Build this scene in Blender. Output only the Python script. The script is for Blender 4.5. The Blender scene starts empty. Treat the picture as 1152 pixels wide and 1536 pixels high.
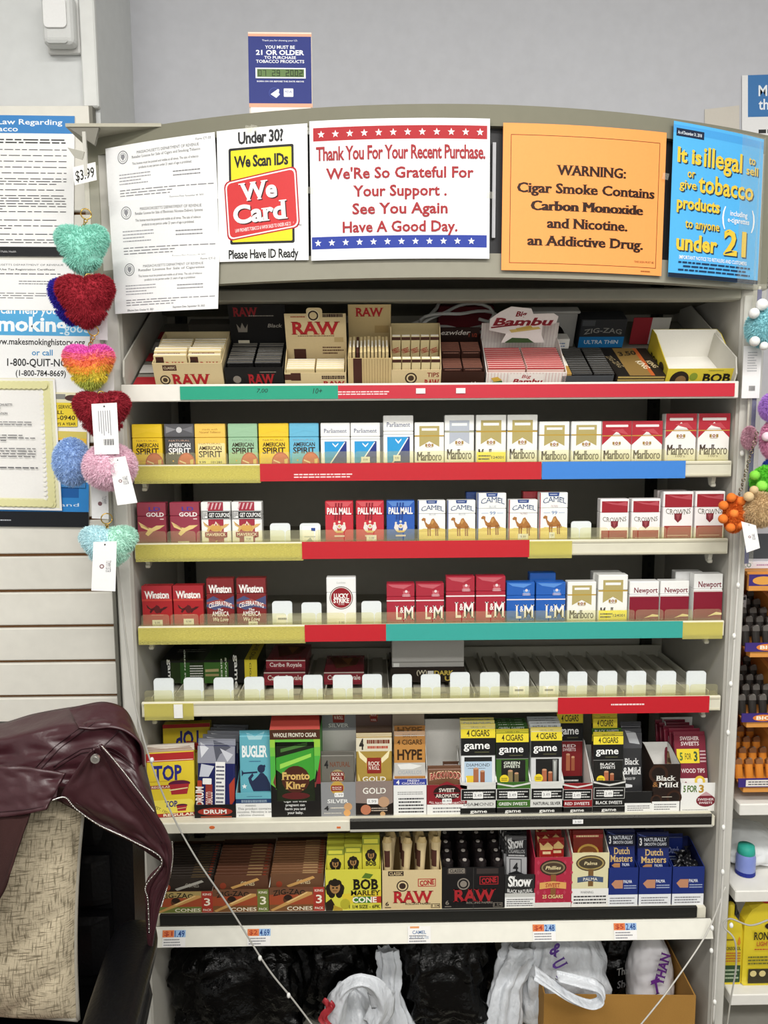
import bpy, bmesh, math, random
import numpy as np
from mathutils import Vector, Matrix, noise
C = bpy.context.scene.collection
SC = bpy.context.scene
R = math.radians
# ------------------------------------------------------------------ camera
PITCH, YAW, ROLL = 0.1172, 0.014, -0.0066
CAM = Vector((-0.1197, -1.5397, 1.4)); FPX = 1154.0
_cp, _sp, _cy, _sy = math.cos(PITCH), math.sin(PITCH), math.cos(YAW), math.sin(YAW)
FWD = Vector((_sy*_cp, _cy*_cp, -_sp)); _rt = Vector((_cy, -_sy, 0)); _up = _rt.cross(FWD)
RT = math.cos(ROLL)*_rt + math.sin(ROLL)*_up; UP = -math.sin(ROLL)*_rt + math.cos(ROLL)*_up
cd = bpy.data.cameras.new('camera'); cam = bpy.data.objects.new('camera', cd); C.objects.link(cam)
cd.sensor_fit = 'VERTICAL'; cd.sensor_height = 36.0; cd.lens = 36.0*FPX/1536; cd.clip_start = .02
cam.matrix_world = Matrix((( RT.x, UP.x, -FWD.x, CAM.x), (RT.y, UP.y, -FWD.y, CAM.y), (RT.z, UP.z, -FWD.z, CAM.z), (0, 0, 0, 1)))
SC.camera = cam
# ------------------------------------------------------------------ world, lamps, exposure
SC.view_settings.view_transform = 'Standard'; SC.view_settings.look = 'None'
SC.view_settings.gamma = 1; SC.view_settings.use_curve_mapping = False
SC.view_settings.exposure = 0.0
w = bpy.data.worlds.new('world'); SC.world = w; w.use_nodes = True
w.node_tree.nodes['Background'].inputs[0].default_value = (.9, .95, 1, 1)
w.node_tree.nodes['Background'].inputs[1].default_value = .3
LAMP_W = 31.0            # watts of every ceiling fitting
LAMPS = [(-.75, -1.45), (.75, -1.45), (-.75, -2.75), (.75, -2.75)]
ZF = -.15                # floor level
LAMP_Z = 2.72
# ------------------------------------------------------------------ helpers
def V(px, py, Y):                       # a pixel of the photograph -> the point of the plane y = Y it shows
    d = FWD + RT*((px-576)/FPX) - UP*((py-768)/FPX)
    return CAM + d*((Y-CAM.y)/d.y)
def bx(x0, y0, x1, y1, Y):              # pixel box -> x centre, width, z bottom, z top on the plane y = Y
    xm, ym = (x0+x1)/2, (y0+y1)/2
    a, b = V(x0, ym, Y), V(x1, ym, Y)
    return (a.x+b.x)/2, b.x-a.x, V(xm, y1, Y).z, V(xm, y0, Y).z
def lin(h):
    o = []
    for i in (0, 2, 4):
        c = int(h[i:i+2], 16)/255
        o.append(c/12.92 if c <= .04045 else ((c+.055)/1.055)**2.4)
    return o + [1]
MATS = {}
KIND = {'': (.55, 0, .04, 260), 'g': (.24, 0, .03, 120), 'f': (.3, .22, .05, 90), 'c': (.9, 0, .10, 500), 'p': (.4, 0, .07, 14),
        'm': (.25, .95, .05, 60), 'k': (.75, 0, .06, 40)}
def mat(spec):                          # 'rrggbb' or 'rrggbb:kind' -> procedural material
    if spec in MATS: return MATS[spec]
    h, _, kd = spec.partition(':')
    rough, metal, var, sc = KIND[kd]
    m = bpy.data.materials.new('mat_'+spec.replace(':', '_')); m.use_nodes = True
    nt = m.node_tree; b = nt.nodes['Principled BSDF']
    nz = nt.nodes.new('ShaderNodeTexNoise'); nz.inputs['Scale'].default_value = sc; nz.inputs['Detail'].default_value = 3
    tc = nt.nodes.new('ShaderNodeTexCoord'); nt.links.new(tc.outputs['Object'], nz.inputs['Vector'])
    mr = nt.nodes.new('ShaderNodeMapRange'); mr.inputs['To Min'].default_value = 1-var; mr.inputs['To Max'].default_value = 1+var
    nt.links.new(nz.outputs['Fac'], mr.inputs['Value'])
    hs = nt.nodes.new('ShaderNodeHueSaturation'); hs.inputs['Color'].default_value = lin(h)
    nt.links.new(mr.outputs[0], hs.inputs['Value']); nt.links.new(hs.outputs[0], b.inputs['Base Color'])
    b.inputs['Roughness'].default_value = rough; b.inputs['Metallic'].default_value = metal
    if kd in ('', 'c', 'k'): b.inputs['Specular IOR Level'].default_value = .3
    if kd in ('c', 'k', 'p'):
        bp = nt.nodes.new('ShaderNodeBump'); bp.inputs['Strength'].default_value = .25 if kd == 'c' else .06
        bp.inputs['Distance'].default_value = .002; nt.links.new(nz.outputs['Fac'], bp.inputs['Height']); nt.links.new(bp.outputs[0], b.inputs['Normal'])
    MATS[spec] = m; return m
def clear_mat(name, tint, gloss, rough=.08):     # thin clear plastic
    m = bpy.data.materials.new('mat_'+name); m.use_nodes = True; nt = m.node_tree
    nt.nodes.remove(nt.nodes['Principled BSDF']); out = nt.nodes['Material Output']
    tr = nt.nodes.new('ShaderNodeBsdfTransparent'); tr.inputs[0].default_value = [c**.4 for c in lin(tint)]
    gl = nt.nodes.new('ShaderNodeBsdfGlossy'); gl.inputs['Roughness'].default_value = rough
    df = nt.nodes.new('ShaderNodeBsdfDiffuse'); df.inputs[0].default_value = lin(tint)
    lw = nt.nodes.new('ShaderNodeLayerWeight'); lw.inputs['Blend'].default_value = .25
    nz = nt.nodes.new('ShaderNodeTexNoise'); nz.inputs['Scale'].default_value = 60
    mr = nt.nodes.new('ShaderNodeMapRange'); mr.inputs['To Min'].default_value = .02; mr.inputs['To Max'].default_value = gloss
    nt.links.new(nz.outputs['Fac'], mr.inputs['Value'])
    m1 = nt.nodes.new('ShaderNodeMixShader'); nt.links.new(mr.outputs[0], m1.inputs[0]); nt.links.new(tr.outputs[0], m1.inputs[1]); nt.links.new(df.outputs[0], m1.inputs[2])
    m2 = nt.nodes.new('ShaderNodeMixShader'); mm = nt.nodes.new('ShaderNodeMath'); mm.operation = 'MULTIPLY'; mm.inputs[1].default_value = .35
    nt.links.new(lw.outputs['Fresnel'], mm.inputs[0]); nt.links.new(mm.outputs[0], m2.inputs[0])
    nt.links.new(m1.outputs[0], m2.inputs[1]); nt.links.new(gl.outputs[0], m2.inputs[2]); nt.links.new(m2.outputs[0], out.inputs[0])
    MATS[name] = m; return m
clear_mat('clear', 'f7f6ee', .16); clear_mat('clear_yellow', 'f8f5d6', .14); clear_mat('film_yellow', 'f4ec94', .6); clear_mat('clear_bag', 'f2f4f6', .35)
def add_bump(m, scale, strength, dist=.004, kind='noise', stretch=(1, 1, 1)):
    nt = m.node_tree; b = nt.nodes['Principled BSDF']
    tc = nt.nodes.new('ShaderNodeTexCoord'); mp = nt.nodes.new('ShaderNodeMapping'); mp.inputs['Scale'].default_value = stretch
    nt.links.new(tc.outputs['Object'], mp.inputs['Vector'])
    n = nt.nodes.new('ShaderNodeTexNoise' if kind == 'noise' else 'ShaderNodeTexVoronoi'); n.inputs['Scale'].default_value = scale
    if kind == 'noise': n.inputs['Detail'].default_value = 5
    nt.links.new(mp.outputs[0], n.inputs['Vector'])
    bp = nt.nodes.new('ShaderNodeBump'); bp.inputs['Strength'].default_value = strength; bp.inputs['Distance'].default_value = dist
    nt.links.new(n.outputs[0], bp.inputs['Height']); nt.links.new(bp.outputs[0], b.inputs['Normal'])
def tag(o, label, cat, group=None, kind=None):
    o['label'] = label; o['category'] = cat
    if group: o['group'] = group
    if kind: o['kind'] = kind
    return o
def thing(name, label, cat, loc=(0, 0, 0), rot=(0, 0, 0), group=None):
    o = bpy.data.objects.new(name, None); o.empty_display_size = .02; C.objects.link(o)
    o.location = loc; o.rotation_euler = rot
    return tag(o, label, cat, group)
def dup(root, loc, rot=None, label=None, group=None):
    r = root.copy(); C.objects.link(r); r.location = loc
    if rot is not None: r.rotation_euler = rot
    if label: r['label'] = label
    if group: r['group'] = group
    for ch in root.children:
        c = ch.copy(); C.objects.link(c); c.parent = r
        for g in ch.children:
            d = g.copy(); C.objects.link(d); d.parent = c
    return r
def rrect(x0, z0, x1, z1, r, n=3, low=True):
    p = []
    for cx, cz, a0, on in ((x1-r, z1-r, 0, 1), (x0+r, z1-r, 90, 1), (x0+r, z0+r, 180, low), (x1-r, z0+r, 270, low)):
        if on: p += [(cx+r*math.cos(R(a0+90*i/n)), cz+r*math.sin(R(a0+90*i/n))) for i in range(n+1)]
        else: p.append((x0, z0) if a0 == 180 else (x1, z0))
    return p
def clip(poly, ax, c, sign):            # keep the side sign*(p[ax]-c) >= 0
    o = []
    for i in range(len(poly)):
        a, b = poly[i-1], poly[i]; da, db = sign*(a[ax]-c), sign*(b[ax]-c)
        if (da >= 0) != (db >= 0):
            t = da/(da-db); o.append((a[0]+t*(b[0]-a[0]), a[1]+t*(b[1]-a[1])))
        if db >= 0: o.append(b)
    return o
class MB:
    def __init__(s): s.v, s.f, s.m = [], [], []
    def poly(s, pts, m):
        n = len(s.v); s.v += [tuple(p) for p in pts]; s.f.append(tuple(range(n, n+len(pts)))); s.m.append(m); return s
    def box(s, x0, x1, y0, y1, z0, z1, m, b=0, seg=1, top=None):
        if b:
            bm = bmesh.new(); bmesh.ops.create_cube(bm, size=1)
            for v in bm.verts: v.co = ((x0+x1)/2+v.co.x*(x1-x0), (y0+y1)/2+v.co.y*(y1-y0), (z0+z1)/2+v.co.z*(z1-z0))
            bmesh.ops.bevel(bm, geom=bm.edges[:], offset=b, segments=seg, profile=.5, affect='EDGES')
            n = len(s.v); bm.verts.index_update(); s.v += [tuple(v.co) for v in bm.verts]
            for f in bm.faces: s.f.append(tuple(n+v.index for v in f.verts)); s.m.append(top if top and f.normal.z > .9 else m)
            bm.free(); return s
        n = len(s.v); s.v += [(x, y, z) for z in (z0, z1) for y in (y0, y1) for x in (x0, x1)]
        for i, f in enumerate(((0, 2, 3, 1), (4, 5, 7, 6), (0, 1, 5, 4), (2, 6, 7, 3), (0, 4, 6, 2), (1, 3, 7, 5))):
            s.f.append(tuple(n+k for k in f)); s.m.append(top if top and i == 1 else m)
        return s
    def prism(s, pts, y0, y1, m, fn=None):     # outline in xz, extruded from y0 (front) to y1; fn maps (a,b,c)
        fn = fn or (lambda x, y, z: (x, y, z)); k = len(pts); n = len(s.v)
        s.v += [fn(x, y0, z) for x, z in pts] + [fn(x, y1, z) for x, z in pts]
        s.f += [tuple(range(n, n+k)), tuple(range(n+2*k-1, n+k-1, -1))]; s.m += [m, m]
        for i in range(k): j = (i+1) % k; s.f.append((n+i, n+j, n+k+j, n+k+i)); s.m.append(m)
        return s
    def grid(s, fn, nu, nv, m, wrap=False):
        n = len(s.v); cu = nu if wrap else nu+1
        s.v += [tuple(fn(i/nu, j/nv)) for j in range(nv+1) for i in range(cu)]
        for j in range(nv):
            for i in range(nu):
                a, b = n+j*cu+i, n+j*cu+(i+1) % cu; s.f.append((a, b, b+cu, a+cu)); s.m.append(m(i/nu, j/nv) if callable(m) else m)
        return s
    def tube(s, pts, r, m, n=7):
        pts = [Vector(p) for p in pts]; k = len(pts); b = len(s.v); up = Vector((.13, .21, .97))
        for i, p in enumerate(pts):
            d = (pts[min(i+1, k-1)]-pts[max(i-1, 0)]).normalized(); a = d.cross(up)
            if a.length < 1e-3: a = d.cross(Vector((1, 0, 0)))
            a.normalize(); c = d.cross(a); rr = r(i/(k-1)) if callable(r) else r
            s.v += [tuple(p+(a*math.cos(2*math.pi*j/n)+c*math.sin(2*math.pi*j/n))*rr) for j in range(n)]
        for i in range(k-1):
            for j in range(n): s.f.append((b+i*n+j, b+i*n+(j+1) % n, b+(i+1)*n+(j+1) % n, b+(i+1)*n+j)); s.m.append(m)
        s.f += [tuple(range(b+n-1, b-1, -1)), tuple(range(b+(k-1)*n, b+k*n))]; s.m += [m, m]
        return s
    def lathe(s, prof, cx, cy, m, n=20):
        def fn(u, v):
            t = v*(len(prof)-1); i = min(int(t), len(prof)-2); q = t-i
            r = prof[i][0]*(1-q)+prof[i+1][0]*q; z = prof[i][1]*(1-q)+prof[i+1][1]*q
            return (cx+r*math.cos(2*math.pi*u), cy+r*math.sin(2*math.pi*u), z)
        return s.grid(fn, n, len(prof)-1, m, True)
    def ball(s, c, r, m, n=10):
        rx, ry, rz = (r, r, r) if not isinstance(r, (tuple, list)) else r
        return s.grid(lambda u, v: (c[0]+rx*math.sin(math.pi*v)*math.cos(2*math.pi*u), c[1]+ry*math.sin(math.pi*v)*math.sin(2*math.pi*u), c[2]-rz*math.cos(math.pi*v)), n, n//2+2, m, True)
    def pr(s, p, fn, lo=None, hi=None, split=0):
        for poly, m, k in p.L:
            if lo is not None: poly = clip(poly, 1, lo, 1)
            if hi is not None and poly: poly = clip(poly, 1, hi, -1)
            if len(poly) < 3: continue
            parts = [poly]
            if split:
                us = [q[0] for q in poly]
                if max(us)-min(us) > 1/split:
                    parts = [clip(clip(poly, 0, i/split, 1), 0, (i+1)/split, -1) if True else 0 for i in range(-1, split+1)]
            for q in parts:
                if len(q) > 2: s.poly([fn(u, v, k) for u, v in q], m)
        return s
    def build(s, name, parent=None, loc=None, smooth=False, rot=None):
        me = bpy.data.meshes.new(name); me.from_pydata(s.v, [], s.f)
        idx = {}
        for m in s.m:
            if m not in idx: idx[m] = len(idx); me.materials.append(mat(m) if m not in MATS else MATS[m])
        me.polygons.foreach_set('material_index', [idx[m] for m in s.m])
        if smooth: me.polygons.foreach_set('use_smooth', [True]*len(s.f))
        me.update(); o = bpy.data.objects.new(name, me); C.objects.link(o)
        if parent: o.parent = parent
        if loc is not None: o.location = loc
        if rot is not None: o.rotation_euler = rot
        return o
# ------------------------------------------------------------------ lettering (outlines of the built-in font)
GL = {}
def glyph(txt, st):
    if (txt, st) in GL: return GL[txt, st]
    cu = bpy.data.curves.new('t', 'FONT'); cu.body = txt; cu.size = 1; cu.resolution_u = 2 if 'h' not in st else 5
    cu.dimensions = '2D'; cu.fill_mode = 'FRONT'
    if 'b' in st: cu.offset = .016
    if 'B' in st: cu.offset = .034
    if 'm' in st: cu.offset = .022
    if 'n' in st: cu.space_character = .93
    ob = bpy.data.objects.new('t', cu); me = bpy.data.meshes.new_from_object(ob)
    P = [(v.co.x, v.co.y) for v in me.vertices]; F = [[P[i] for i in f.vertices] for f in me.polygons]
    if 's' in st or 'd' in st:
        cnt = {}
        for f in me.polygons:
            vs = list(f.vertices)
            for i in range(len(vs)):
                e = tuple(sorted((vs[i-1], vs[i]))); cnt[e] = cnt.get(e, 0)+1
        for (a, b), c in cnt.items():
            (xa, ya), (xb, yb) = P[a], P[b]
            if c == 1 and abs(ya-yb) < 2e-3 and .05 < abs(xa-xb) < .3:
                x0, x1 = min(xa, xb)-.06, max(xa, xb)+.06
                if abs(ya) < .05 or ya > .45:
                    d = .045 if ya < .2 else -.045
                    F.append([(x0, ya), (x1, ya), (x1, ya+d), (x0, ya+d)] if d > 0 else [(x0, ya+d), (x1, ya+d), (x1, ya), (x0, ya)])
    if 'd' in st: F = F + [[(x+.024, y) for x, y in f] for f in F] + [[(x-.024, y) for x, y in f] for f in F]
    if 'i' in st: F = [[(x+.22*y, y) for x, y in f] for f in F]
    bpy.data.objects.remove(ob); bpy.data.curves.remove(cu); bpy.data.meshes.remove(me)
    xs = [x for f in F for x, y in f] or [0, 1]; x0, x1 = min(xs), max(xs); cap = .69
    F = [[((x-x0)/cap, y/cap) for x, y in f] for f in F]
    GL[txt, st] = (F, (x1-x0)/cap); return GL[txt, st]
class PR:                                # flat printing on a face: u to the right, v downwards, both 0..1
    def __init__(s, W, H): s.W, s.H, s.L, s.k = W, H, [], 0
    def poly(s, pts, m): s.k += 1; s.L.append(([tuple(p) for p in pts], m, s.k)); return s
    def r(s, x0, y0, x1, y1, m): return s.poly([(x0, y0), (x0, y1), (x1, y1), (x1, y0)], m)
    def e(s, cx, cy, rx, ry, m, n=20): return s.poly([(cx+rx*math.cos(2*math.pi*i/n), cy+ry*math.sin(2*math.pi*i/n)) for i in range(n)], m)
    def c(s, cx, cy, rx, m, n=20): return s.e(cx, cy, rx, rx*s.W/s.H, m, n)
    def star(s, cx, cy, rr, m):
        return s.poly([(cx+(rr if i % 2 == 0 else rr*.42)*math.sin(math.pi*i/5), cy-(rr if i % 2 == 0 else rr*.42)*math.cos(math.pi*i/5)*s.W/s.H) for i in range(10)], m)
    def rr(s, x0, y0, x1, y1, q, m):
        a = s.W/s.H; return s.poly([(x, y/ (1/a)) for x, y in rrect(x0, y0/a, x1, y1/a, q)], m)
    def fr(s, x0, y0, x1, y1, t, m):     # a rectangular line frame
        a = s.W/s.H; s.r(x0, y0, x1, y0+t*a, m); s.r(x0, y1-t*a, x1, y1, m); s.r(x0, y0, x0+t, y1, m); return s.r(x1-t, y0, x1, y1, m)
    def t(s, txt, cx, cy, h, m, w=None, st='', al='c', rot=0, arc=0):
        F, gw = glyph(txt, st); s.k += 1; sx = (w/gw) if w else h*s.H/s.W
        off = {'c': gw/2, 'l': 0, 'r': gw}[al]; ca, sa = math.cos(R(rot)), math.sin(R(rot))
        for f in F:
            q = []
            for x, y in f:
                X, Y = (x-off)*sx*s.W, (y-.5)*h*s.H
                if arc: Y += arc*h*s.H*(1-((x-gw/2)/(gw/2))**2)
                q.append((cx+(X*ca-Y*sa)/s.W, cy-(X*sa+Y*ca)/s.H))
            s.L.append((q, m, s.k))
        return s
    def bars(s, x0, y0, x1, y1, n, m, seed=1, th=.45, al='l'):    # rows of print too small to read
        rnd = random.Random(seed); s.k += 1; dy = (y1-y0)/n
        for i in range(n):
            x = x0; xe = x1 if rnd.random() < .7 else x0+(x1-x0)*rnd.uniform(.5, .95)
            if al == 'c': d = (x1-xe)/2; x, xe = x0+d, x1-d
            while x < xe-.01:
                l = min(rnd.uniform(.03, .11)*(x1-x0), xe-x); y = y0+dy*(i+.5)
                s.L.append(([(x, y-dy*th/2), (x, y+dy*th/2), (x+l, y+dy*th/2), (x+l, y-dy*th/2)], m, s.k)); x += l+.014*(x1-x0)
        return s
EPS = 3e-5
def face(x0, x1, z0, z1, y):             # map of a front face looking towards -y
    return lambda u, v, k: (x0+u*(x1-x0), y-k*EPS, z1-v*(z1-z0))
# ------------------------------------------------------------------ the room
def struct(mb, name, **k): o = mb.build(name, **k); o['kind'] = 'structure'; return o
WALL, WALLB = 'd0d2d2:k', 'c3c4ca:k'
struct(MB().box(-2.4, 2.4, -3.4, .46, ZF-.05, ZF, '6f6a62:k'), 'floor')
struct(MB().box(-2.4, 2.4, -3.4, .46, 2.85, 2.9, 'e6e6e2:k'), 'ceiling')
struct(MB().box(-.669, 2.4, .36, .46, ZF, 2.85, WALLB), 'wall_back')
zt = V(70, 165, .12).z
struct(MB().box(-2.4, -.669, .12, .46, ZF, 2.85, WALL), 'wall_left')
struct(MB().box(2.4, 2.5, -3.4, .46, ZF, 2.85, WALL), 'wall_right')
struct(MB().box(-2.5, -2.4, -3.4, .46, ZF, 2.85, WALL), 'wall_far_left')
struct(MB().box(-2.4, 2.4, -3.5, -3.4, ZF, 2.85, WALL), 'wall_front')
xa, xb = V(121, 60, .11).x, V(145, 60, .11).x
tr = MB().box(xa, -.667, .105, .12, zt, 2.85, 'dcdddb:k', .003)
struct(tr, 'trim_1')
# slatted wall panel: wide white boards with raw brown grooves
sl = thing('slatwall_panel', 'white slatted wall panel with brown grooves at left of the rack', 'wall panel', (-1.3, .118, .2))
m = MB(); xr = V(170, 900, .1).x+1.3; m.box(-1.05, xr-.002, -.008, 0, 0, zt-.2, '8a6038')
z = V(60, 833, .1).z-.2; zs = []
while z > .1: z -= .0785
z0 = z
while z0 < zt-.2:
    a, b = max(z0+.004, .01), min(z0+.0785-.003, zt-.2); m.box(-1.05, xr, -.02, -.006, a, b, 'e2dfd6:k', .002); z0 += .0785
m.build('slatted_board', sl)
m = MB().box(xr-.0015, xr+.006, -.019, 0, 0, zt-.2, '77756c'); m.build('edge_strip', sl)
for i, (lx, ly) in enumerate(LAMPS):
    p = ('front left', 'front right', 'rear left', 'rear right')[i]
    t = thing('ceiling_light', 'flat white ceiling light panel out of the frame, '+p+' of four', 'ceiling light', (lx, ly, 2.85))
    MB().box(-.62, .62, -.17, .17, -.05, 0, 'f0f0ee', .004).build('frame', t)
    MB().box(-.59, .59, -.145, .145, -.056, -.0495, 'f8f8f8').build('diffuser', t)
    ld = bpy.data.lights.new('ceiling_lamp', 'AREA'); ld.shape = 'RECTANGLE'; ld.size = 1.15; ld.size_y = .28; ld.energy = LAMP_W; ld.color = (1, .975, .93)
    lo = bpy.data.objects.new('ceiling_lamp', ld); C.objects.link(lo); lo.parent = t; lo.location = (0, 0, -.062)
# motion sensor on the left wall
cx, wd, zb, zt_ = bx(66, -6, 117, 77, .1)
t = thing('motion_sensor', 'white motion detector high on the left wall beside the corner post', 'sensor', (cx, .12, zb))
h = zt_-zb
MB().box(-wd/2, wd/2, -.012, 0, 0, h, 'd8d8d6', .005, 2).build('back_plate', t)
m = MB(); m.box(-wd/2+.002, wd/2-.002, -.042, -.011, .004, h-.001, 'cfd0cf', .012, 3); m.build('housing', t)
MB().prism(rrect(-wd*.36, h*.32, wd*.3, h*.84, .008, 4), -.046, -.038, 'e6e6e6').build('lens', t)
MB().prism(rrect(-wd*.34, h*.06, wd*.28, h*.24, .006, 3), -.041, -.03, 'b9bab9').build('lower_window', t)
# ------------------------------------------------------------------ papers and posters
def poster(name, label, cat, cs, Y, fn, base='f4f4f4', arc=None, split=0, group=None, th=.0006, holder=False):
    P = []
    for px, py in cs:
        y = Y
        if arc:
            for _ in range(4): y = arc(V(px, py, y).x)
        P.append(V(px, py, y))
    TL, TR, BR, BL = P; W = (TR-TL).length; H = (BL-TL).length; o = (TL+BR)/2
    nrm = (BL-TL).cross(TR-TL).normalized()
    if nrm.y > 0: nrm = -nrm
    def mp(u, v, k):
        p = TL*(1-u)*(1-v)+TR*u*(1-v)+BR*u*v+BL*(1-u)*v
        if arc: p = Vector((p.x, arc(p.x)-(0 if k >= 0 else -th), p.z)); return tuple(p+Vector((0, -k*EPS, 0) if k >= 0 else (0, 0, 0))-o)
        return tuple(p+nrm*(k*EPS if k >= 0 else -th)-o)
    pr = PR(W, H); fn(pr)
    m = MB(); n = split or 1
    for i in range(n):
        a, b = i/n, (i+1)/n
        m.poly([mp(a, 0, 0), mp(a, 1, 0), mp(b, 1, 0), mp(b, 0, 0)], base); m.poly([mp(a, 0, -1), mp(b, 0, -1), mp(b, 1, -1), mp(a, 1, -1)], base)
        m.poly([mp(a, 0, 0), mp(b, 0, 0), mp(b, 0, -1), mp(a, 0, -1)], base); m.poly([mp(a, 1, 0), mp(a, 1, -1), mp(b, 1, -1), mp(b, 1, 0)], base)
    for u in (0, 1): m.poly([mp(u, 0, 0), mp(u, 0, -1), mp(u, 1, -1), mp(u, 1, 0)], base)
    m.pr(pr, mp, split=split)
    ob = m.build(name); ob.location = o; tag(ob, label, cat, group); return ob
INK = '2a2a2c'
def pp(x0, y0, x1, y1): return (lambda x: (x-x0)/(x1-x0)), (lambda y: (y-y0)/(y1-y0))
def law(p):                                        # blue-headed law sheet
    p.r(0, 0, 1, .125, '3f86c8'); p.t('Massachusetts Law Regarding', .06, .045, .036, 'eef4fa', .86, 'b', 'l'); p.t('the Sale of Tobacco', .06, .094, .036, 'eef4fa', .57, 'b', 'l')
    p.bars(.06, .16, .95, .20, 2, INK, 3); y = .23; k = 7
    for n in (1, 1, 1, 1, 1, 3, 1, 7, 2, 2, 1, 2): p.bars(.06, y, .95, y+.019*n, n, '4a4a4e', k, .3); y += .019*n+.022; k += 1
    p.r(0, .93, 1, 1, '1c1d1f'); p.t('Massachusetts Department of Public Health', .3, .965, .014, 'c8c8c8', None, '', 'l')
poster('law_notice', 'white law notice with blue heading and black foot left of the rack', 'notice', [(-118, 171), (112, 174), (110, 385), (-118, 384)], .095, law)
def revenue(p):
    p.c(.12, .22, .045, '8a8a8e'); p.c(.12, .22, .037, 'f2f2f2'); p.c(.12, .22, .024, '9a9a9e')
    p.t('MASSACHUSETTS DEPARTMENT OF REVENUE', .62, .1, .035, '55555a', .6); p.t('Sales and Use Tax Registration Certificate', .6, .19, .035, '38383c', .52, 'b'); p.bars(.3, .26, .95, .3, 1, '55555a', 2)
    p.bars(.12, .4, .45, .56, 3, '66666a', 4, .3); p.bars(.6, .4, .9, .5, 2, '66666a', 5, .3); p.bars(.1, .64, .97, .78, 3, '66666a', 6, .3); p.bars(.1, .86, .4, .92, 1, '55555a', 8)
poster('tax_certificate', 'small white tax certificate under the law notice at left', 'certificate', [(-95, 389), (112, 390), (108, 466), (-95, 464)], .092, revenue)
def quit_(p):
    X, Y = pp(-150, 462, 133, 792)
    p.r(0, 0, 1, Y(500), '56a9dc'); p.t('we can help you quit', X(45), Y(462), .035, 'f2f8fc', None, 'b'); p.t('smoking', X(40), Y(483), .062, 'f4fafd', .42, 'B'); p.t('good', X(113), Y(488), .04, 'cfe6f4', .13, 'b')
    p.t('www.makesmokinghistory.org', X(55), Y(509), .028, INK, .5, 'b'); p.t('or call', X(62), Y(525), .026, '3c8ec4', .11, 'b')
    p.t('1-800-QUIT-NOW', X(62), Y(540), .033, INK, .37, 'b'); p.t('(1-800-784-8669)', X(60), Y(556), .026, INK, .265, 'b')
    p.r(0, Y(722), 1, Y(768), '2f86cf'); p.r(X(93), Y(722), X(118), Y(746), '1a5ea6'); p.t('and', X(104), Y(757), .016, 'd8eafa', .1); p.r(0, Y(768), 1, 1, '15181e'); p.bars(X(-20), Y(780), X(18), Y(784), 1, 'b8bcc4', 4)
poster('quit_smoking_poster', 'big white and blue quit smoking poster with black foot on the slatted wall', 'poster', [(-150, 462), (135, 466), (133, 791), (-150, 788)], .093, quit_)
def svc(p):
    p.r(0, .0, 1, .3, 'e8e2c0'); p.r(.05, .05, .6, .2, '8a8a84'); p.e(.8, .16, .22, .09, '50322e'); p.r(0, .3, 1, 1, 'edd23a'); p.t('TAXI SERVICE', .45, .42, .1, '2a2418', .85, 'b'); p.t('CALL', .3, .58, .1, '2a2418', .5, 'b')
    p.t('862-0940', .45, .74, .13, '2a2418', .95, 'b'); p.t('7 DAYS A YEAR', .5, .92, .08, '2a2418', .9, 'b')
poster('business_card', 'yellow service card with phone number half behind the certificate', 'card', [(70, 588), (117, 589), (116, 640), (70, 640)], .0905, svc, 'edd23a')
def gcard(p): p.r(0, 0, 1, .12, 'd9c766'); p.t('G', .25, .28, .22, '2a2418', .2, 'B'); p.r(0, .55, 1, 1, '3c80c0')
poster('flyer', 'orange yellow flyer with a letter G behind the certificate', 'flyer', [(74, 646), (130, 648), (128, 732), (74, 730)], .0902, gcard, 'f0c23c')
def cert(p):
    X, Y = pp(-120, 567, 92, 765)
    p.r(.0, .0, 1, .012, 'ece9d8'); a = 'ebe8c2'
    p.fr(.015, .02, .985, .98, .07, a)
    for i in range(26):
        y = .05+.9*i/25; p.c(.935, y, .03, 'e3dfa8', 8); p.c(.065, y, .03, 'e3dfa8', 8); p.c(.89, y, .012, 'f6f4ea', 8)
    for i in range(24): x = .08+.84*i/23; p.c(x, .055, .03, 'e3dfa8', 8); p.c(x, .945, .03, 'e3dfa8', 8)
    for j, s in enumerate(('COMMONWEALTH OF MASSACHUSETTS', 'CITY OF SOMERVILLE', 'BOARD OF HEALTH', 'CERTIFICATE OF REGISTRATION')): p.t(s, .5, .2+.022*j, .014, '44444a', None, 'b')
    p.bars(.3, .32, .82, .36, 2, '77777c', 5, .3); p.bars(.14, .42, .84, .48, 3, '55555a', 6, .3); p.bars(.14, .52, .84, .60, 4, '66666a', 7, .3); p.bars(.2, .66, .85, .69, 1, '66666a', 8, .3); p.bars(.14, .78, .56, .82, 2, '66666a', 9)
poster('certificate', 'certificate with pale yellow ornamental border taped on the quit smoking poster', 'certificate', [(-120, 566), (82, 567), (93, 766), (-120, 762)], .088, cert, 'f3f1ee')
def law2(p):
    p.r(.05, 0, 1, .2, '3f78b4'); p.t('Massachusetts Law Regarding', .14, .075, .05, 'eef4fa', 1.3, 'b', 'l'); p.t('the Sale of Tobacco', .14, .14, .05, 'eef4fa', .85, 'b', 'l')
    p.bars(.14, .25, 1, .29, 1, INK, 3); p.rr(.14, .31, .5, .345, .03, '222226'); y = .38
    for n in (1, 1, 2, 2, 2, 2, 1, 3, 1, 3): p.bars(.16, y, 1, y+.022*n, n, '66666a', int(y*100), .3); y += .022*n+.03
o = poster('law_notice', 'white law notice with blue heading on the back wall at the right edge', 'notice', [(1113, 113), (1290, 108), (1290, 420), (1113, 420)], .357, lambda p: (law2(p)), 'e9e9ea')
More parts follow.
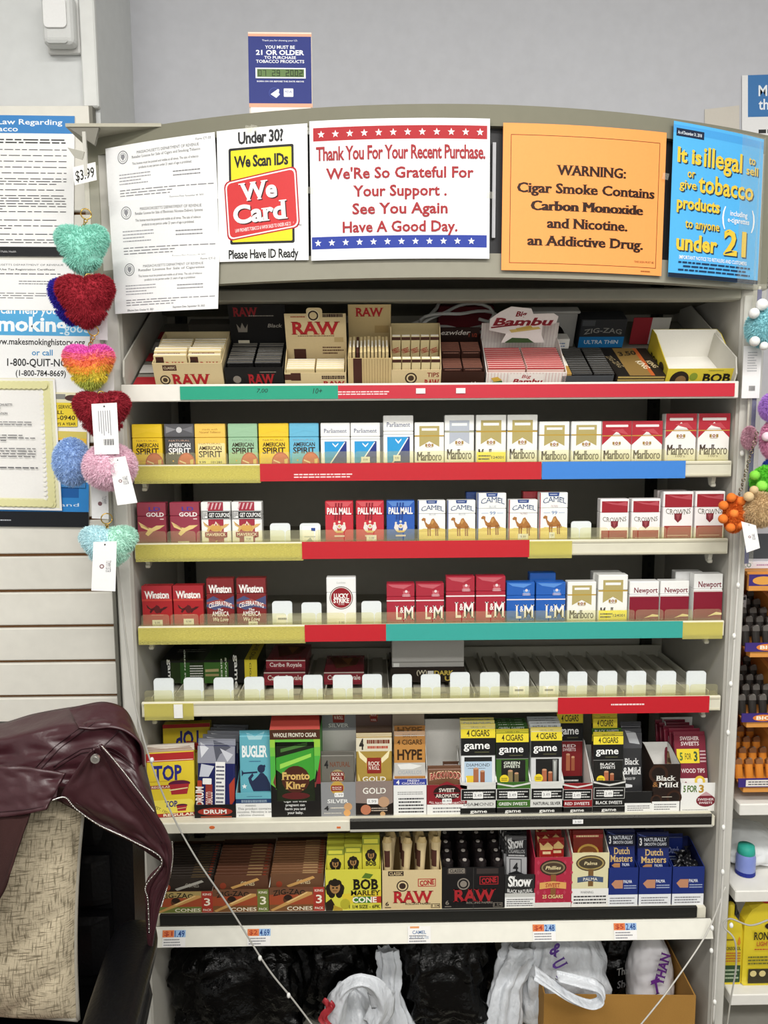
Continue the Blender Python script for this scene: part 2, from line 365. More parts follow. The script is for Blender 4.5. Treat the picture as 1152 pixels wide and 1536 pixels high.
poster('paper_patch', 'beige square paper patch stuck on back wall above the blue poster', 'paper', [(1057, 164), (1109, 158), (1109, 220), (1057, 220)], .358, lambda p: p.r(0, 0, 1, 1, 'cdc7bd'), 'cdc7bd')
# ------------------------------------------------------------------ the display rack
CREAM, PANEL, OLIVE = 'e0dccb:k', 'b9b6ae:k', '7f7d6d:k'
ARC = lambda x: -.15*(1-(x/.645)**2)           # plan of the bowed header
rk = thing('display_rack', 'tall beige steel shop rack with bowed olive sign header', 'rack', (0, .18, 0))
oy = -.18
for sx in (-1, 1):
    m = MB(); x0, x1 = (.606, .64) if sx > 0 else (-.64, -.606)
    m.box(x0, x1, oy-.004, oy+.355, ZF, 1.93, PANEL, .004)
    m.build('side_panel', rk)
    MB().box(x0+.004, x1-.004, oy-.009, oy-.003, ZF+.02, 1.64, 'cdcbc4:k', .002).build('edge_trim', rk)
m = MB()
for z0, z1 in ((ZF, .33), (.33, .86), (.86, 1.1), (1.1, 1.36), (1.36, 1.93)): m.box(-.606, .606, oy+.338, oy+.352, z0+.001, z1-.001, 'aeaba0:k', .0015)
m.build('back_panel', rk)
for x in (-.5715, .5615):
    m = MB().box(x-.013, x+.013, oy+.325, oy+.339, ZF, 1.9, '26261f')
    for i in range(70): m.box(x-.004, x+.004, oy+.3245, oy+.326, .05+i*.026, .062+i*.026, '0c0c0a')
    m.build('slotted_upright', rk)
MB().box(-.606, .606, oy+.004, oy+.338, ZF+.08, ZF+.12, CREAM).build('base_deck', rk)
def rim(z0, z1, th, m, off=0, n=40):
    b = MB()
    b.grid(lambda u, v: ((u-.5)*1.29, oy+ARC((u-.5)*1.29)-off, z0+(z1-z0)*v), n, 1, m); b.grid(lambda u, v: ((u-.5)*1.29, oy+ARC((u-.5)*1.29)-off+th*v, z1), n, 1, m)
    b.grid(lambda u, v: ((u-.5)*1.29, oy+ARC((u-.5)*1.29)-off+th*(1-v), z0), n, 1, m); b.grid(lambda u, v: ((u-.5)*1.29, oy+ARC((u-.5)*1.29)-off+th, z1-(z1-z0)*v), n, 1, m)
    for s in (0, 1):
        x = (s-.5)*1.29; y = oy+ARC(x)-off; b.poly([(x, y, z0), (x, y+th, z0), (x, y+th, z1), (x, y, z1)], m)
    return b
rim(1.905, 1.94, .02, OLIVE).build('header_rim', rk); rim(1.651, 1.692, .02, '949183:k').build('header_rim', rk)
rim(1.69, 1.908, .004, '38383a', -.012).build('header_sign_panel', rk)
MB().prism([((i/40-.5)*1.29, oy+.02+ARC((i/40-.5)*1.29)) for i in range(41)]+[(.64, oy+.35), (-.64, oy+.35)], 1.941, 1.945, 'a5a294:k', lambda a, y, b: (a, b, y)).build('header_top', rk)
for s in (-1, 1): MB().box(s*.645-.012, s*.645+.012, oy-.004, oy+.02, 1.651, 1.94, OLIVE, .003).build('header_post', rk)
# printed light box face showing in the gaps between the sheets
p = PR(1, 1); 
m = MB()
for px0, px1, c in ((737, 742, 'b9b9bd'), (1000, 1008, '17171a')): 
    a, b = V(px0, 290, -.13).x, V(px1, 290, -.13).x; m.box(a, b, oy+ARC(a)+.006, oy+ARC(a)+.011, 1.72, 1.88, c)
m.build('header_print', rk)
MB().box(-.606, .606, oy-.005, oy+.03, 1.6325, 1.656, 'a09d8f:k', .003).build('front_beam', rk)
MB().box(-.606, .606, oy+.03, oy+.338, 1.65, 1.655, '8a877b:k').build('top_plate', rk)
# small top plate sticking out at the left end
a, b = V(98, 190, -.06), V(250, 184, -.02)
m = MB().box(a.x, b.x, oy-.06, oy+.05, 1.936, 1.942, 'b4b0a0:k'); m.prism([(a.x+.004, 1.936), (a.x+.06, 1.936), (a.x+.05, 1.905)], oy-.058, oy-.05, '7d7a70'); m.build('end_plate', rk)
# ---------------------------------------------------------------- shelves
def strip(s, name, px0, px1, py, z0, z1, c, y=-.0085, th=.0015, words=()):
    a, b = V(px0, py, y).x, V(px1, py, y).x; m = MB().box(a, b, y, y+th, z0, z1, c)
    if words:
        p = PR(b-a, z1-z0)
        for u0, v0, u1, v1, n, k in words: p.bars(u0, v0, u1, v1, n, 'f2d8d8', k)
        m.pr(p, face(a, b, z0, z1, y-2e-5))
    return m.build(name, s)
def bracket(s, x, z):
    m = MB().prism([(0, z), (.018, z), (.012, z-.018), (.004, z-.018)], 0, .008, 'd5d2c4', lambda a, y, c: (x+y, .012+a*1.3, c)); m.box(x-.001, x+.009, .012, .022, z-.021, z-.013, 'c4c1b4', .002); m.build('bracket', s)
RED, BLU, GRN, YEL = 'c2202c:g', '3f83d6:g', '2fa58e:g', 'e3d74e:g'
def cigshelf(label, zb, film, strips, slots, gaps, py, sag=0):
    s = thing('cigarette_shelf', label, 'shelf', (0, 0, 0), group=None)
    MB().box(-.597, .597, .003, .325, zb+.013, zb+.021, 'a9a69a:k').build('deck', s)
    m = MB(); prof = [(-.005, zb+.002), (-.005, zb+.031), (-.003, zb+.033), (.001, zb+.033), (.003, zb+.028), (.003, zb+.002), (0, zb)]
    m.prism(prof, -.6, .6, 'd9d5c2:k', lambda a, x, z: (x, a, z)); m.box(-.598, .598, -.0065, -.005, zb+.027, zb+.030, 'c9c4ae'); m.box(-.598, .598, -.0065, -.005, zb+.003, zb+.006, 'c9c4ae'); m.build('price_rail', s)
    for a, b in film: strip(s, 'yellowed_film', a, b, py, zb-.004, zb+.031, 'film_yellow', -.0078, .0006)
    for a, b, c, w in strips: strip(s, 'label_strip', a, b, py, zb-.001, zb+.034, c, words=w)
    for x in (-.585, .57): bracket(s, x, zb)
    m = MB(); n = slots; z0 = zb+.021; z1 = zb+.057   # clear front stops, one rounded tab for every lane
    for i in range(n):
        a = -.596+1.192*i/n; b = -.596+1.192*(i+1)/n
        m.prism(rrect(a+.001, z0, b-.001, z1, .006, 3, False), -.001, .0005, 'clear_yellow')
    m.box(-.597, .597, -.001, .022, zb+.0335, zb+.035, 'clear_yellow'); m.build('front_stop', s)
    for i in gaps:
        x = V(i[0], i[1], .012).x; w = i[2] if len(i) > 2 else .041
        zt = V(i[0], i[1], .012).z; m = MB(); m.prism(rrect(x-w/2, zb+.022, x+w/2, zt, .006, 4), .012, .016, 'e4eaec')
        if len(i) > 3:
            p = PR(w, zt-zb-.022); i[3](p); m.pr(p, face(x-w/2, x+w/2, zb+.022, zt, .0118))
        m.build('pusher_paddle', s)
    return s
pr_tag = lambda p: (p.r(.2, .5, .8, .78, 'f6f6f6'), p.bars(.28, .56, .72, .72, 1, '77777c', 3))
navy = lambda p: (p.rr(.12, .12, .88, .98, .08, 'f6f8fa'), p.r(.55, .2, .75, .34, '2c4a94'), p.bars(.2, .55, .8, .62, 1, '9aa6b4', 2), p.poly([(.2, .85), (.4, .7), (.5, .62), (.6, .74), (.8, .85)], 'a7b2ba'))
S2, S3, S4, S5, S6, S7 = 1.284, 1.1265, .9552, .7952, .541, .291
w2 = ((.12, .55, .33, .85, 2, 3),)
cigshelf('cigarette shelf with yellow, red and blue price strips under the slanted top shelf', S2, [(201, 391)], [(390, 812, RED, w2), (813, 1028, BLU, ())], 19, [], 710)
cigshelf('cigarette shelf with one centred red price strip, holding maroon packs at left', S3, [(203, 455), (792, 858)], [(453, 794, RED, ())], 20, [(420, 785), (465, 785, .042, navy), (872, 782)], 826)
cigshelf('cigarette shelf with short red and long teal price strips', S4, [(207, 458), (1024, 1084)], [(457, 579, RED, ()), (579, 1024, 'GRN' and '3aa69c:g', ())], 20, [(423, 902, .041, pr_tag), (467, 904), (557, 902)], 945)
pads = [(245, 1018), (290, 1017), (335, 1017), (381, 1016), (425, 1015), (469, 1013), (514, 1013), (558, 1012), (603, 1012), (646, 1012), (690, 1009), (735, 1009), (779, 1008), (824, 1008), (866.5, 1008), (911.5, 1007), (955, 1007), (1000, 1007), (1045, 1007)]
s5 = cigshelf('nearly empty cigarette shelf with a row of white pushers and a red strip at right', S5, [(216, 290)], [(837, 1064, RED, ((.35, .35, .6, .55, 1, 2),))], 20, [q+((.041, pr_tag) if q[0] in (779, 824) else ()) for q in pads], 1056)
for i in range(27):
    x = -.585+i*.045; MB().box(x-.0008, x+.0008, .02, .315, S5+.021, S5+.036, 'd9d7cb').build('lane_divider', s5)
for i in range(26):
    x = -.5625+i*.045; MB().box(x-.012, x+.012, .03, .31, S5+.0212, S5+.026, 'b9b6aa').build('pusher_track', s5)
MB().box(-.59, .59, .305, .309, S5+.021, S5+.05, 'b4b2a6').build('rear_stop', s5)
m = MB().prism([(V(180, 1057, -.009).x+.11, S5+.001), (V(180, 1057, -.009).x+.128, S5+.001), (V(180, 1057, -.009).x+.128, S5+.03), (V(180, 1057, -.009).x+.11, S5+.03)], -.0105, -.009, 'f4f4f0'); m.build('loose_price_tag', s5)
# the slanted top shelf: its own frame climbs towards the back
TH = R(30); T0 = Vector((0, -.02, 1.462))
TE1 = Vector((0, math.cos(TH), math.sin(TH))); TE2 = Vector((0, -math.sin(TH), math.cos(TH)))
tp = thing('slanted_shelf', 'slanted top shelf with green and red front strips, full of rolling paper boxes', 'shelf', (0, 0, 0))
fn = lambda x, b, c: tuple(T0+Vector((x, 0, 0))+TE1*b+TE2*c)
m = MB(); m.prism([(-.592, 0), (.586, 0), (.586, .008), (-.592, .008)], 0, 1, '8f8c82:k', lambda x, y, z: fn(x, y*.33, -.010+z)); m.build('deck', tp)
MB().box(-.604, .594, -.034, -.028, 1.4405, 1.4735, 'e6e3da:k', .0015).build('front_lip', tp)
for px0, px1, c, wd in ((270, 507, '1f9b7c:g', ()), (507, 1102, 'c4283a:g', ((0.0, .4, .13, .75, 2, 3),))): strip(tp, 'label_strip', px0, px1, 588, 1.444, 1.4695, c, -.0365, .0015, wd)
m = MB()
for px in (631, 691): x = V(px, 588, -.037).x; m.box(x-.009, x+.009, -.0385, -.0368, 1.453, 1.463, 'eae4e4')
m.build('price_sticker', tp)
p = PR(.3, .026); p.t('7,00', .52, .35, .3, '1a3a34', .07, 'i'); p.t('10+', .87, .4, .4, '1a3a34', .06, 'i'); a, b = V(270, 588, -.037).x, V(507, 588, -.037).x; m = MB().pr(p, face(a, b, 1.444, 1.4695, -.0368)); m.build('handwriting', tp)
for x in (-.597, .588): m = MB(); m.prism([(0, 0), (.33, 0), (.33, .055), (.02, .055), (0, .03)], -.0015, .0015, 'c9c6bc:k', lambda a, y, c: fn(x+y, a, c)); m.build('shelf_end', tp)
# the red and white card lying under the boxes
m = MB()
for i in range(5): m.prism([(-.59+0*i, .0)]*0 or [(-.59, .02+.055*i), (-.53, .02+.055*i), (-.53, .055+.055*i), (-.59, .055+.055*i)], .0, .0012, ('a8262e', 'd9d6d0')[i % 2], lambda a, y, c: fn(a, c, .001+y))
o = m.build('striped_card'); tag(o, 'red and white striped card lying at the left end of the slanted shelf', 'card')
# lower tray shelves
def lowshelf(label, zb, zt, blackx, lipz, name='tray_shelf'):
    s = thing(name, label, 'shelf', (0, 0, 0)); return s
s6 = lowshelf('', 0, 0, 0, 0); s6['label'] = 'pouch shelf with a black price channel and clear lip, white at its left end'
MB().box(-.597, .597, .004, .33, S6+.008, S6+.024, CREAM).build('deck', s6)
x0 = V(525, 1235, -.004).x
MB().box(-.6, .6, -.006, .004, S6, S6+.024, CREAM, .002).build('front_lip', s6)
MB().box(x0, .592, -.0085, -.0055, S6+.005, S6+.030, '1d1c1a:g', .001).build('price_channel', s6)
MB().box(x0, .594, -.0095, -.0082, S6+.001, S6+.006, 'b9b7ae', .0005).build('channel_rib', s6)
MB().box(x0, .596, -.0088, -.0076, S6+.024, S6+.038, 'clear').build('clear_lip', s6)
m = MB(); c = V(867, 1228, -.01).x; m.box(c-.011, c+.011, -.0105, -.0092, S6+.013, S6+.022, 'f2f2f2'); p = PR(.022, .009); p.t('3.50', .5, .5, .5, '6a6a70', .6); m.pr(p, face(c-.011, c+.011, S6+.013, S6+.022, -.0106)); m.build('price_sticker', s6)
m = MB(); c = V(318, 1240, -.0065).x; m.prism([(c+.006*math.cos(i*.63), S6+.014+.0035*math.sin(i*.63)) for i in range(10)], -.0068, -.006, 'd8703c'); c = V(508, 1238, -.0065).x; m.box(c-.004, c+.004, -.0068, -.006, S6+.008, S6+.012, 'd8703c'); m.build('orange_sticker', s6)
s7 = lowshelf('', 0, 0, 0, 0); s7['label'] = 'lowest shelf with a deep white price lip and black rail in front of cone boxes'
MB().box(-.597, .597, .012, .335, S7+.03, S7+.0535, CREAM).build('deck', s7)
MB().prism([(-.012, S7), (-.018, S7+.002), (-.006, S7+.036), (0, S7+.037), (.004, S7+.034), (-.008, S7+.001)], -.602, .602, 'eceadf:k', lambda a, x, z: (x, a, z)).build('front_lip', s7)
MB().box(-.585, .575, .004, .011, S7+.036, S7+.061, '1b1b18', .001).build('black_rail', s7)
for k, (px, py, hd) in enumerate(((260, 1397, 1), (388, 1398, 1), (629, 1393, 0), (817, 1391, 1), (939, 1388, 1))):
    c = V(px, py, -.016); t = MB(); p = PR(.048, .03); w_ = .0245
    if hd: p.r(0, 0, .5, .42, 'e2814e'); p.r(.5, 0, 1, .42, '9fc0e6'); p.t('$%d' % (1+k), .25, .2, .26, 'b2402c', .36, 'b'); p.t(('1.49', '4.69', '', '2.48', '2.48')[k], .74, .22, .36, '22488c', .42, 'b')
    else: p.r(.1, .0, .5, .12, 'e6a06a'); p.t('CAMEL', .5, .35, .2, '5a7aa6', .6, 'b'); p.t('BLUE BOX 100', .5, .66, .18, '6a8ab0', .8)
    p.bars(.06, .48, .8, .95, 3, '8a8a90', k+2)
    a = -.02; fnp = lambda u, v, kk: (c.x-w_+u*2*w_, -.0175+.0105*(1-v)*.95-.0012-kk*EPS, S7+.003+.032*(1-v))
    t.poly([fnp(0, 0, 0), fnp(0, 1, 0), fnp(1, 1, 0), fnp(1, 0, 0)], 'f4f2f0'); t.poly([fnp(0, 0, -9), fnp(1, 0, -9), fnp(1, 1, -9), fnp(0, 1, -9)], 'f4f2f0'); t.pr(p, fnp); t.build('price_label', s7)
# ------------------------------------------------------------------ sheets on the header
arc_o = lambda x: ARC(x)-.004
def lic(title, pg):
    def fn(p):
        p.c(.165, .2, .05, '7d7d82', 24); p.c(.165, .2, .043, 'f0f0f0', 24); p.c(.165, .2, .035, '9b9ba0', 24); p.c(.165, .2, .03, 'e9e9ea', 24); p.poly([(.15, .15), (.18, .15), (.185, .2), (.165, .26), (.145, .2)], '8d8d92')
        p.t('MASSACHUSETTS DEPARTMENT OF REVENUE', .58, .15, .045, '44444a', .56); p.t(title, .56, .22, .042, '333338', .62, 's')
        p.t('This license must be posted and visible at all times. The sale of tobacco', .55, .33, .04, '38383c', .6); p.t('products to any person under 21 years of age is prohibited.', .55, .4, .04, '38383c', .48)
        if pg: p.t(pg, .9, .07, .035, '55555a', .13)
        p.bars(.12, .47, .42, .68, 4, '9a9aa0', 3, .3); p.bars(.62, .5, .86, .62, 2, '85858a', 5, .3); p.bars(.12, .74, .97, .88, 3, '85858a', 9, .3)
        p.t('Effective Date: October 01, 2021', .13, .95, .035, '44444a', .26, '', 'l'); p.t('Expiration Date: September 30, 2022', .88, .93, .035, '44444a', .3, '', 'r')
    return fn
LG = None
poster('license_sheet', 'white cigar licence sheet, uppermost of the three at the left end of the header', 'licence', [(158, 223), (322, 198), (327, 298), (163, 309)], 0, lic('Retailer License for Sale of Cigars and Smoking Tobacco', 'Form CT-33'), 'f1f1f2', arc_o, 8)
poster('license_sheet', 'white nicotine delivery licence sheet, middle one of the three on the header', 'licence', [(163, 303), (326, 292), (329, 388), (169, 396)], 0, lic('Retailer License for Sale of Electronic Nicotine Delivery Systems', ''), 'ededee', lambda x: ARC(x)-.0055, 8)
poster('license_sheet', 'white cigarette licence sheet hanging below the header at its left end', 'licence', [(169, 390), (329, 381), (327, 463), (173, 471)], 0, lic('Retailer License for Sale of Cigarettes', 'Form CT-2'), 'f1f1f2', lambda x: ARC(x)-.007, 8)
def wecard(p):
    p.t('Under 30?', .49, .07, .085, '2b2b2d', .50, 'Bn'); p.rr(.13, .14, .85, .87, .02, '232323'); p.rr(.155, .158, .825, .852, .012, 'e9da2c')
    p.t('We Scan IDs', .49, .245, .082, '232323', .6, 'Bn')
    rot = lambda x0, y0, x1, y1, q, m: p.poly([(.49+(x-.49)+(y-.57)*.07, y-.11*(x-.49)) for x, y in [(a, b*p.W/p.H) for a, b in rrect(x0, y0*p.H/p.W, x1, y1*p.H/p.W, q)]], m)
    rot(.085, .345, .895, .80, .06, 'b5222c'); rot(.1, .355, .88, .79, .055, 'f2eeee'); rot(.115, .365, .865, .78, .05, 'cf3a3c')
    for d, c in (((.012, .008), '3a1416'), ((0, 0), 'f8f6f6')):
        p.t('We', .45+d[0], .465+d[1], .125, c, .42, 'BBsh', rot=4); p.t('Card', .47+d[0], .63+d[1], .13, c, .6, 'Bsh', rot=4)
    p.t('LAW PROHIBITS TOBACCO & VAPOR SALES TO UNDER AGE 21', .5, .745, .026, 'f4e4e4', .62, 'b', rot=5)
    p.t('Please Have ID Ready', .5, .945, .066, '262628', .78, 'mn'); p.t('TM', .9, .74, .018, '55555a')
poster('card_sign', 'yellow and red carding sign with black lettering on the header', 'sign', [(325, 197), (461, 185), (463, 390), (329, 393)], 0, wecard, 'f6f6f6', lambda x: ARC(x)-.0045, 8)
def thank(p):
    p.r(.02, .05, .985, .145, 'b0242c'); p.r(.005, .83, .985, .92, '2b3f9c')
    for i in range(12): p.star(.065+.08*i, .098, .021, 'f6f2f2'); p.star(.04+.078*i, .875, .02, 'f2f4f8')
    for s, y, x, w_, h, st in (('Thank You For Your Recent Purchase.', .235, .505, .94, .095, 'mn'), ("We'Re So Grateful For", .38, .5, .82, .076, 'm'), ('Your Support .', .508, .5, .52, .076, 'm'), ('See You Again', .635, .5, .53, .076, 'm'), ('Have A Good Day.', .765, .5, .64, .076, 'm')):
        p.t(s, x, y, h, 'a32a30', w_, st)
poster('thank_you_sign', 'white thank you sign with star bands in red and blue, centre of the header', 'sign', [(464, 182), (735, 178), (734, 388), (467, 391)], 0, thank, 'f3f4f8', lambda x: ARC(x)-.006, 8)
def warn(p):
    p.fr(.045, .075, .96, .95, .0035, '7a3a14')
    for s, y, x, w_ in (('WARNING:', .305, .53, .43), ('Cigar Smoke Contains', .43, .51, .85), ('Carbon Monoxide', .55, .515, .69), ('and Nicotine.', .668, .515, .5), ('an Addictive Drug.', .79, .51, .72)): [p.t(s, x+q, y, .066, '33190c', w_, 'ds' if 'Mon' in s else 'bds') for q in ((-.0035, 0, .0035) if 'Mon' in s else (0,))]
    p.t('THIS SIGN MUST BE', .88, .91, .014, '8a4a20', .13); p.bars(.86, .965, .93, .985, 1, 'a86028', 3)
poster('warning_sign', 'orange cigar smoke warning sign with black lettering on the header', 'sign', [(755, 184), (1000, 199), (992, 414), (752, 405)], 0, warn, 'f9a258', lambda x: ARC(x)-.006, 8)
def blue(p):
    p.r(.0, .02, 1, .07, '4aa2e4'); p.r(.03, .04, .32, .09, '14233e'); p.t('As of December 31, 2018', .17, .065, .02, 'dfe8f2', .25, 'b')
    G = 'ecc840'
    for s, x, y, h, w_, st in (('It is', .175, .205, .09, .25, 'B'), ('illegal', .54, .195, .12, .43, 'm'), ('to', .87, .16, .055, .08, 'b'), ('sell', .875, .23, .055, .14, 'b'), ('or', .2, .315, .055, .08, 'b'), ('give', .17, .39, .055, .18, 'b'), ('tobacco', .59, .37, .115, .62, 'm'), ('products', .29, .51, .075, .46, 'B'), ('to anyone', .34, .64, .058, .37, 'b'), ('under', .29, .765, .1, .44, 'B'), ('21', .71, .735, .16, .26, 'B')):
        p.t(s, x+.012, y+.008, h, '1d3550', w_, st); p.t(s, x, y, h, G, w_, st)
    p.t('including', .74, .535, .035, 'f2f6fa', .2, 'b'); p.t('e-cigarettes', .74, .58, .035, 'f2f6fa', .25, 'b'); p.t('(', .57, .555, .11, 'f2f6fa', .04, 'b'); p.t(')', .91, .555, .11, 'f2f6fa', .04, 'b')
    p.t('IMPORTANT NOTICE TO RETAILERS AND CUSTOMERS', .48, .865, .024, 'f2f6fa', .75, 'b'); p.bars(.1, .885, .9, .96, 3, '16365c', 4, al='c'); p.r(0, .972, 1, 1, '0e2038')
ob = poster('age_poster', 'bright blue poster with yellow lettering in a clear holder at right end of header', 'poster', [(1011, 181), (1146, 209), (1136, 427), (1002, 415)], 0, blue, '55b4f0', lambda x: ARC(x)-.010, 6)
m = MB(); a, b, c, d = [V(px, py, ARC(.6)-.02)-ob.location for px, py in ((1009, 178), (1149, 207), (1140, 433), (1000, 419))]
m.poly([a, d, c, b], 'clear'); m.poly([a+Vector((0, .018, 0)), b+Vector((0, .018, 0)), c+Vector((0, .018, 0)), d+Vector((0, .018, 0))], 'clear'); m.build('clear_sleeve', ob)
m = MB()
for px, py in ((462, 196), (465, 285), (372, 193), (380, 192), (735, 292), (998, 264)):
    x = V(px, py, -.13).x; q = V(px, py, ARC(x)-.0075); m.prism([(q.x-.006, q.z-.005), (q.x+.005, q.z-.007), (q.x+.007, q.z+.004), (q.x-.004, q.z+.006)], ARC(x)-.0078, ARC(x)-.0074, 'clear')
    o = m.build('sticky_tape'); m = MB(); tag(o, 'small piece of clear tape holding a sheet on the header edge', 'tape', 'tape pieces on the header')
# date display standing on the header
cx, wd, zb, zt_ = bx(369, 33, 466, 161, -.11); zb = 1.9455
t = thing('age_date_display', 'navy plastic date display with digital panel standing on top of the header', 'sign', (cx, -.085, zb), (R(-4), 0, R(1)))
h = zt_-zb
MB().box(-wd/2, wd/2, 0, .022, .0, h, 'f0e6de', .003).build('case', t)
p = PR(wd, h); p.r(0, 0, 1, .018, 'f2d6c4'); p.r(0, .018, 1, .05, 'e2a488'); p.r(0.0, .05, .99, .855, '232f78'); p.r(0, .855, 1, .9, 'e2a488')
for s, y, hh, w_, st in (('Thank you for showing your I.D.', .098, .02, .56, ''), ('YOU MUST BE', .178, .038, .47, 'b'), ('21 OR OLDER', .243, .055, .76, 'B'), ('TO PURCHASE', .303, .034, .5, 'b'), ('TOBACCO PRODUCTS', .35, .036, .76, 'b'), ('BORN ON OR BEFORE THE DATE ABOVE', .59, .017, .74, 'b')): p.t(s, .5, y, hh, 'eef0f6', w_, st)
p.c(.4, .73, .085, '3d4a94', 24); p.c(.4, .73, .075, '232f78', 24); p.poly([(.34, .745), (.46, .68), (.48, .69), (.47, .73), (.49, .745), (.43, .79)], 'dde0ee'); p.rr(.55, .675, .7, .775, .01, 'f0f2f6'); p.t('FDA', .625, .715, .028, '6a70a0', .11, 'b'); p.bars(.57, .75, .68, .765, 1, 'c8cce0', 2)
m = MB().pr(p, face(-wd/2, wd/2, 0, h, -.0002)); m.build('printed_front', t)
p = PR(wd, h); p.fr(.11, .43, .9, .555, .02, 'e9ebf2')
m = MB().pr(p, face(-wd/2, wd/2, 0, h, -.0012)); m.box(-.39*wd, .4*wd, -.0012, -.0005, h*(1-.555), h*(1-.43), 'e9ebf2'); 
p = PR(wd, h); p.r(.135, .445, .875, .54, '5f7a46'); 
SEG = {'0': 'abcdef', '2': 'abged', '7': 'abc', '9': 'abcdfg'}
for i, ch in enumerate('07 29 2002'):
    x = .155+.072*i
    if ch == ' ': continue
    y0, y1, ww = .458, .53, .05; ym = (y0+y1)/2; q = .006
    for sg in SEG[ch]: p.r(*{'a': (x, y0, x+ww, y0+q), 'd': (x, y1-q, x+ww, y1), 'g': (x, ym-q/2, x+ww, ym+q/2), 'f': (x, y0, x+.01, ym), 'e': (x, ym, x+.01, y1), 'b': (x+ww-.01, y0, x+ww, ym), 'c': (x+ww-.01, ym, x+ww, y1)}[sg], '1e2a18')
m.pr(p, face(-wd/2, wd/2, 0, h, -.0016)); m.build('digital_panel', t)
# ------------------------------------------------------------------ cigarette packs
def crest(p, y, c='a8884a', c2='8a2a30'): p.c(.5, y, .05, c2, 10); p.c(.5, y, .025, 'e8e0c8', 8); p.r(.36, y-.03, .43, y+.03, c); p.r(.57, y-.03, .64, y+.03, c); p.r(.38, y+.04, .62, y+.048, c)
def d_spirit(base, ink='3a2a1c', sub='b0853a', promo=0, top=None):
    def f(p):
        if top: p.r(0, 0, 1, .26, top); p.c(.5, .13, .1, 'c8c8ca', 12); p.poly([(.05, .05), (.4, .12), (.05, .2)], '8a8a8e'); p.poly([(.95, .05), (.6, .12), (.95, .2)], '77777c')
        else: p.poly([(.04, .06), (.5, .1), (.96, .04), (.96, .2), (.5, .16), (.04, .24)], base)
        if promo:
            p.t('made with', .5, .12, .04, 'a8702a', .5, 'i'); p.t('Natural Tobacco', .5, .18, .04, 'a8702a', .7, 'i'); p.rr(.1, .42, .98, .9, .03, 'f2dfa0'); dy = .07
        else: dy = 0
        p.t('NATURAL', .5, .36+dy, .035, sub, .72); p.t('AMERICAN', .5, .455+dy, .085, ink, .74, 'bn'); p.t('SPIRIT', .5, .585+dy, .13, ink, .76, 'bn')
        if promo: p.r(.08, .77, .9, .9, 'f6ee9c'); p.t('9.99    101280', .5, .83, .05, '33332c', .75, 'b')
        else:
            p.e(.72, .86, .3, .24, 'b4462e'); p.e(.72, .86, .27, .215, 'd06a44'); p.poly([(.48, .78), (.7, .84), (.7, .87), (.48, .81)], 'f0dcb8'); p.poly([(.84, .78), (.96, .76), (.94, .9), (.86, .98)], 'e8cc7a'); p.poly([(.5, .9), (.8, .9), (.84, 1), (.5, 1)], '7a3220'); p.c(.27, .8, .03, 'e8b04a', 8)
    return base, f
def d_parl(p):
    p.t('Parliament', .5, .17, .085, '3c4a78', .78, 's'); p.r(0, .345, 1, .36, 'c2c6cc'); p.r(.13, .4, .88, 1, '2f5fae'); p.poly([(.13, .4), (.88, .4), (.13, 1)], '2f9ad8'); p.poly([(.82, .4), (.88, .4), (.88, 1), (.24, 1)], '2a3a84'); p.poly([(.8, .42), (.84, .42), (.22, 1), (.16, 1)], 'e8eef6')
    p.poly([(.4, .43), (.5, .49), (.6, .43), (.6, .46), (.5, .53), (.4, .46)], 'e6eef6')
def d_mgold(c='b3a46a', line='b8963a', k=0, promo=0):
    def f(p):
        t0, t1 = (.08, .5) if not k else (.1, .52)
        p.poly([(.16, t0), (.84, t0), (.84, t1+.03), (.5, t1-.09), (.16, t1+.03)], c); p.r(.24, t0+.05, .76, t0+.1, 'eef0ee'); p.r(0, t0+.2, 1, t0+.225, line); crest(p, t1-.005)
        p.t('Marlboro', .5, .735, .19, '4a4238', .84, 'n'); p.t('Marlboro', .5, .735, .19, '4a4238', .83, 'sn')
        if promo: p.r(.03, .7, .99, .9, 'f4e84a'); p.t('124001', .72, .8, .05, '2a2a22', .4, 'b'); p.bars(.08, .74, .5, .86, 2, '3a3a30', 4)
    return 'f2f2ee', f
def d_mred(k=0):
    def f(p):
        a = .42 if not k else .36
        p.poly([(0, 0), (1, 0), (1, a+.1), (.5, a-.2), (0, a+.1)], 'b02a38'); p.rr(.12, .08, .88, .13, .02, 'f0e6e4'); p.poly([(.3, .2), (.7, .17), (.9, .3), (.5, .24)], 'c04a54'); p.r(0, .31, 1, .328, 'c0983c'); crest(p, a+.06, 'a08040')
        p.t('Marlboro', .5, .73 if not k else .68, .19, '4a3c34', .88, 'n'); p.t('Marlboro', .5, .73 if not k else .68, .19, '4a3c34', .87, 'sn')
        if k: p.t("100's", .5, .8, .045, '77685a', .3)
    return 'f3f0ec', f
def wings(p, cx, cy, w, h, c):
    p.poly([(cx-w, cy-h), (cx-w*.3, cy-h*.2), (cx, cy-.1*h), (cx+w*.35, cy-h*.45), (cx+w, cy-h*.5), (cx+w*.6, cy), (cx+w*.1, cy+h*.35), (cx-w*.3, cy+h), (cx-w*.5, cy+h*.7), (cx-w*.3, cy+h*.2), (cx-w*.8, cy-h*.2)], c)
    for i in range(4): p.poly([(cx-w*.95+i*.06, cy-h*.75+i*.02), (cx-w*.2, cy-h*.1), (cx-w*.24, cy-h*.02)], '8a5a3c')
def d_gold(p): p.t('LD', .62, .14, .085, '453a9a', .4, 'b'); p.t('GOLD', .63, .265, .085, 'f2e6e4', .62, 'B'); p.r(.8, .355, .93, .375, 'f0d8d4'); wings(p, .5, .58, .46, .16, 'e8cc8a'); p.bars(.55, .9, .95, .93, 1, 'c08a90', 2)
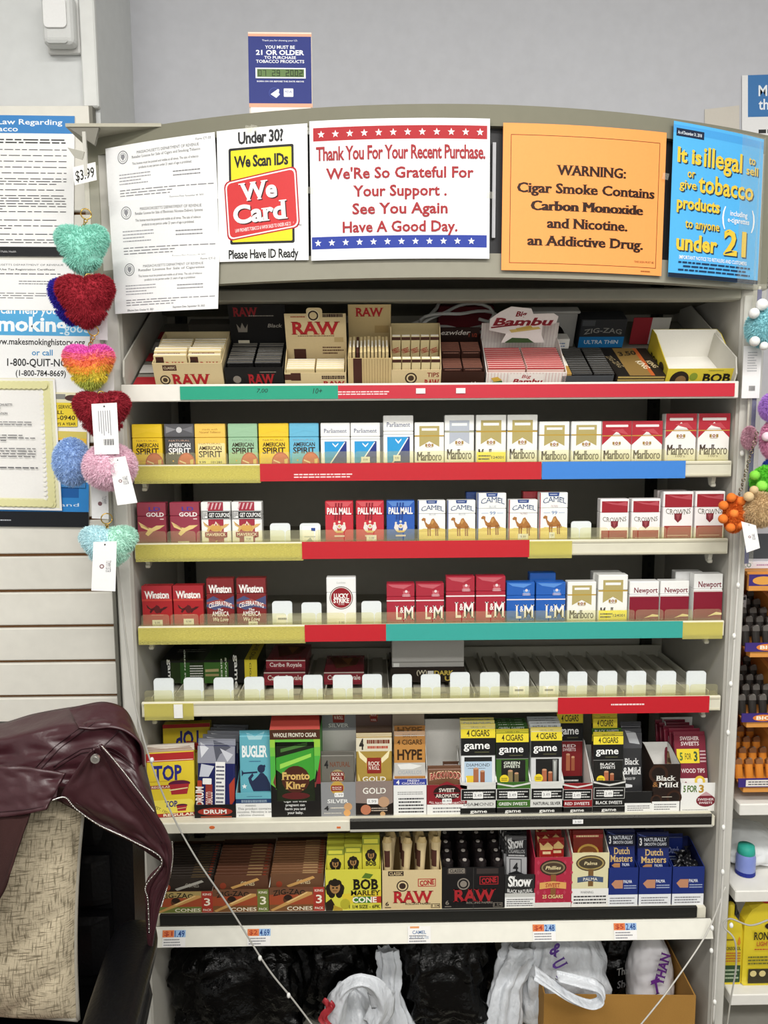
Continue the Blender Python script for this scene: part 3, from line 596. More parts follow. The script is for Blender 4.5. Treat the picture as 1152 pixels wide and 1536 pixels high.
def d_mav(p):
    p.r(.24, 0, .76, 1, 'a23344')
    for i in range(4): p.poly([(.26+i*.13, .02), (.32+i*.13, .02), (.24+i*.13, .16), (.2+i*.13, .16)], 'd8b4b8')
    p.r(0, .19, 1, .38, '1e1c1c'); p.fr(.015, .2, .985, .37, .012, 'f0f0ee'); p.r(.05, .22, .22, .35, 'f0f0ee'); p.bars(.06, .23, .21, .34, 4, '2a2a2a', 3, .6); p.t('GET COUPONS', .62, .285, .09, 'f4f4f2', .7, 'bn')
    wings(p, .3, .54, .24, .12, 'd8b070'); wings(p, .72, .54, .24, .12, 'd8b070'); p.poly([(.5, .42), (.62, .6), (.38, .6)], 'f0e0d8'); p.poly([(.5, .46), (.58, .58), (.42, .58)], 'a23344'); p.e(.5, .58, .2, .07, 'd2a458'); p.poly([(.12, .66), (.88, .66), (.88, .77), (.5, .84), (.12, .77)], '8e2a38'); p.t('MAVERICK', .5, .715, .065, 'f4ead8', .66, 'b'); p.poly([(.46, .86), (.54, .84), (.5, .88)], 'f0d8a0')
def d_pall(c):
    def f(p):
        p.poly([(.02, .01), (.98, .01), (.8, .12), (.2, .12)], {'c4303e:g': 'd25a60', '2d5cb4:g': '5a86cc'}[c])
        for i in range(3): p.poly([(.36+i*.1, .04), (.42+i*.1, .04), (.38+i*.1, .42), (.32+i*.1, .42)], '8c1f2c' if c[0] == 'c' else '23448e')
        p.t('PALL MALL', .5, .22, .14, 'f6f0ee', .86, 'Bn'); p.c(.5, .56, .085, 'e8e0e0', 12); p.c(.5, .56, .05, 'c8b070', 10); p.poly([(.3, .5), (.41, .53), (.43, .66), (.34, .67), (.26, .6)], 'e4dcd8'); p.poly([(.7, .5), (.59, .53), (.57, .66), (.66, .67), (.74, .6)], 'e4dcd8'); p.c(.33, .49, .04, 'eadfca', 8); p.c(.67, .49, .04, 'eadfca', 8); p.c(.5, .46, .045, 'eadfca', 8); p.poly([(.32, .66), (.68, .66), (.6, .7), (.4, .7)], 'd8b868'); p.r(.32, .755, .68, .79, 'e8d8d4')
    return c, f
def camel(p, x, y, s):
    q = lambda pts: [(x+a*s, y+b*s*p.W/p.H) for a, b in pts]
    p.poly(q([(-.5, -.25), (-.42, -.33), (-.3, -.3), (-.3, -.12), (-.18, .0), (-.1, -.02), (0, -.26), (.1, -.3), (.2, -.12), (.3, 0), (.36, .14), (.3, .2), (-.14, .22), (-.28, .12), (-.38, -.18), (-.48, -.18)]), 'a8713a')
    for a in (-.18, -.08, .2, .29): p.poly(q([(a-.04, .1), (a+.05, .1), (a+.03, .34), (a+.04, .58), (a-.02, .58), (a-.03, .34)]), '94602e')
    p.poly(q([(-.05, -.1), (.05, -.24), (.12, -.14), (.02, .02)]), 'c49456'); p.poly(q([(.34, .06), (.39, .2), (.36, .3)]), '7d4f26')
def d_camel(edge, n99=0, sub='b0b6c0'):
    def f(p):
        p.poly([(.3, 0), (.7, 0), (.68, .07), (.32, .07)], '2f4a8a'); p.bars(.36, .02, .64, .05, 1, 'd8dce8', 2); p.r(0, 0, .035, 1, edge)
        p.t('CAMEL', .53, .2 if not n99 else .17, .1, '38507c', .82, 'ns', arc=.45); p.t('BLUE' if edge[0] == '2' else 'FILTERS', .53, .31 if not n99 else .26, .04, sub, .24)
        if n99: p.t('99', .53, .385, .065, '5a80b4', .2); p.r(.14, .382, .38, .39, '8aa6cc'); p.r(.68, .382, .9, .39, '8aa6cc')
        sy = .64 if not n99 else .68; p.r(.035, sy, 1, 1, 'ecd884'); p.poly([(.035, sy+.03), (.2, sy-.02), (.5, sy), (.8, sy-.03), (1, sy), (1, sy+.05), (.035, sy+.06)], 'dcc46a'); camel(p, .5, sy-.11, .74)
    return 'f2f3f1', f
def d_crown(k=0):
    def f(p):
        p.r(.05, .05, .95, .3, '9c2430'); p.poly([(.1, .06), (.6, .1), (.9, .06), (.95, .16), (.4, .12)], 'b8505a'); p.t('CROWNS', .5, .44 if not k else .37, .1, '6a6a5a', .82, 's', arc=-.25); y = .57 if not k else .5
        p.poly([(.37, y-.08), (.63, y-.08), (.62, y+.03), (.5, y+.1), (.38, y+.03)], '7c2a34'); p.poly([(.43, y-.06), (.57, y-.06), (.5, y+.06)], '9c4a50'); p.r(.05, .7 if not k else .66, .95, .99, 'a03a34'); p.r(.15, .86 if not k else .84, .85, .872 if not k else .852, 'e8cfc8')
    return 'f4f0f0', f
def d_win(k=0):
    def f(p):
        if not k: p.r(0, 0, 1, .3, 'a82c34'); p.r(0, .3, 1, .34, 'c4433a'); p.t('Winston', .5, .2, .16, 'f4eeea', .84, 'Bsn'); wings(p, .34, .52, .2, .1, '4a161a'); wings(p, .66, .52, .2, .1, '4a161a'); p.e(.5, .53, .1, .09, '5a1a1e'); p.bars(.3, .64, .7, .67, 1, 'd07a70', 3)
        else:
            p.poly([(0, .42), (.25, .34), (.6, .44), (1, .34), (1, .6), (.6, .56), (.3, .62), (0, .55)], '4a5078'); p.poly([(0, .46), (.5, .4), (1, .52), (1, .56), (.5, .5), (0, .5)], '9a4a48')
            p.t('Winston', .5, .2, .15, 'f4eeea', .86, 'Bsn'); p.t('CELEBRATING', .5, .54, .09, 'f2ece8', .84, 'b', arc=.6); p.t('The', .5, .61, .045, 'f2ece8', .2, 'bi'); p.t('AMERICA', .5, .69, .09, 'f2ece8', .62, 'b'); p.t('We Love', .5, .8, .075, 'f2ece8', .56, 'bi')
    return ('ab2c30:g' if not k else '7f2a2c:g'), f
def d_lucky(p): p.t('Luckies', .5, .1, .04, 'b0b4ae', .3, 'i'); p.c(.5, .4, .4, '6e5a52', 28); p.c(.5, .4, .37, 'f4f2ee', 28); p.c(.5, .4, .35, '8f1c26', 28); p.t('LUCKY', .5, .36, .085, 'f6f2ee', .5, 'Bn'); p.t('STRIKE', .5, .455, .085, 'f6f2ee', .54, 'Bn'); p.t('FILTERS', .5, .525, .03, 'e8dcd8', .2)
def d_lm(c, hi):
    def f(p): p.poly([(.05, .02), (.9, .03), (.6, .12), (.2, .08)], hi); p.poly([(.58, .17), (.82, .17), (.8, .3), (.6, .3)], hi); p.c(.7, .18, .05, 'e8d8da', 8); p.bars(.56, .24, .86, .3, 2, 'e0c4c8', 2); p.r(0, .375, 1, .4, 'f0e4e4'); p.t('L', .42, .66, .3, 'f2ece8', .22, 'bs'); p.t('&', .545, .6, .13, 'f2ece8', .15, 'bs'); p.t('M', .79, .66, .3, 'f2ece8', .38, 'bs')
    return c, f
def d_newp(p): p.r(0, .33, 1, 1, '84182e'); p.t('Newport', .55, .2, .115, '7a2436', .8, 'b'); p.r(0, .335, 1, .35, 'e8dcd8'); p.poly([(.5, .84), (.8, .75), (1, .77), (1, .81), (.75, .81)], 'efe0b0')
DZ = .021
def pack(px0, px1, S, design, label, k=0, y=.012, st=None, rz=0, group=None):
    py = 660 if S == S2 else 787 if S == S3 else 905
    a, b = V(px0, py, y).x, V(px1, py, y).x; w_ = b-a; H = (.0925, .1065)[k]; D = .023; base, fn = design
    if isinstance(base, str) and ':' not in base: base += ':g'
    t = thing('cigarette_pack', label, 'cigarette pack', ((a+b)/2, y, S+DZ+.0002), (0, 0, R(rz)), group)
    p = PR(w_, H); fn(p); seam = .3; zs = H*(1-seam); mp = face(-w_/2, w_/2, 0, H, -.0002)
    mb = MB().box(-w_/2, w_/2, 0, D, 0, zs-.0002, base, .0012); mb.pr(p, mp, lo=seam); mb.build('pack_body', t)
    ml = MB().box(-w_/2, w_/2, 0, D, zs+.0002, H, base, .0012); ml.pr(p, mp, hi=seam); ml.build('flip_lid', t)
    if st:
        sx, sy, sw = st; z = H*(1-sy); m = MB().box(sx*w_-w_/2-sw*w_/2, sx*w_-w_/2+sw*w_/2, -.0022, -.0016, z-.006, z+.006, 'f2f2ee')
        q = PR(sw*w_, .012); q.t('9.99', .5, .5, .42, '6a6a72', .5); m.pr(q, face((sx-sw/2)*w_-w_/2, (sx+sw/2)*w_-w_/2, z-.006, z+.006, -.0023)); o = m.build('price_sticker', t); o['label'] = 'small white price sticker'
    return t
WH = 'f2f2f0'
row2 = [(198, 243, d_spirit('ecc832'), 'yellow pack with red disc, first at the left of the upper cigarette shelf', 0), (247, 291, d_spirit('4a4a4c', 'eeeeee', 'c8a08a', 0, '5a5a5e'), 'black and grey pack with white lettering and red disc', 0),
 (292, 338, d_spirit('f0c65c', promo=1), 'pale orange pack with cream panel and yellow price sticker at the left', 0), (342, 386, d_spirit('9cc4a0', sub='8aa68c'), 'pale green pack with red disc between pale orange and yellow packs', 0),
 (388, 433, d_spirit('ecc832'), 'yellow pack with red disc between pale green and light blue packs', 0), (434, 478, d_spirit('6ab8d8', sub='8a9cae'), 'light blue pack with red disc beside the white and blue packs', 0),
 (481, 525, (WH, d_parl), 'short white pack with blue diagonal panel, left one of three', 0), (526, 570, (WH, d_parl), 'short white pack with blue diagonal panel and torn sticker, middle of three', 0), (575, 620, (WH, d_parl), 'tall white pack with blue diagonal panel', 1),
 (622, 666, d_mgold(), 'short white pack with gold banner beside the tall blue panelled one', 0), (667, 711, d_mgold('b4bac6', 'a8a890', 1), 'tall white pack with silver grey banner', 1), (714, 759, d_mgold(k=1, promo=1), 'tall white pack with gold banner and yellow price sticker, upper shelf', 1),
 (761, 806, d_mgold(k=1), 'tall white pack with gold banner and no sticker, upper shelf', 1), (809, 854, d_mgold(k=0), 'short white pack with gold banner, just right of the tall gold bannered ones', 0), (857, 902, d_mgold(), 'short white pack with gold banner touching the first red topped pack', 0),
 (903, 947, d_mred(), 'short red topped white pack, left one of the two', 0), (948, 993, d_mred(), 'short red topped white pack leaning slightly, right one of the two', 0), (998, 1044, d_mred(1), 'tall red topped white pack, second from the right end', 1), (1047, 1094, d_mred(1), 'tall red topped white pack at the right end of its shelf', 1)]
ST2 = {1: None, 7: (.5, .8, .3), 8: (.45, .8, .24)}
for i, (a, b, d, l, k) in enumerate(row2): pack(a, b, S2, d, l, k, st=ST2.get(i), rz=(-3 if i == 16 else 0))
row3 = [(206, 249, ('983a4c', d_gold), 'maroon pack with golden wings at the left end of its shelf', 0, None), (255, 299, ('983a4c', d_gold), 'maroon pack with golden wings and a white price sticker', 0, (.45, .92, .38)),
 (302, 346, (WH, d_mav), 'white and maroon pack with black coupon band, no sticker', 0, None), (348, 393, (WH, d_mav), 'white and maroon pack with black coupon band and price sticker', 0, (.55, .82, .3)),
 (488, 530, d_pall('c4303e:g'), 'bright red pack with white crest, left one of two', 0, None), (534, 576, d_pall('c4303e:g'), 'bright red pack with white crest and price sticker', 0, (.55, .82, .36)), (580, 622, d_pall('2d5cb4:g'), 'royal blue pack with white crest and heading', 0, None),
 (627, 668, d_camel('2f4a8a'), 'short white pack with brown camel beside the royal blue pack', 0, None), (671, 713, d_camel('2f4a8a'), 'short blue edged camel pack leaning on the tall one', 0, None), (716, 759, d_camel('2f4a8a', 1), 'tall blue edged white pack with camel', 1, None), (763, 806, d_camel('a03038', 0, 'c0a8a8'), 'short red edged camel pack with price sticker', 0, (.5, .82, .36)), (809, 851, d_camel('a03038', 1, 'c0a8a8'), 'tall red edged white pack with camel', 1, (.45, .82, .2)),
 (900, 943, d_crown(), 'short white and maroon shield pack, left one of two', 0, None), (947, 990, d_crown(), 'short white and maroon shield pack next to the tall ones', 0, None), (994, 1039, d_crown(1), 'tall white and maroon shield pack, left one of two', 1, None), (1042, 1086, d_crown(1), 'tall white and maroon shield pack at the shelf right end', 1, None)]
for a, b, d, l, k, s in row3: pack(a, b, S3, d, l, k, st=s)
row4 = [(213, 258, d_win(), 'short red pack with dark eagle at the left end of its shelf', 0, (.5, .83, .34)), (260, 305, d_win(), 'short red pack with dark eagle, second from the left end', 0, (.5, .81, .34)), (310, 351, d_win(1), 'tall brownish red pack with arched white lettering, left one', 1, None), (355, 399, d_win(1), 'tall brownish red pack with arched white lettering and price sticker', 1, (.55, .9, .32)),
 (490, 534, (WH, d_lucky), 'tall white pack with a dark red disc standing alone', 1, (.5, .88, .36)), (580, 622, d_lm('ab2a3c:g', 'c4606a'), 'short crimson pack with white capitals beside the empty pusher', 0, None), (624, 666, d_lm('ab2a3c:g', 'c4606a'), 'short crimson pack with white capitals beside the tall crimson packs', 0, None),
 (669, 712, d_lm('ab2a3c:g', 'c4606a'), 'tall crimson pack with white capitals, left one', 1, None), (714, 758, d_lm('ab2a3c:g', 'c4606a'), 'tall crimson pack with white capitals beside the blue packs', 1, None), (760, 802, d_lm('2560b8:g', '5a90d8'), 'bright blue pack with white capitals beside the crimson packs', 0, None), (804, 848, d_lm('2560b8:g', '5a90d8'), 'bright blue pack with white capitals beside the gold bannered pack', 0, None),
 (851, 894, d_mgold(), 'short white pack with gold banner beside the bright blue packs', 0, None), (897, 941, d_mgold(k=1, promo=1), 'tall white gold bannered pack with yellow sticker above the teal strip', 1, None), (944, 988, (WH, d_newp), 'short white topped dark maroon pack, left one of two', 0, None), (990, 1033, (WH, d_newp), 'short white topped dark maroon pack, right one of two', 0, None), (1040, 1083, (WH, d_newp), 'tall white topped dark maroon pack at the right end', 1, None)]
for a, b, d, l, k, s in row4: pack(a, b, S4, d, l, k, st=s)
# second packs in the lanes that show one behind the first
blank = lambda p: None
for a, b, S, c, l, k in ((784, 826, S3, 'a03038', 'tall red pack hidden behind the camel packs, only its top showing', 1), (794, 833, S4, '2560b8:g', 'blue pack standing behind the bright blue ones', 1), (1012, 1052, S4, 'dedede', 'white pack behind the tall maroon one, only its top corner showing', 1), (985, 1029, S3, 'e2d8d8', 'pale pack just behind the tall shield packs', 1), (889, 932, S4, 'e8e8e4', 'white pack behind the gold bannered one with yellow sticker', 1), (563, 600, S2, 'd8dade', 'white pack hidden behind the tall blue panelled one', 0), (699, 741, S3, '2f4a8a', 'blue pack hidden behind the camel packs', 1)):
    pack(a, b, S, (c, blank), l, k, y=.04)
# ------------------------------------------------------------------ display trays and pouches
def tray(name, label, x0, x1, z, y, d, hf, hb, col, front=None, back=None, inner='eceae3', side=None, rot=(0, 0, 0), cat='display box', group=None, hb2=None, loc=None, backcol=None):
    t = thing(name, label, cat, loc if loc is not None else ((x0+x1)/2, y, z), rot, group); w2 = (x1-x0)/2-.0006; th = .0014
    m = MB().box(-w2, w2, 0, th, 0, hf, col)
    if front: p = PR(2*w2, hf); front(p); m.pr(p, face(-w2, w2, 0, hf, -.0001))
    m.poly([(-w2, th+.0002, 0), (w2, th+.0002, 0), (w2, th+.0002, hf), (-w2, th+.0002, hf)], inner); m.build('front_panel', t)
    for s in (-1, 1):
        m = MB().prism([(th, .0), (d, .0), (d, hb), (d*.8 if hb > hf else d, hb), (th, hf)], 0, th, side or col, lambda a, q, c: (s*(w2-q), a, c))
        m.poly([(s*(w2-th-.0002), a, c) for a, c in ((th, 0), (d, 0), (d, hb), (d*.8, hb), (th, hf))], inner); m.build('side_panel', t)
    m = MB().box(-w2, w2, d-th, d, 0, hb2 or hb, backcol or col); h = hb2 or hb
    m.poly([(-w2, d-th-.0003, .001), (w2, d-th-.0003, .001), (w2, d-th-.0003, h), (-w2, d-th-.0003, h)], inner)
    if back: p = PR(2*w2, h); back(p); m.pr(p, face(-w2, w2, 0, h, d-th-.0005))
    m.build('back_panel', t); MB().box(-w2, w2, th, d-th, 0, .0012, inner).build('base', t)
    return t
def pouch(name, label, xc, w, z, H, y, base, fn, lean=0, th=.007, cat='cigar pouch', group=None, rz=0, seal=.05, sealc=None, loc=None, rot=None):
    t = thing(name, label, cat, loc if loc is not None else (xc, y, z), rot if rot is not None else (-R(lean), 0, R(rz)), group)
    m = MB().box(-w/2, w/2, 0, th, 0, H*(1-seal), base, min(.0024, th*.32), 2); p = PR(w, H); fn(p); mp = face(-w/2, w/2, 0, H, -.0001)
    m.pr(p, mp, lo=seal); m.build('pouch_body', t)
    m = MB().box(-w/2, w/2, th*.3, th*.5, H*(1-seal), H, sealc or base); p2 = PR(w, H); fn(p2); m.pr(p2, face(-w/2, w/2, 0, H, th*.3-.0001), hi=seal)
    for i in range(3): m.box(-w/2, w/2, th*.3-.0008, th*.3, H*(1-seal*(.2+.3*i))-.0006, H*(1-seal*(.2+.3*i)), sealc or base)
    m.build('top_seal', t); return t
def PX(px, py, Y=.012): return V(px, py, Y)
Z6 = S6+.0242
def row6(px0, px1, Y=.014, py=1190): return V(px0, py, Y).x, V(px1, py, Y).x
def z6(py, Y, px=640): return V(px, py, Y).z
def cig(p, x, y0, y1, w, c): p.r(x, y0, x+w, y1, c); p.e(x+w/2, y0, w/2, .012, 'c99a78', 10)
def g_pouch(flav, body, ink, kind=0):
    def f(p):
        p.r(0, 0, 1, .155, 'ecd83a'); p.t('SAVE ON', .5, .035, .022, '5a5220', .42); p.t('4 CIGARS', .5, .1, .07, '33301a', .66, 'bn'); p.r(0, .155, 1, .35, '161616'); p.t('game', .46, .235, .085, 'f4f4f2', .76, 'b'); p.bars(.4, .3, .85, .33, 1, '55553a', 2); p.r(0, .35, 1, .356, '8a8a88')
        if kind == 1: p.r(.1, .37, .9, 1, 'b9cfe2'); p.r(.1, .37, .9, .42, '202020'); p.t(flav, .5, .46, .034, '26303a', .68); p.bars(.2, .49, .75, .505, 1, '5a6a78', 2); cg = ('a86a48', '97593a'); p.rr(.14, .58, .4, .66, .03, 'e8c83c')
        else:
            p.r(.16, .37, .9, 1, '1c1c1a' if kind != 3 else body); ls = flav.split(' '); cg = ('8a7a54', '7a6a48') if kind == 0 and body[0] == '3' else ('b06a4a', 'a05c3e')
            if kind == 4: p.poly([(.7, .38), (.85, .38), (.82, .66), (.72, .66)], '8a8c88'); p.poly([(.74, .4), (.8, .4), (.78, .62)], 'c8cac6')
            else:
                for i, s in enumerate(ls): p.t(s, .48, .405+.042*i, .032, ink, .5, 'b')
        cig(p, .36, .5, .68, .15, cg[0]); cig(p, .56, .53, .68, .13, cg[1])
        if kind in (0, 4): p.c(.25, .6, .14, 'e8d030'); p.bars(.16, .58, .34, .62, 2, '4a4420', 3)
    return f
def g_front(flav, body, ink):
    def f(p):
        p.poly([(0, 0), (.25, .06), (.5, .1), (.75, .06), (1, 0), (1, .06), (.5, .16), (0, .06)], 'd8d8d4'); p.r(.02, .2, .98, .56, '141414'); p.fr(.02, .2, .98, .56, .012, 'd8d8d4'); p.bars(.1, .26, .92, .5, 3, 'd8d8d6', 4); p.rr(.34, .3, .62, .5, .02, 'f2f2f0'); p.t('3.49', .48, .4, .09, '77777c', .2)
        p.t(flav, .5, .68, .095, ink, .82, 'b'); p.r(0, .79, 1, .8, 'c8c8c4'); p.r(0, .8, 1, 1, '141414'); p.t('game', .5, .9, .1, 'f2f2f0', .46, 'b')
    return f
def game(px0, px1, ytop, flav, body, ink, fb, fi, n, kind, lab, edge, gy=1175, bbot=1221, pfirst=None, hbpy=1069):
    a, b = row6(px0, px1, .014, 1200); hf = z6(gy, .014)-Z6; D = .085
    hb = z6(hbpy, .014+D)-Z6
    tray('cigar_display_box', lab, a, b, Z6, .014, D, hf, hf+.045, fb, g_front(flav, fb, fi), side='e8e8e4', group=None)
    H = z6(ytop, .03)-Z6-.004; fn = g_pouch(flav, body, ink, kind); xc = (a+b)/2; w = b-a-.006
    f0 = pouch('cigar_pouch', 'front cigar pouch with yellow top band in the '+lab.split(' of ')[-1], xc, w, Z6+.0015, H, .019, body+':g', fn, 4, .008, rz=0)
    def edgep(p): p.r(0, 0, 1, .07, edge); p.t(flav, .5, .035, .03, fi, .8, 'b'); p.r(0, .07, 1, .155, 'ecd83a'); p.t('SAVE ON', .5, .11, .04, '5a5220', .5); p.r(0, .155, 1, .36, '161616')
    src = None
    for i in range(1, n):
        yy = .019+.0098*i
        if src is None: src = pouch('cigar_pouch', 'cigar pouch hidden behind the front one in the '+lab.split(' of ')[-1], xc, w, Z6+.0015, H+.004, yy, body+':g', edgep, 4, .008, group=lab.split(' of ')[-1]+' pouches'); 
        else: dup(src, (xc, yy, Z6+.0015+.001*i))
    return f0
game(690, 746, 1086, 'DIAMOND', 'e6e8ea', '26303a', 'dcdcd8', '8a8a88', 3, 1, 'white and black display box of diamond flavour cigars', 'd8c83a', hbpy=1069)
game(743, 796, 1094, 'GREEN SWEETS', '3d6a26', 'e8f0e0', '3d6a26', 'f0f4ea', 5, 0, 'green display box of green sweets cigars', '2b4a1e')
game(795, 846, 1092, 'NATURAL SILVER', 'd6d8d8', '3a3a3a', 'dcdcd8', '2a2a2a', 5, 4, 'silver white display box of natural silver cigars', 'c4c8c8')
# red sweets: only two pouches left, deep in the box
a, b = row6(843, 889); hf = z6(1178, .014)-Z6
tray('cigar_display_box', 'red fronted display box, mostly empty with white sloping side', a, b, Z6, .014, .085, hf, hf+.065, '8a1c22', g_front('RED SWEETS', '8a1c22', 'f4e8e8'), side='f0f0ec')
H = z6(1066, .075)-Z6-.004
def g_red(p):
    g_pouch('RED SWEETS', '7a1e22', 'e8d8d8', 3)(p); p.r(0, .74, 1, 1, '181616'); p.bars(.08, .77, .95, .97, 5, 'd8d8d6', 6)
pouch('cigar_pouch', 'dark red cigar pouch standing deep in the red fronted display box', (a+b)/2-.002, b-a-.008, Z6+.002, H, .07, '7a1e22:g', g_red, 3)
game(889, 938, 1100, 'BLACK SWEETS', '20201e', 'f0f0ee', '181816', 'f2f2f0', 2, 0, 'black display box of black sweets cigars', '3d6a26')
a, b = row6(886, 922, .06); pouch('cigar_pouch', 'taller yellow topped pouch behind the black sweets pouch', (a+b)/2, b-a, Z6+.002, z6(1076, .05)-Z6-.002, .047, '20201e:g', g_pouch('BLACK SWEETS', '20201e', 'f0f0ee'), 3)
pouch('cigar_pouch', 'yellow topped pouch at the very back behind the black sweets box', (a+b)/2+.001, b-a, Z6+.002, z6(1068, .06)-Z6-.002, .058, '20201e:g', g_pouch('BLACK SWEETS', '20201e', 'f0f0ee'), 3)
# grey pipe tobacco cigars
a, b = row6(937, 980); hf = z6(1192, .014)-Z6
def bm_f(p): p.r(0, .55, 1, 1, 'eeeeec'); p.bars(.1, .65, .9, .95, 3, '77777a', 3)
tray('cigar_display_box', 'black and white low display box with grey pouches leaning in it', a, b, Z6, .014, .08, hf, hf+.06, '1a1a1a', bm_f, side='ecebe8')
def bm_p(p): p.r(0, 0, 1, .25, '4a4a4e'); p.poly([(.2, .02), (.7, .05), (.9, .2), (.4, .18)], 'b8babe'); p.t('Black', .5, .42, .08, 'e8e8e8', .7, 'bs'); p.t('&Mild', .5, .54, .09, 'f2f2f2', .86, 'bs'); p.t('WOOD TIP', .4, .64, .03, 'd8d8d8', .5, 'b'); p.poly([(.1, .7), (.5, .72), (.5, .75), (.1, .76)], 'e8e8ea'); p.poly([(.1, .82), (.5, .85), (.5, .88), (.1, .87)], 'c8c8cc'); p.r(0, .93, 1, 1, 'f0f0ee')
pouch('cigar_pouch', 'grey and charcoal cigar pouch with crumpled foil top', (a+b)/2-.006, .045, Z6+.002, z6(1100, .04)-Z6-.003, .034, '38383a:f', bm_p, 8)
pouch('cigar_pouch', 'second charcoal foil pouch behind the grey one', (a+b)/2-.003, .045, Z6+.002, z6(1090, .05)-Z6-.003, .045, '3a3a3e:f', lambda p: None, 8)
# black and brown box with open white top
a, b = row6(978, 1020); hf = z6(1151, .014)-Z6
def bm2(p):
    for q in ((.2, .2, .5), (.8, .7, .4), (.15, .75, .3)): p.c(q[0], q[1], q[2]*.7, '3a2216', 20); p.c(q[0], q[1], q[2]*.5, '1e1410', 20)
    p.t('Black', .48, .29, .105, 'f2f0ea', .72, 'bs'); p.t('&', .1, .42, .1, '9a6a3a', .2, 'b'); p.t('Mild', .58, .43, .11, 'f2f0ea', .72, 'bs'); p.r(.35, .68, .72, .69, 'd8d0c0'); p.r(0, .78, 1, 1, 'f2f2f0'); p.bars(.08, .82, .9, .97, 3, '88888a', 3)
tray('cigar_display_box', 'dark brown open box with white lettering beside the burgundy display', a, b, Z6, .014, .075, hf, hf+.018, '241712', bm2, side='2a1a12', inner='efeeea')
x = b-.012; pouch('cigar_pouch', 'brown cigar wrapper lying in the dark brown open box', 0, .012, 0, .05, 0, '6a5138', lambda p: p.r(0, .3, 1, .5, '3a2a1c'), loc=(x, .045, Z6+.07), rot=(-R(40), R(20), 0), th=.004)
# burgundy display at the right end
a, b = row6(1021, 1077); hf = z6(1180, .014)-Z6
def sw_f(p): p.t('5 FOR', .25, .2, .22, '5a7a3a', .38, 'Bn'); p.t('3', .55, .2, .26, 'b8902c', .14, 'B'); p.e(.68, .62, .26, .22, '7a2230'); p.t('SWISHER', .68, .58, .08, 'f0e4e4', .44, 'b'); p.t('SWEETS', .68, .7, .07, 'f0e4e4', .36, 'b'); p.poly([(.5, .45), (.68, .3), (.86, .45)], 'c8a0a4'); p.bars(.05, .92, .8, .97, 1, '9a9a9c', 2)
tray('cigar_display_box', 'white sloped display of burgundy cigars at right end of the pouch shelf', a, b, Z6, .014, .13, hf, z6(1081, .14)-Z6, 'efefec', sw_f, side='efefec', inner='f2f1ee')
def sw_p(p): p.r(0, 0, 1, .62, '7c2638'); p.t('SWISHER', .5, .09, .05, 'ecdcdc', .62, 'bs'); p.t('SWEETS', .5, .16, .05, 'ecdcdc', .58, 'bs'); p.r(.06, .23, .78, .42, 'ecd43a'); p.t('5', .2, .33, .1, '5a7a3a', .1, 'B'); p.t('FOR', .42, .33, .08, '5a5a2a', .2, 'b'); p.t('3', .66, .33, .12, '3a5a3a', .12, 'B'); p.bars(.8, .24, .99, .42, 4, 'd8b8bc', 4); p.t('WOOD TIPS', .55, .52, .055, 'ecdcdc', .75, 'b'); p.r(0, .62, 1, 1, 'f0eeea'); p.poly([(.05, .78), (.3, .66), (.55, .78)], '7c2638'); p.t('SWISHER', .35, .82, .05, '8a3a48', .6, 'b'); p.c(.75, .66, .17, 'e8c84a', 20); p.c(.75, .66, .09, 'f0eeea', 16)
sp = None
for i in range(5):
    y = .026+.017*i
    if i == 0: pouch('cigar_pouch', 'front burgundy and white pouch with yellow price patch', (a+b)/2-.006, b-a-.012, Z6+.003, z6(1108, .04)-Z6, y, '7c2638:g', sw_p, 14)
    elif sp is None: sp = pouch('cigar_pouch', 'burgundy pouch hidden behind the front one, only its top edge showing', (a+b)/2-.009, b-a-.012, Z6+.003, z6(1105, .05)-Z6, y, '7c2638:g', lambda p: None, 14, group='burgundy pouches in the white display')
    else: dup(sp, ((a+b)/2-.009-.003*i, y, Z6+.003))
# backwoods: white sloping empty card with one brown pouch
a, b = row6(640, 701); hf = z6(1178, .014)-Z6
def bw_f(p): p.poly([(0, .5), (0, .2), (.25, .02), (.5, -.12), (.75, .02), (1, .2), (1, .65), (0, .65)], '8a1f2a'); p.e(.5, .25, .34, .26, '2a1414'); p.t('SWEET', .5, .17, .12, 'f0e6dc', .4, 'bs'); p.e(.5, .27, .36, .025, '8a1f2a'); p.t('AROMATIC', .5, .36, .12, 'f0e6dc', .58, 'bs'); p.t('ALL NATURAL TOBACCO', .5, .56, .07, 'f0e0dc', .9, 'b', arc=-.8); p.r(0, .65, 1, 1, 'f2f2ef'); p.bars(.15, .72, .88, .95, 2, '8a8a8c', 3); p.rr(.38, .45, .62, .62, .02, 'f2f2f0'); p.t('8.49', .5, .53, .07, '77777c', .2)
tray('cigar_display_box', 'white sloped display with one brown pouch in front', a, b, Z6, .014, .10, hf, z6(1082, .1)-Z6, '8a1f2a', bw_f, side='e9e7e0', inner='eeece6', backcol='efede8')
def bw_p(p): p.t('BACKWOODS', .5, .225, .15, 'e8cfa8', .9, 'Bsn', arc=.3); p.t('BACKWOODS', .5, .23, .13, '9c2630', .87, 'bsn', arc=.36)
pouch('cigar_pouch', 'brown foil pouch with red arched lettering in the white sloped display', (a+b)/2, b-a-.006, Z6+.003, z6(1154, .02)-Z6, .018, '74503a:g', bw_p, 6, .012)
pouch('cigar_pouch', 'folded brown foil pouch tucked behind the front brown one', (a+b)/2+.012, .035, Z6+.003, z6(1148, .04)-Z6, .036, '5d4030:g', lambda p: None, 10, .008)
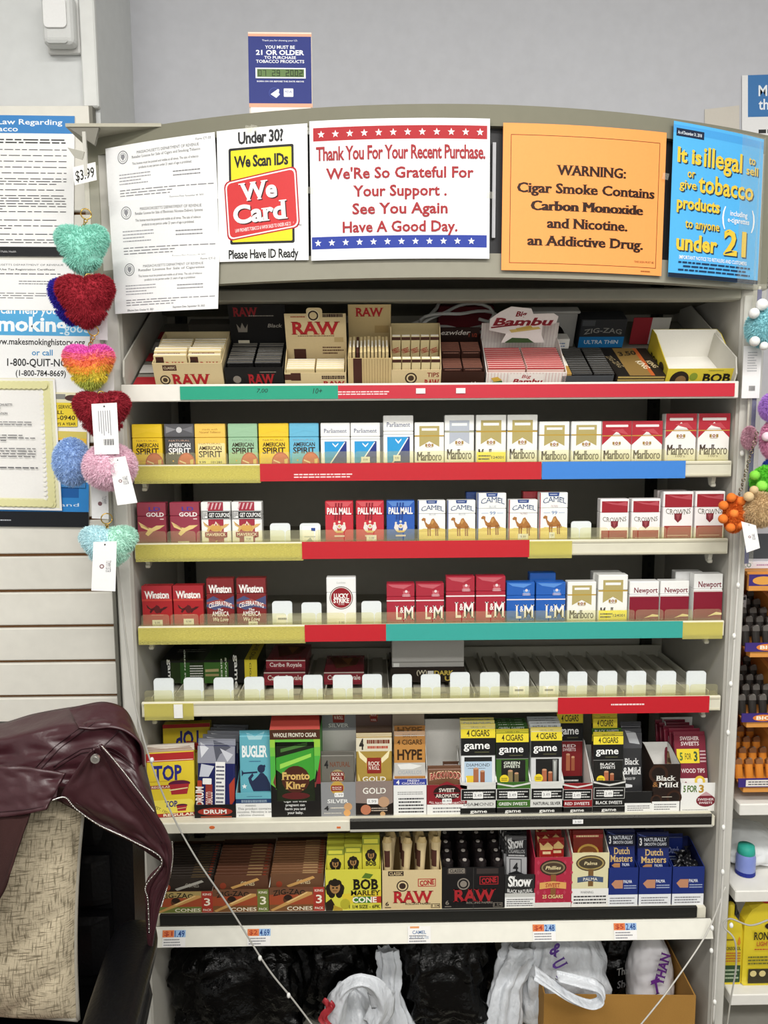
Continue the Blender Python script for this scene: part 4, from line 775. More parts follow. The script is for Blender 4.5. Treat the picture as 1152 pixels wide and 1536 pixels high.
# tall grey, gold and hype displays
def rock(p, x, y, s): p.c(x, y-.01, s*1.15, 'c8a24a', 14); p.rr(x-s, y-s*.5, x+s, y+s*.5, .03, '8e2a22'); p.t('ROCK', x, y-.025, .05*s/.2, 'f2e6d8', s*1.6, 'b'); p.t("N ROLL", x, y+.03, .045*s/.2, 'f2e6d8', s*1.5, 'b')
def disp2(px0, px1, pyf, pyb, lab, fcol, ffn, bfn, inner, D=.07, back=None):
    a, b = row6(px0, px1); hf = z6(pyf, .014)-Z6; tray('cigar_display_box', lab, a, b, Z6, .014, D, hf, hf+.02, fcol, ffn, bfn, inner=inner, hb2=z6(pyb, .014+D)-Z6, backcol=back or fcol); return a, b, hf
def sil_f(p): rock(p, .48, .17, .17); p.rr(.4, .3, .66, .43, .02, 'f2f2f0'); p.t('1.99', .53, .365, .06, '77777c', .2); p.t('SILVER', .5, .55, .11, 'f2f2f0', .6, 'bs'); p.t('4', .17, .76, .13, '2a2a2a', .13, 'B'); p.bars(.28, .72, .75, .78, 1, 'e8e0d0', 2); p.c(.78, .72, .12, 'd0a070', 12); p.c(.75, .9, .1, 'e0a868', 12); p.bars(.1, .88, .6, .93, 1, 'd8d4c8', 3)
a, b, hf = disp2(480, 534, 1172, 1062, 'grey display box for silver pouches beside the green lit box', '8f9092', sil_f, lambda p: (p.r(0, 0, 1, .23, '8f9092'), rock(p, .5, .06, .17), p.t('SILVER', .5, .175, .04, 'f0f0ee', .6, 'bs')), 'd4d2cb', .075, '8f9092')
def sil_p(p): p.t('4', .17, .2, .12, '222222', .12, 'B'); p.t('NATURAL', .58, .2, .08, '7a4a34', .6, 'b'); p.c(.5, .4, .22, 'a8966a'); p.rr(.3, .32, .7, .47, .05, '7c2a24'); p.t('ROCK N', .5, .36, .05, 'f0e4d4', .34, 'b'); p.t('ROLL', .5, .43, .05, 'f0e4d4', .3, 'b')
pouch('cigar_pouch', 'crumpled silver grey pouch in the grey display box', (a+b)/2-.001, b-a-.005, Z6+.004, z6(1127, .02)-Z6-.004, .018, '77746c:f', sil_p, 2, .014)
def gol_f(p): p.r(0, .6, 1, 1, '1e1512'); p.poly([(0, .55), (1, .45), (1, .62), (.8, .72), (.5, .65), (0, .62)], '8f7f78'); p.t('GOLD', .5, .27, .17, 'f2efe6', .62, 'bs'); p.rr(.3, .5, .6, .66, .02, 'f2f2f0'); p.t('1.99', .45, .58, .08, '77777c', .2); p.c(.75, .6, .15, 'c09a7a'); p.c(.27, .82, .14, 'c07a5a'); p.bars(.42, .75, .85, .88, 2, 'c8b8a8', 3); p.c(.72, .95, .07, 'c8a070')
a, b, hf = disp2(533, 590, 1171, 1062, 'taupe and black display box for gold pouches', '8f7f78', gol_f, lambda p: (p.r(0, 0, 1, .18, '6e5a54'), p.bars(.25, .02, .8, .05, 1, 'e0d8cc', 2), rock(p, .5, .09, .1)), '6a5548', .075, '6e5a54')
def gol_p(p): p.r(0, 0, 1, .22, 'dcd4bc'); p.t('4', .15, .13, .13, '2a2420', .13, 'B'); p.bars(.3, .07, .95, .13, 1, '7a3a28', 3, .8); p.bars(.32, .15, .9, .19, 1, 'b8503c', 3, .8); p.poly([(.05, .2), (.5, .4), (.95, .2), (.9, .3), (.5, .46), (.1, .3)], 'f2e6b8'); rock(p, .5, .4, .2); p.t('GOLD', .5, .57, .06, 'f4f0e0', .66, 'bs'); p.poly([(.05, .5), (.2, .7), (.1, .95), (.05, .8)], 'e4cf80')
pouch('cigar_pouch', 'shiny gold foil pouch in the taupe display box', (a+b)/2, b-a-.005, Z6+.004, z6(1101, .02)-Z6-.004, .019, 'b89a4a:f', gol_p, 2, .012)
def hyp_f(p): p.r(0, 0, 1, .17, '3b46a0'); p.t('4', .13, .09, .11, 'f0f0f4', .1, 'B'); p.t('FRESH', .6, .05, .05, 'f0f0f4', .35, 'b'); p.t('CIGARILLOS', .6, .12, .05, 'f0f0f4', .7, 'b'); p.bars(.12, .34, .9, .44, 2, '9a9a98', 3, al='c'); p.bars(.15, .5, .92, .95, 5, '3a3a3c', 4)
a, b, hf = disp2(590, 640, 1168, 1068, 'white and blue display box for copper banded pouches', 'f0f0ee', hyp_f, None, 'b8a894', .07, 'b5a898')
def hyp_p(p): p.r(0, 0, 1, .15, 'a8763c'); p.r(.0, .15, 1, .38, 'c08a48'); p.t('SAVE ON', .5, .05, .035, '4a3014', .45); p.t('4 CIGARS', .5, .125, .06, '3e2810', .8, 'b'); p.t('HYPE', .5, .28, .12, '3a2410', .8, 'B'); p.r(0, .38, 1, .56, 'c4c2bc'); p.poly([(.1, .4), (.5, .39), (.9, .42), (.6, .46), (.2, .46)], 'e8e8e4'); p.t('CIGARILLOS', .5, .5, .045, '9aa6b0', .76); p.r(0, .545, 1, .61, 'c0884a'); p.bars(.05, .56, .95, .595, 1, '6a4420', 3)
pouch('cigar_pouch', 'copper and silver pouch with black capitals at the top', (a+b)/2, b-a-.005, Z6+.004, z6(1099, .02)-Z6-.004, .019, 'c4c2bc:g', hyp_p, 2, .009)
pouch('cigar_pouch', 'copper topped pouch just behind the first, its top band showing', (a+b)/2+.001, b-a-.005, Z6+.004, z6(1090, .035)-Z6-.004, .033, 'a8763c:g', lambda p: (p.r(0, 0, 1, .2, '9a6a34'), p.t('HYPE', .5, .05, .07, '3a2410', .8, 'B')), 2, .009)
# green printed box of whole leaf cigars
a, b = row6(406, 482); h = z6(1092, .014)-Z6
t = thing('cigar_display_box', 'tall green glowing print box with black warning foot and cut window', 'display box', ((a+b)/2, .014, Z6)); w2 = (b-a)/2-.0008
p = PR(2*w2, h)
p.r(0, 0, 1, 1, '6cc04a')
for i, c in enumerate(('b8d84a', '9ccc48', '78c24a', '52b448')): p.poly([(1, .1*i), (.9-.03*i, .1*i), (.9-.03*i, .8), (1, .8)], c); p.poly([(0, .1*i), (.1, .1*i), (.1, .5), (0, .6)], c)
p.r(0, 0, 1, .11, '4a2a1a'); p.t('WHOLE FRONTO CIGAR', .5, .06, .045, 'f0ecd8', .86, 'b')
p.poly([(0, .62), (0, 1), (1, 1), (1, .58), (.92, .45), (.86, .66), (.5, .7), (.1, .66)], '171413'); p.poly([(.9, .62), (1, .3), (1, .62)], '8a2430'); p.r(.1, .14, .88, .68, '141a10')
p.poly([(.1, .5), (.05, .6), (.12, .68), (.9, .66), (.94, .55), (.9, .6), (.5, .66), (.14, .62)], '7c3a34'); p.bars(.3, .665, .75, .68, 1, 'e0c0b8', 3)
p.poly([(.36, .745), (.62, .73), (.64, .78), (.4, .79)], 'f2f2f0')
for i, s in enumerate(('WARNING:', 'Cigar use while', 'pregnant can', 'harm you and', 'your baby.')): p.t(s, .48, .77+.045*i, .028, 'e8e8e6', None, 'b')
m = MB()
for x0, x1, q0, q1 in ((0, .1, 0, 1), (.88, 1, 0, 1), (.1, .88, 0, .14), (.1, .88, .68, 1)): m.box(-w2+2*w2*x0, -w2+2*w2*x1, 0, .0014, h*(1-q1), h*(1-q0), '6cc04a')
pq = PR(2*w2, h)
for poly, c, k in p.L:
    for x0, x1, q0, q1 in ((0, .1, 0, 1), (.88, 1, 0, 1), (.1, .88, 0, .14), (.1, .88, .68, 1)):
        q = clip(clip(poly, 0, x0, 1), 0, x1, -1) if poly else []
        if len(q) > 2: q = clip(q, 1, q0, 1)
        if len(q) > 2: q = clip(q, 1, q1, -1)
        if len(q) > 2: pq.L.append((q, c, k))
m.pr(pq, face(-w2, w2, 0, h, -.0001)); m.build('front_panel', t)
for s in (-1, 1): MB().box(s*w2-(.0014 if s > 0 else 0), s*w2+(.0014 if s < 0 else 0), .0014, .09, 0, h, '4a9a3c').build('side_panel', t)
MB().box(-w2, w2, .0886, .09, 0, h, '2a2a24').build('back_panel', t); MB().box(-w2+.002, w2-.002, .002, .088, 0, .0015, '2a2a24').build('base', t)
lid = MB().prism([(-w2, h), (w2, h), (w2*.94, h+.028), (-w2*.94, h+.028)], 0, .0014, 'a8382c', lambda x, y, z: (x, y+(z-h)*.9, z)); q = PR(1, 1); lid.box(-w2, w2, 0, .09, h-.001, h, '8a3a2c')
q.rr(.3, .25, .75, .75, .1, '3a1a14'); q.rr(.32, .3, .73, .7, .08, 'e8c8a0'); q.rr(.34, .34, .71, .66, .07, '3a1a14'); q.bars(.38, .45, .68, .55, 1, 'e8dcc8', 3); lid.pr(q, lambda u, v, k: (-w2*.8+1.6*w2*u, -.0003-k*EPS+(1-v)*.02*.9+.005, h+.004+.02*(1-v))); lid.build('lid_flap', t)
def fr_p(p): p.r(0, .0, 1, .28, '1c2412'); p.poly([(0, .25), (1, .08), (1, .6), (.6, .75), (0, .45)], '3f9c34'); p.poly([(.1, .36), (.9, .18), (.9, .24), (.1, .44)], '9cd858'); p.poly([(.12, .1), (.8, .0), (.8, .05), (.12, .16)], '4a7a38'); p.c(.5, .62, .36, '4a2418', 18); p.t('Fronto', .5, .56, .12, 'd8b46a', .72, 'Bs'); p.t('King', .5, .72, .12, 'd8b46a', .52, 'Bs'); p.e(.5, .9, .36, .06, '5a1e1e')
pouch('cigar_pouch', 'green and brown foil pouch seen through the window of the green box', (a+b)/2, w2*1.56, Z6+.035, h*.84-.035, .012, '1a2412:g', fr_p, 3, .012)
pouch('cigar_pouch', 'dark green pouch behind the first in the window of the green box', (a+b)/2, w2*1.56, Z6+.035, h*.88-.035, .034, '22301a:g', lambda p: p.poly([(.1, .14), (.9, .0), (.9, .06), (.1, .2)], '5aa04a'), 3, .012)
# light blue tobacco bag in its low tray
a, b = row6(353, 409); hf = z6(1186, .014)-Z6
def bu_f(p): p.r(0, 0, 1, .24, '6cb4c2'); p.bars(.3, .12, .75, .17, 1, '2a4a78', 2); p.r(0, .24, 1, .42, '26406a'); p.bars(.15, .28, .85, .39, 2, 'b8ccd8', 3); p.r(0, .42, 1, 1, 'f0f0ee'); p.t('WARNING:', .4, .52, .07, '3a3a3c', .3); p.t('This product contains', .5, .64, .09, '3a3a3c', .9); p.t('nicotine. Nicotine is an', .5, .77, .09, '3a3a3c', .92); p.t('addictive chemical.', .42, .9, .09, '3a3a3c', .7)
tray('tobacco_display_box', 'low pale blue tray with white warning foot for the light blue pouch', a, b, Z6, .014, .07, hf, hf+.03, '6cb4c2', bu_f, inner='d9d7d0')
def bu_p(p):
    p.poly([(.2, .02), (.5, .06), (.8, .01), (.7, .1), (.3, .1)], 'a8d4dc'); p.t('BUGLER', .48, .24, .13, 'f0f6f6', .8, 'Bn'); p.bars(.3, .35, .7, .37, 1, '2a4a78', 2)
    n = '26304e'; p.e(.68, .45, .12, .05, n); p.poly([(.58, .43), (.8, .4), (.82, .43), (.56, .46)], n); p.poly([(.3, .62), (.45, .58), (.56, .54), (.64, .5), (.74, .5), (.86, .55), (.95, .63), (.97, .72), (.42, .72)], n); p.poly([(.3, .62), (.26, .56), (.4, .5), (.44, .53), (.36, .57), (.42, .61), (.4, .66)], n); p.poly([(.06, .46), (.12, .49), (.56, .48), (.56, .5), (.12, .51), (.06, .54)], n); p.star(.14, .66, .09, 'e8f0f0')
pouch('tobacco_pouch', 'light blue tobacco pouch with dark trumpeter silhouette', (a+b)/2+.003, b-a-.012, Z6+.004, z6(1096, .02)-Z6-.004, .019, '68b2c2:g', bu_p, 3, .016, cat='tobacco pouch')
def bu_q(p): p.r(0, 0, 1, .3, '26406a'); p.bars(.1, .06, .9, .26, 2, 'b8ccd8', 2); p.r(0, .3, 1, 1, 'f0f0ee'); p.t('WARNING:', .5, .5, .18, '3a3a3c', .5); p.bars(.05, .65, .95, .9, 1, '3a3a3c', 4)
# navy pouches in clear wrap
a, b = row6(291, 354, .014, 1210); hf = z6(1203, .014)-Z6
def dr_f(p): p.e(.5, .52, .42, .3, 'a8382c'); p.t('DRUM', .5, .52, .3, 'f2ece6', .55, 'B'); p.r(.15, .88, .9, .97, 'b0583c')
tray('tobacco_display_box', 'low black tray with red oval holding navy pouches in clear wrap', a, b, Z6, .014, .12, hf, hf+.02, '1a1718', dr_f, inner='2a2628')
def dr_p(p): p.r(0, 0, 1, .32, '9a9ca8'); p.poly([(.05, .05), (.3, .12), (.1, .25)], 'e0e2e8'); p.poly([(.4, .02), (.9, .1), (.6, .2), (.5, .3)], '5a5c68'); p.poly([(.6, .12), (.95, .2), (.8, .3)], 'd0d2da'); p.poly([(.1, .33), (.45, .36), (.3, .5), (.05, .5)], 'c8ccd8'); p.rr(.0, .55, .12, .98, .03, 'b0402c'); p.t('DRUM', .06, .76, .1, 'f2ece6', .5, 'B', rot=90); p.r(.22, .6, .4, .98, '9a3a30'); p.t('TOBACCO', .32, .8, .09, 'e8d8d0', .4, 'b', rot=90); p.r(.48, .3, .74, 1, 'f2f2f0'); p.t('This product contains nicotine.', .55, .64, .07, '2a2a4a', .62*2.2, '', rot=84) if 0 else p.bars(.5, .34, .72, .96, 12, '3a3a5a', 5); p.rr(.14, .52, .38, .6, .02, 'f2f2f0'); p.poly([(.85, .6), (1, .5), (1, .8), (.88, .9)], 'b0402c')
dp = pouch('tobacco_pouch', 'front navy tobacco pouch in clear wrap with white warning strip', (a+b)/2-.0, b-a-.008, Z6+.004, z6(1113, .02)-Z6, .02, '262a5c:g', dr_p, 8, .016, cat='tobacco pouch', seal=.09, sealc='a8acb8:f', rz=-4)
s = None
for i in range(1, 5):
    if s is None: s = pouch('tobacco_pouch', 'navy tobacco pouch behind the front one, crinkled clear top showing', (a+b)/2+.004, b-a-.01, Z6+.004, z6(1110, .03)-Z6, .042, '2a2c48:g', lambda p: (p.r(0, 0, 1, .24, '84868e'), p.poly([(.1, .03), (.5, .06), (.2, .1)], 'd8dae0'), p.poly([(.5, .1), (.9, .08), (.7, .16)], '4a4c54'), p.r(0, .24, 1, .4, '262a50')), 8, .013, cat='tobacco pouch', seal=.1, sealc='8c9098:f', rz=-4, group='navy pouches behind the front one')
    else: dup(s, ((a+b)/2+.004+.003*i, .027+.017*i, Z6+.004))
# yellow bags of tobacco
def cup(p, x, y, w, h): p.e(x, y-h*.35, w*.55, h*.25, '5a1a3a'); p.poly([(x-w*.5, y-h*.3), (x+w*.5, y-h*.3), (x+w*.38, y+h*.5), (x-w*.4, y+h*.5)], 'a82a34'); p.poly([(x-w*.5, y+.1*h), (x+w*.42, y-.02*h), (x+w*.42, y+.06*h), (x-w*.48, y+.2*h)], 'e8d8a0')
def top_p(p): p.r(0, 0, 1, .08, 'd8cfc4'); p.poly([(0, .02), (.4, .06), (.9, .03), (1, .1), (0, .1)], 'a8948a'); p.r(0, .1, 1, .22, 'b02c2c'); p.r(.02, .2, .98, .21, 'f0e0c8'); p.t('TOP', .44, .38, .2, '2a2c7c', .6, 'B'); p.r(.05, .49, .8, .5, 'c8a030'); p.r(0, .55, .55, .6, 'a03838'); p.t('REGULAR', .3, .575, .03, 'f0e4c8', .4, 'b'); cup(p, .68, .6, .42, .18); p.rr(.05, .76, .98, 1, .1, 'f0de5a'); p.t('TOP', .5, .82, .08, '2a2c7c', .26, 'B'); p.t('EST. 1901', .3, .9, .04, '3a3a3a', .3, rot=-30); cup(p, .72, .88, .22, .09); p.r(0, .95, 1, 1, 'a8322c'); p.t('REGULAR', .66, .975, .035, 'f4ead0', .66, 'B')
a, b = row6(219, 291, .014, 1180)
pouch('tobacco_bag', 'front yellow and red tobacco bag with a red cup picture', (a+b)/2-.001, b-a-.002, Z6+.001, z6(1118, .02)-Z6, .02, 'e6cc3c:g', top_p, 5, .03, cat='tobacco bag', rz=6, seal=.1, sealc='d8cfc4:g')
pouch('tobacco_bag', 'yellow tobacco bag turned upside down behind the front one', 0, b-a+.002, 0, .168, 0, 'e6cc3c:g', lambda p: (p.r(0, .0, 1, .62, 'e6cc3c'), p.t('TOP', .45, .8, .2, '2a2c7c', .55, 'B'), p.r(0, .28, 1, .5, 'b02c2c'), p.r(0, .95, 1, 1, 'b02c2c')), cat='tobacco bag', th=.028, loc=((a+b)/2+.016, .105, Z6+.172), rot=(R(6), R(180), R(4)), seal=.08, sealc='c8bfb4:g')
pouch('tobacco_bag', 'yellow and red tobacco bag squeezed in beside the navy pouches', V(283, 1150, .09).x, .062, Z6+.001, .135, .072, 'dcc238:g', lambda p: (p.r(0, 0, 1, .15, 'b02c2c'), p.poly([(.3, .2), (.9, .1), (.9, .5)], 'f0e070'), cup(p, .6, .7, .5, .2)), 6, .028, cat='tobacco bag', rz=-30, seal=.1, sealc='a83434:g')
# ------------------------------------------------------------------ boxes on the slanted top shelf (local frame tilts with the shelf)
TR = (TH, 0, 0)
def tloc(px, b=0.012, c=.0005): return T0+Vector((V(px, 575, -.02).x, 0, 0))+TE1*b+TE2*c
def tx(px0, px1): return V(px0, 575, -.02).x, V(px1, 575, -.02).x
def ttray(name, label, px0, px1, d, hf, hb, col, front=None, back=None, b0=.012, **k):
    a, b = tx(px0, px1); return tray(name, label, a, b, 0, 0, d, hf, hb, col, front, back, rot=TR, loc=tloc((px0+px1)/2, b0), cat='rolling paper box', **k), b-a
def booklet(label, px, b, c, w, H, th, base, fn=None, group=None, name='rolling_paper_booklet', dx=0):
    t = thing(name, label, 'rolling papers', tloc(px, b, c)+Vector((dx, 0, 0)), TR, group)
    m = MB().box(-w/2, w/2, 0, th, 0, H, base, min(.0006, th*.3))
    if fn: p = PR(w, H); fn(p); m.pr(p, face(-w/2, w/2, 0, H, -.0001))
    m.build('cover', t); MB().box(-w/2+.001, w/2-.001, th*.3, th*.7, H-.0002, H+.0012, 'efe9da').build('paper_edge', t); return t
def bdup(src, px, b, c, dx=0, **k): return dup(src, tloc(px, b, c)+Vector((dx, 0, 0)), **k)
KR, KR2 = 'd9c497', 'cdb583'
def raw(p, x, y, h, w, c='b3262c', st='Bs'): p.t('RAW', x, y, h, c, w, st)
def rawf(p): p.r(.14, .08, .34, .3, '4a2a22'); p.t('CLASSIC', .24, .19, .1, 'e0cfa8', .17, 'b'); p.c(.15, .68, .075, '3a2a22'); p.c(.15, .68, .055, KR); p.c(.15, .68, .035, '4a3a2c'); raw(p, .53, .68, .44, .56); p.bars(.32, .94, .75, .99, 1, '5a4a38', 2)
t, w = ttray('rolling_paper_box', 'open cream box of king size papers at the left end of the slanted shelf', 232, 336, .125, .052, .062, KR, rawf, inner='d8c79c')
s = s2 = None; wq = w/2-.004
kr_f = lambda p: (p.r(.06, .06, .3, .3, '4a2a22'), p.c(.14, .3, .1, '3a2a22', 10), raw(p, .62, .42, .3, .55))
for i in range(9):
    for sd in (-1, 1):
        b, c, dx = .022+.0095*i, .004+(.008 if i < 3 else 0), sd*(w/4-.0005)
        if i == 0: booklet('cream booklet with red lettering in front row of the open cream box, '+('left' if sd < 0 else 'right')+' column', 284, b, c, wq, .052, .007, 'e4d3a4', kr_f, dx=dx)
        elif s is None: s = booklet('cream booklet standing behind the front row in the open cream box', 284, b, c+.002, wq, .054, .007, 'e2cf9e', lambda p: p.bars(.1, .04, .8, .12, 1, '8a5a44', 3), group='cream booklets in the open box', dx=dx)
        else: bdup(s, 284, b, c+.002+.0005*(i % 3), dx)
blk_f = lambda p: (raw(p, .62, .6, .5, .46, 'a8242a'), p.c(.2, .6, .07, '8a8278', 14), p.bars(.6, .18, .9, .28, 1, '8a8278', 2))
blk_b = lambda p: (raw(p, .3, .12, .14, .44, '8a2228'), p.bars(.35, .17, .8, .2, 1, '9a948a', 3), p.poly([(.12, .32), (.18, .4), (.22, .3), (.27, .4), (.32, .32), (.3, .46), (.14, .46)], '8a8278'), p.r(.12, .6, .32, .95, 'd8cfb8'), p.t('Black', .8, .35, .06, 'a8a298', .26, 'bi'))
t, w = ttray('rolling_paper_box', 'black papers box with tall printed back flap', 338, 426, .11, .042, .05, '1b1a1a', blk_f, blk_b, inner='151414', hb2=.125)
s = None
for i in range(9):
    for sd in (-1, 1):
        dx = sd*w*.235
        if s is None: s = booklet('thin black booklet standing in the black papers box', 382, .022, .002, w*.44, .046, .0075, '1c1b1b:g', None, 'black booklets in the black papers box', dx=dx); s.children[1].data.materials[0] = mat('6a665e')
        else: bdup(s, 382, .022+.0102*i, .002+.0008*(i % 2), dx)
con_b = lambda p: (p.rr(.36, -.1, .62, .12, .05, KR), p.c(.47, .03, .1, 'e8dcb8'), p.c(.47, .03, .085, '3a2a22'), p.c(.47, .03, .06, KR), p.bars(.62, .0, .95, .06, 1, '3a2420', 4, .9), p.bars(.1, .03, .34, .07, 1, 'a8482c', 3), raw(p, .5, .24, .2, .8), p.bars(.2, .36, .8, .39, 1, '7a5a44', 4), p.r(.12, .6, .32, .95, '4a2a22'), p.bars(.6, .55, .95, .7, 3, '6a4a38', 6), p.r(.8, .4, .95, .48, 'c0a878'))
con_f = lambda p: (p.r(.0, .1, .24, .5, '4a2a22'), p.r(.1, .0, .26, .55, '4a2a22'), p.bars(.6, .2, .98, .45, 2, '3a2420', 3, .8), raw(p, .8, .75, .3, .36), p.bars(.05, .8, .4, .95, 1, '7a5a44', 3))
t, w = ttray('rolling_paper_box', 'cream papers box with large red lettering on its tall flap', 427, 520, .07, .03, .05, KR, con_f, con_b, inner=KR, hb2=.122)
s = None
for i in range(5):
    for sd in (-1, 1):
        if s is None: s = booklet('cream booklet lying in the box with the tall red lettered flap', 473, .02, .002, w*.46, .033, .008, 'ddcb9c', None, 'cream booklets under the red lettered flap', dx=-w*.24)
        else: bdup(s, 473, .02+.0092*i, .002, sd*w*.24)
qt_b = lambda p: (raw(p, .5, .12, .13, .66), p.t('1 1/4', .25, .62, .09, '4a2a22', .2, 'b'), p.r(.14, .72, .36, 1, '4a2a22'), p.r(.62, .34, .95, .46, 'b89c68'), p.bars(.6, .72, .95, .8, 1, '7a5a44', 3))
t, w = ttray('rolling_paper_box', 'tall kraft papers box packed with upright booklets', 522, 588, .1, .06, .06, KR2, lambda p: (p.r(.12, 0, .32, 1, '4a2a22'), [p.r(.36+.062*i, .02, .366+.062*i, 1, '8a6a44') for i in range(10)]), qt_b, inner=KR2, hb2=.128)
s = s2 = None
for i in range(11):
    c = '4a2a22' if i == 2 else 'd6c18f'
    o = booklet('dark brown booklet standing among kraft ones in the tall kraft box' if i == 2 else '', 555, .02, .004, .0052, .066, .07, c, None, dx=-w*.44+i*w*.083) if i == 2 or s is None else bdup(s, 555, .02, .004+.0008*(i % 3), -w*.44+i*w*.083)
    if i == 0: s = o; s['label'] = 'kraft booklet standing edge on in the tall kraft box'; s['group'] = 'kraft booklets standing edge on'
t, w = ttray('rolling_paper_box', 'small cream box holding two rows of tips booklets', 586, 662, .085, .035, .095, KR, lambda p: (p.c(.4, .5, .12, '3a2a22'), p.c(.4, .5, .09, KR), p.c(.4, .5, .06, '4a3a2c'), p.t('TIPS', .84, .3, .26, '8a2a24', .24, 'b'), raw(p, .82, .8, .4, .3)), None, inner='cbb88a')
s = None
for r_ in range(2):
    for i in range(5):
        f = lambda p: (p.r(0, 0, 1, .12, '4a2a22'), p.t('RAW', .5, .55, .5, 'b3262c', .9, 'Bs', rot=-80) if 0 else p.t('RAW', .48, .52, .24, 'b3262c', .66, 'Bs', rot=-70), p.bars(.1, .86, .9, .94, 1, '7a5a44', 3))
        dx = (i-2)*w*.19
        if s is None: s = booklet('small cream tips booklet with red lettering', 624, .018, .0, w*.172, .055, .012, 'e0cf9f', f, 'tips booklets in the small cream box', dx=dx)
        else: bdup(s, 624, .018+.045*r_, .0 if r_ == 0 else .026, dx)
ez_f = lambda p: (p.r(0, .75, 1, 1, '3a1e18'), p.t('ezwider', .7, .82, .26, 'd8c8b8', .5, 'b'))
t, w = ttray('rolling_paper_box', 'dark brown papers box with white script on its low flap', 662, 727, .11, .03, .06, '33190f', ez_f, lambda p: (p.t('ezwider', .42, .14, .13, 'd8d0c8', .72, 'bi'), p.t('1 1/2', .84, .22, .1, 'b04a34', .2, 'b')), inner='2a1712', hb2=.075)
s = None
for r_ in range(2):
    for i in range(6):
        for sd in (-1, 1):
            dx = sd*w*.235
            if s is None: s = booklet('dark brown booklet in the brown papers box', 694, .018, .002, w*.45, .034, .0062, '3c2018', lambda p: p.bars(.1, .05, .9, .16, 1, 'a87a6a', 4), 'brown booklets in the brown papers box', dx=dx); s.children[1].data.materials[0] = mat('8a5a4a')
            else: bdup(s, 694, .018+.0072*i+.046*r_, .002 if r_ == 0 else .016, dx)
def bam_f(p): [p.r(.02+.04*i, 0, .026+.04*i, 1, 'd8b0b0') for i in range(25)]; p.r(.28, .1, .72, .9, 'f0e8e2'); p.t('Big', .5, .28, .24, 'a02a34', .12, 'bi'); p.t('Bambu', .52, .66, .36, '9c2430', .38, 'Bi'); p.poly([(.06, .4), (.14, .3), (.2, .55), (.1, .7)], 'd8b04a'); p.poly([(.08, .7), (.2, .6), (.22, 1), (.06, 1)], '4a6a3a')
t, w = ttray('rolling_paper_box', 'white pinstriped papers box with a red script sign on top', 729, 850, .115, .028, .05, 'eee6e0', bam_f, lambda p: [p.r(.02+.04*i, 0, .026+.04*i, 1, 'd8cccc') for i in range(25)], inner='ece6e0', hb2=.082)
m = MB(); sw = w*.84   # die-cut sign part standing behind the booklets
out = [(-.5, .08), (-.5, .52), (-.36, .78), (-.2, .98), (.1, .9), (.14, .7), (.44, .72), (.52, .6), (.5, .34), (.3, .3), (.3, -.1), (.36, -.4), (-.3, -.4), (-.24, -.06), (-.34, .0)]
k = .055; fy = .09
m.prism([(x*sw, .072+z*k) for x, z in out], fy, fy+.0015, 'f2ece8')
p = PR(sw, k*1.4); p.t('Big', .46, .21, .13, '8a1f2a', .17, 'Bi'); p.t('Bambu', .5, .42, .21, 'd8a0a4', .92, 'Bi'); p.t('Bambu', .5, .42, .19, '8a1f2a', .9, 'Bi'); p.poly([(.02, .56), (.5, .46), (.5, .5), (.03, .6)], '8a1f2a'); p.poly([(.3, .64), (.74, .56), (.78, .62), (.34, .72)], 'd8c070'); p.poly([(.4, .6), (.62, .52), (.66, .6), (.42, .66)], 'c8ac58'); p.poly([(.26, .98), (.36, .86), (.6, .88), (.7, 1), (.26, 1)], '3f5a34')
m.pr(p, face(-sw/2, sw/2, .072-.4*k, .072+k, fy-.0002)); o = m.build('die_cut_sign', t)
s = None
for i in range(10):
    for sd in (-1, 1):
        dx = sd*w*.24
        if s is None: s = booklet('thin white and red booklet stacked in the pinstriped box', 789, .018, .002, w*.46, .034, .0076, 'e9c9c0', lambda p: p.r(0, 0, 1, .1, 'b83a3e'), 'white and red booklets in the pinstriped box', dx=dx); s.children[1].data.materials[0] = mat('b8484a')
        else: bdup(s, 789, .018+.0088*i, .002+.0002*i, dx)
t, w = ttray('rolling_paper_box', 'flat grey rimmed box full of black booklets', 842, 921, .125, .02, .022, '4a4c50', None, None, inner='2a2a2c')
s = None
for i in range(12):
    for sd in (-1, 1):
        if s is None: s = booklet('black booklet in the flat grey rimmed box', 884, .016, .002, w*.39, .021, .0085, '1e1d1c:g', None, 'black booklets in the grey rimmed box', dx=-w*.13); s.children[1].data.materials[0] = mat('4a4844')
        else: bdup(s, 884, .016+.0098*i, .002, -w*.13 if sd < 0 else w*.29)
booklet('row of gold booklet spines along the left side of grey rimmed box', 884, .016, .002, w*.16, .022, .11, 'b08a44', lambda p: None, dx=-w*.41, name='rolling_paper_pack')
# closed gold and black carton lying flat
t = thing('rolling_paper_carton', 'closed gold and black carton with king lettering lying flat', 'rolling paper box', tloc(962, .012), (TH, 0, R(2))); a, b = tx(926, 1000); w = b-a
p = PR(w, .125); p.r(.0, 0, .26, 1, '1e1a16'); p.r(.26, 0, .7, 1, '8a6e3c'); p.r(.7, 0, .78, 1, 'b85c2c'); p.r(.78, 0, 1, 1, '241d18'); p.t('3.50', .5, .2, .14, '2a2218', .42, 'Bi', rot=10); p.t('KING', .68, .62, .11, 'e8dcc0', .36, 'b', rot=-75); p.t('KING', .88, .6, .09, 'c8b48a', .32, 'b', rot=-75); p.t('ZIG-ZAG', .13, .5, .1, '8a7a5a', .55, 'b', rot=-75)
m = MB().box(-w/2, w/2, 0, .125, 0, .02, '241d18', .001); m.pr(p, lambda u, v, k: (-w/2+u*w, .125*(1-v), .0202+k*EPS)); m.build('carton', t)
m = MB(); 
for i in range(3): m.box(-w/2+.002, w/2-.002, -.0012, 0, .003+.006*i, .006+.006*i, 'b39a5a')
m.build('gold_stripes', t)
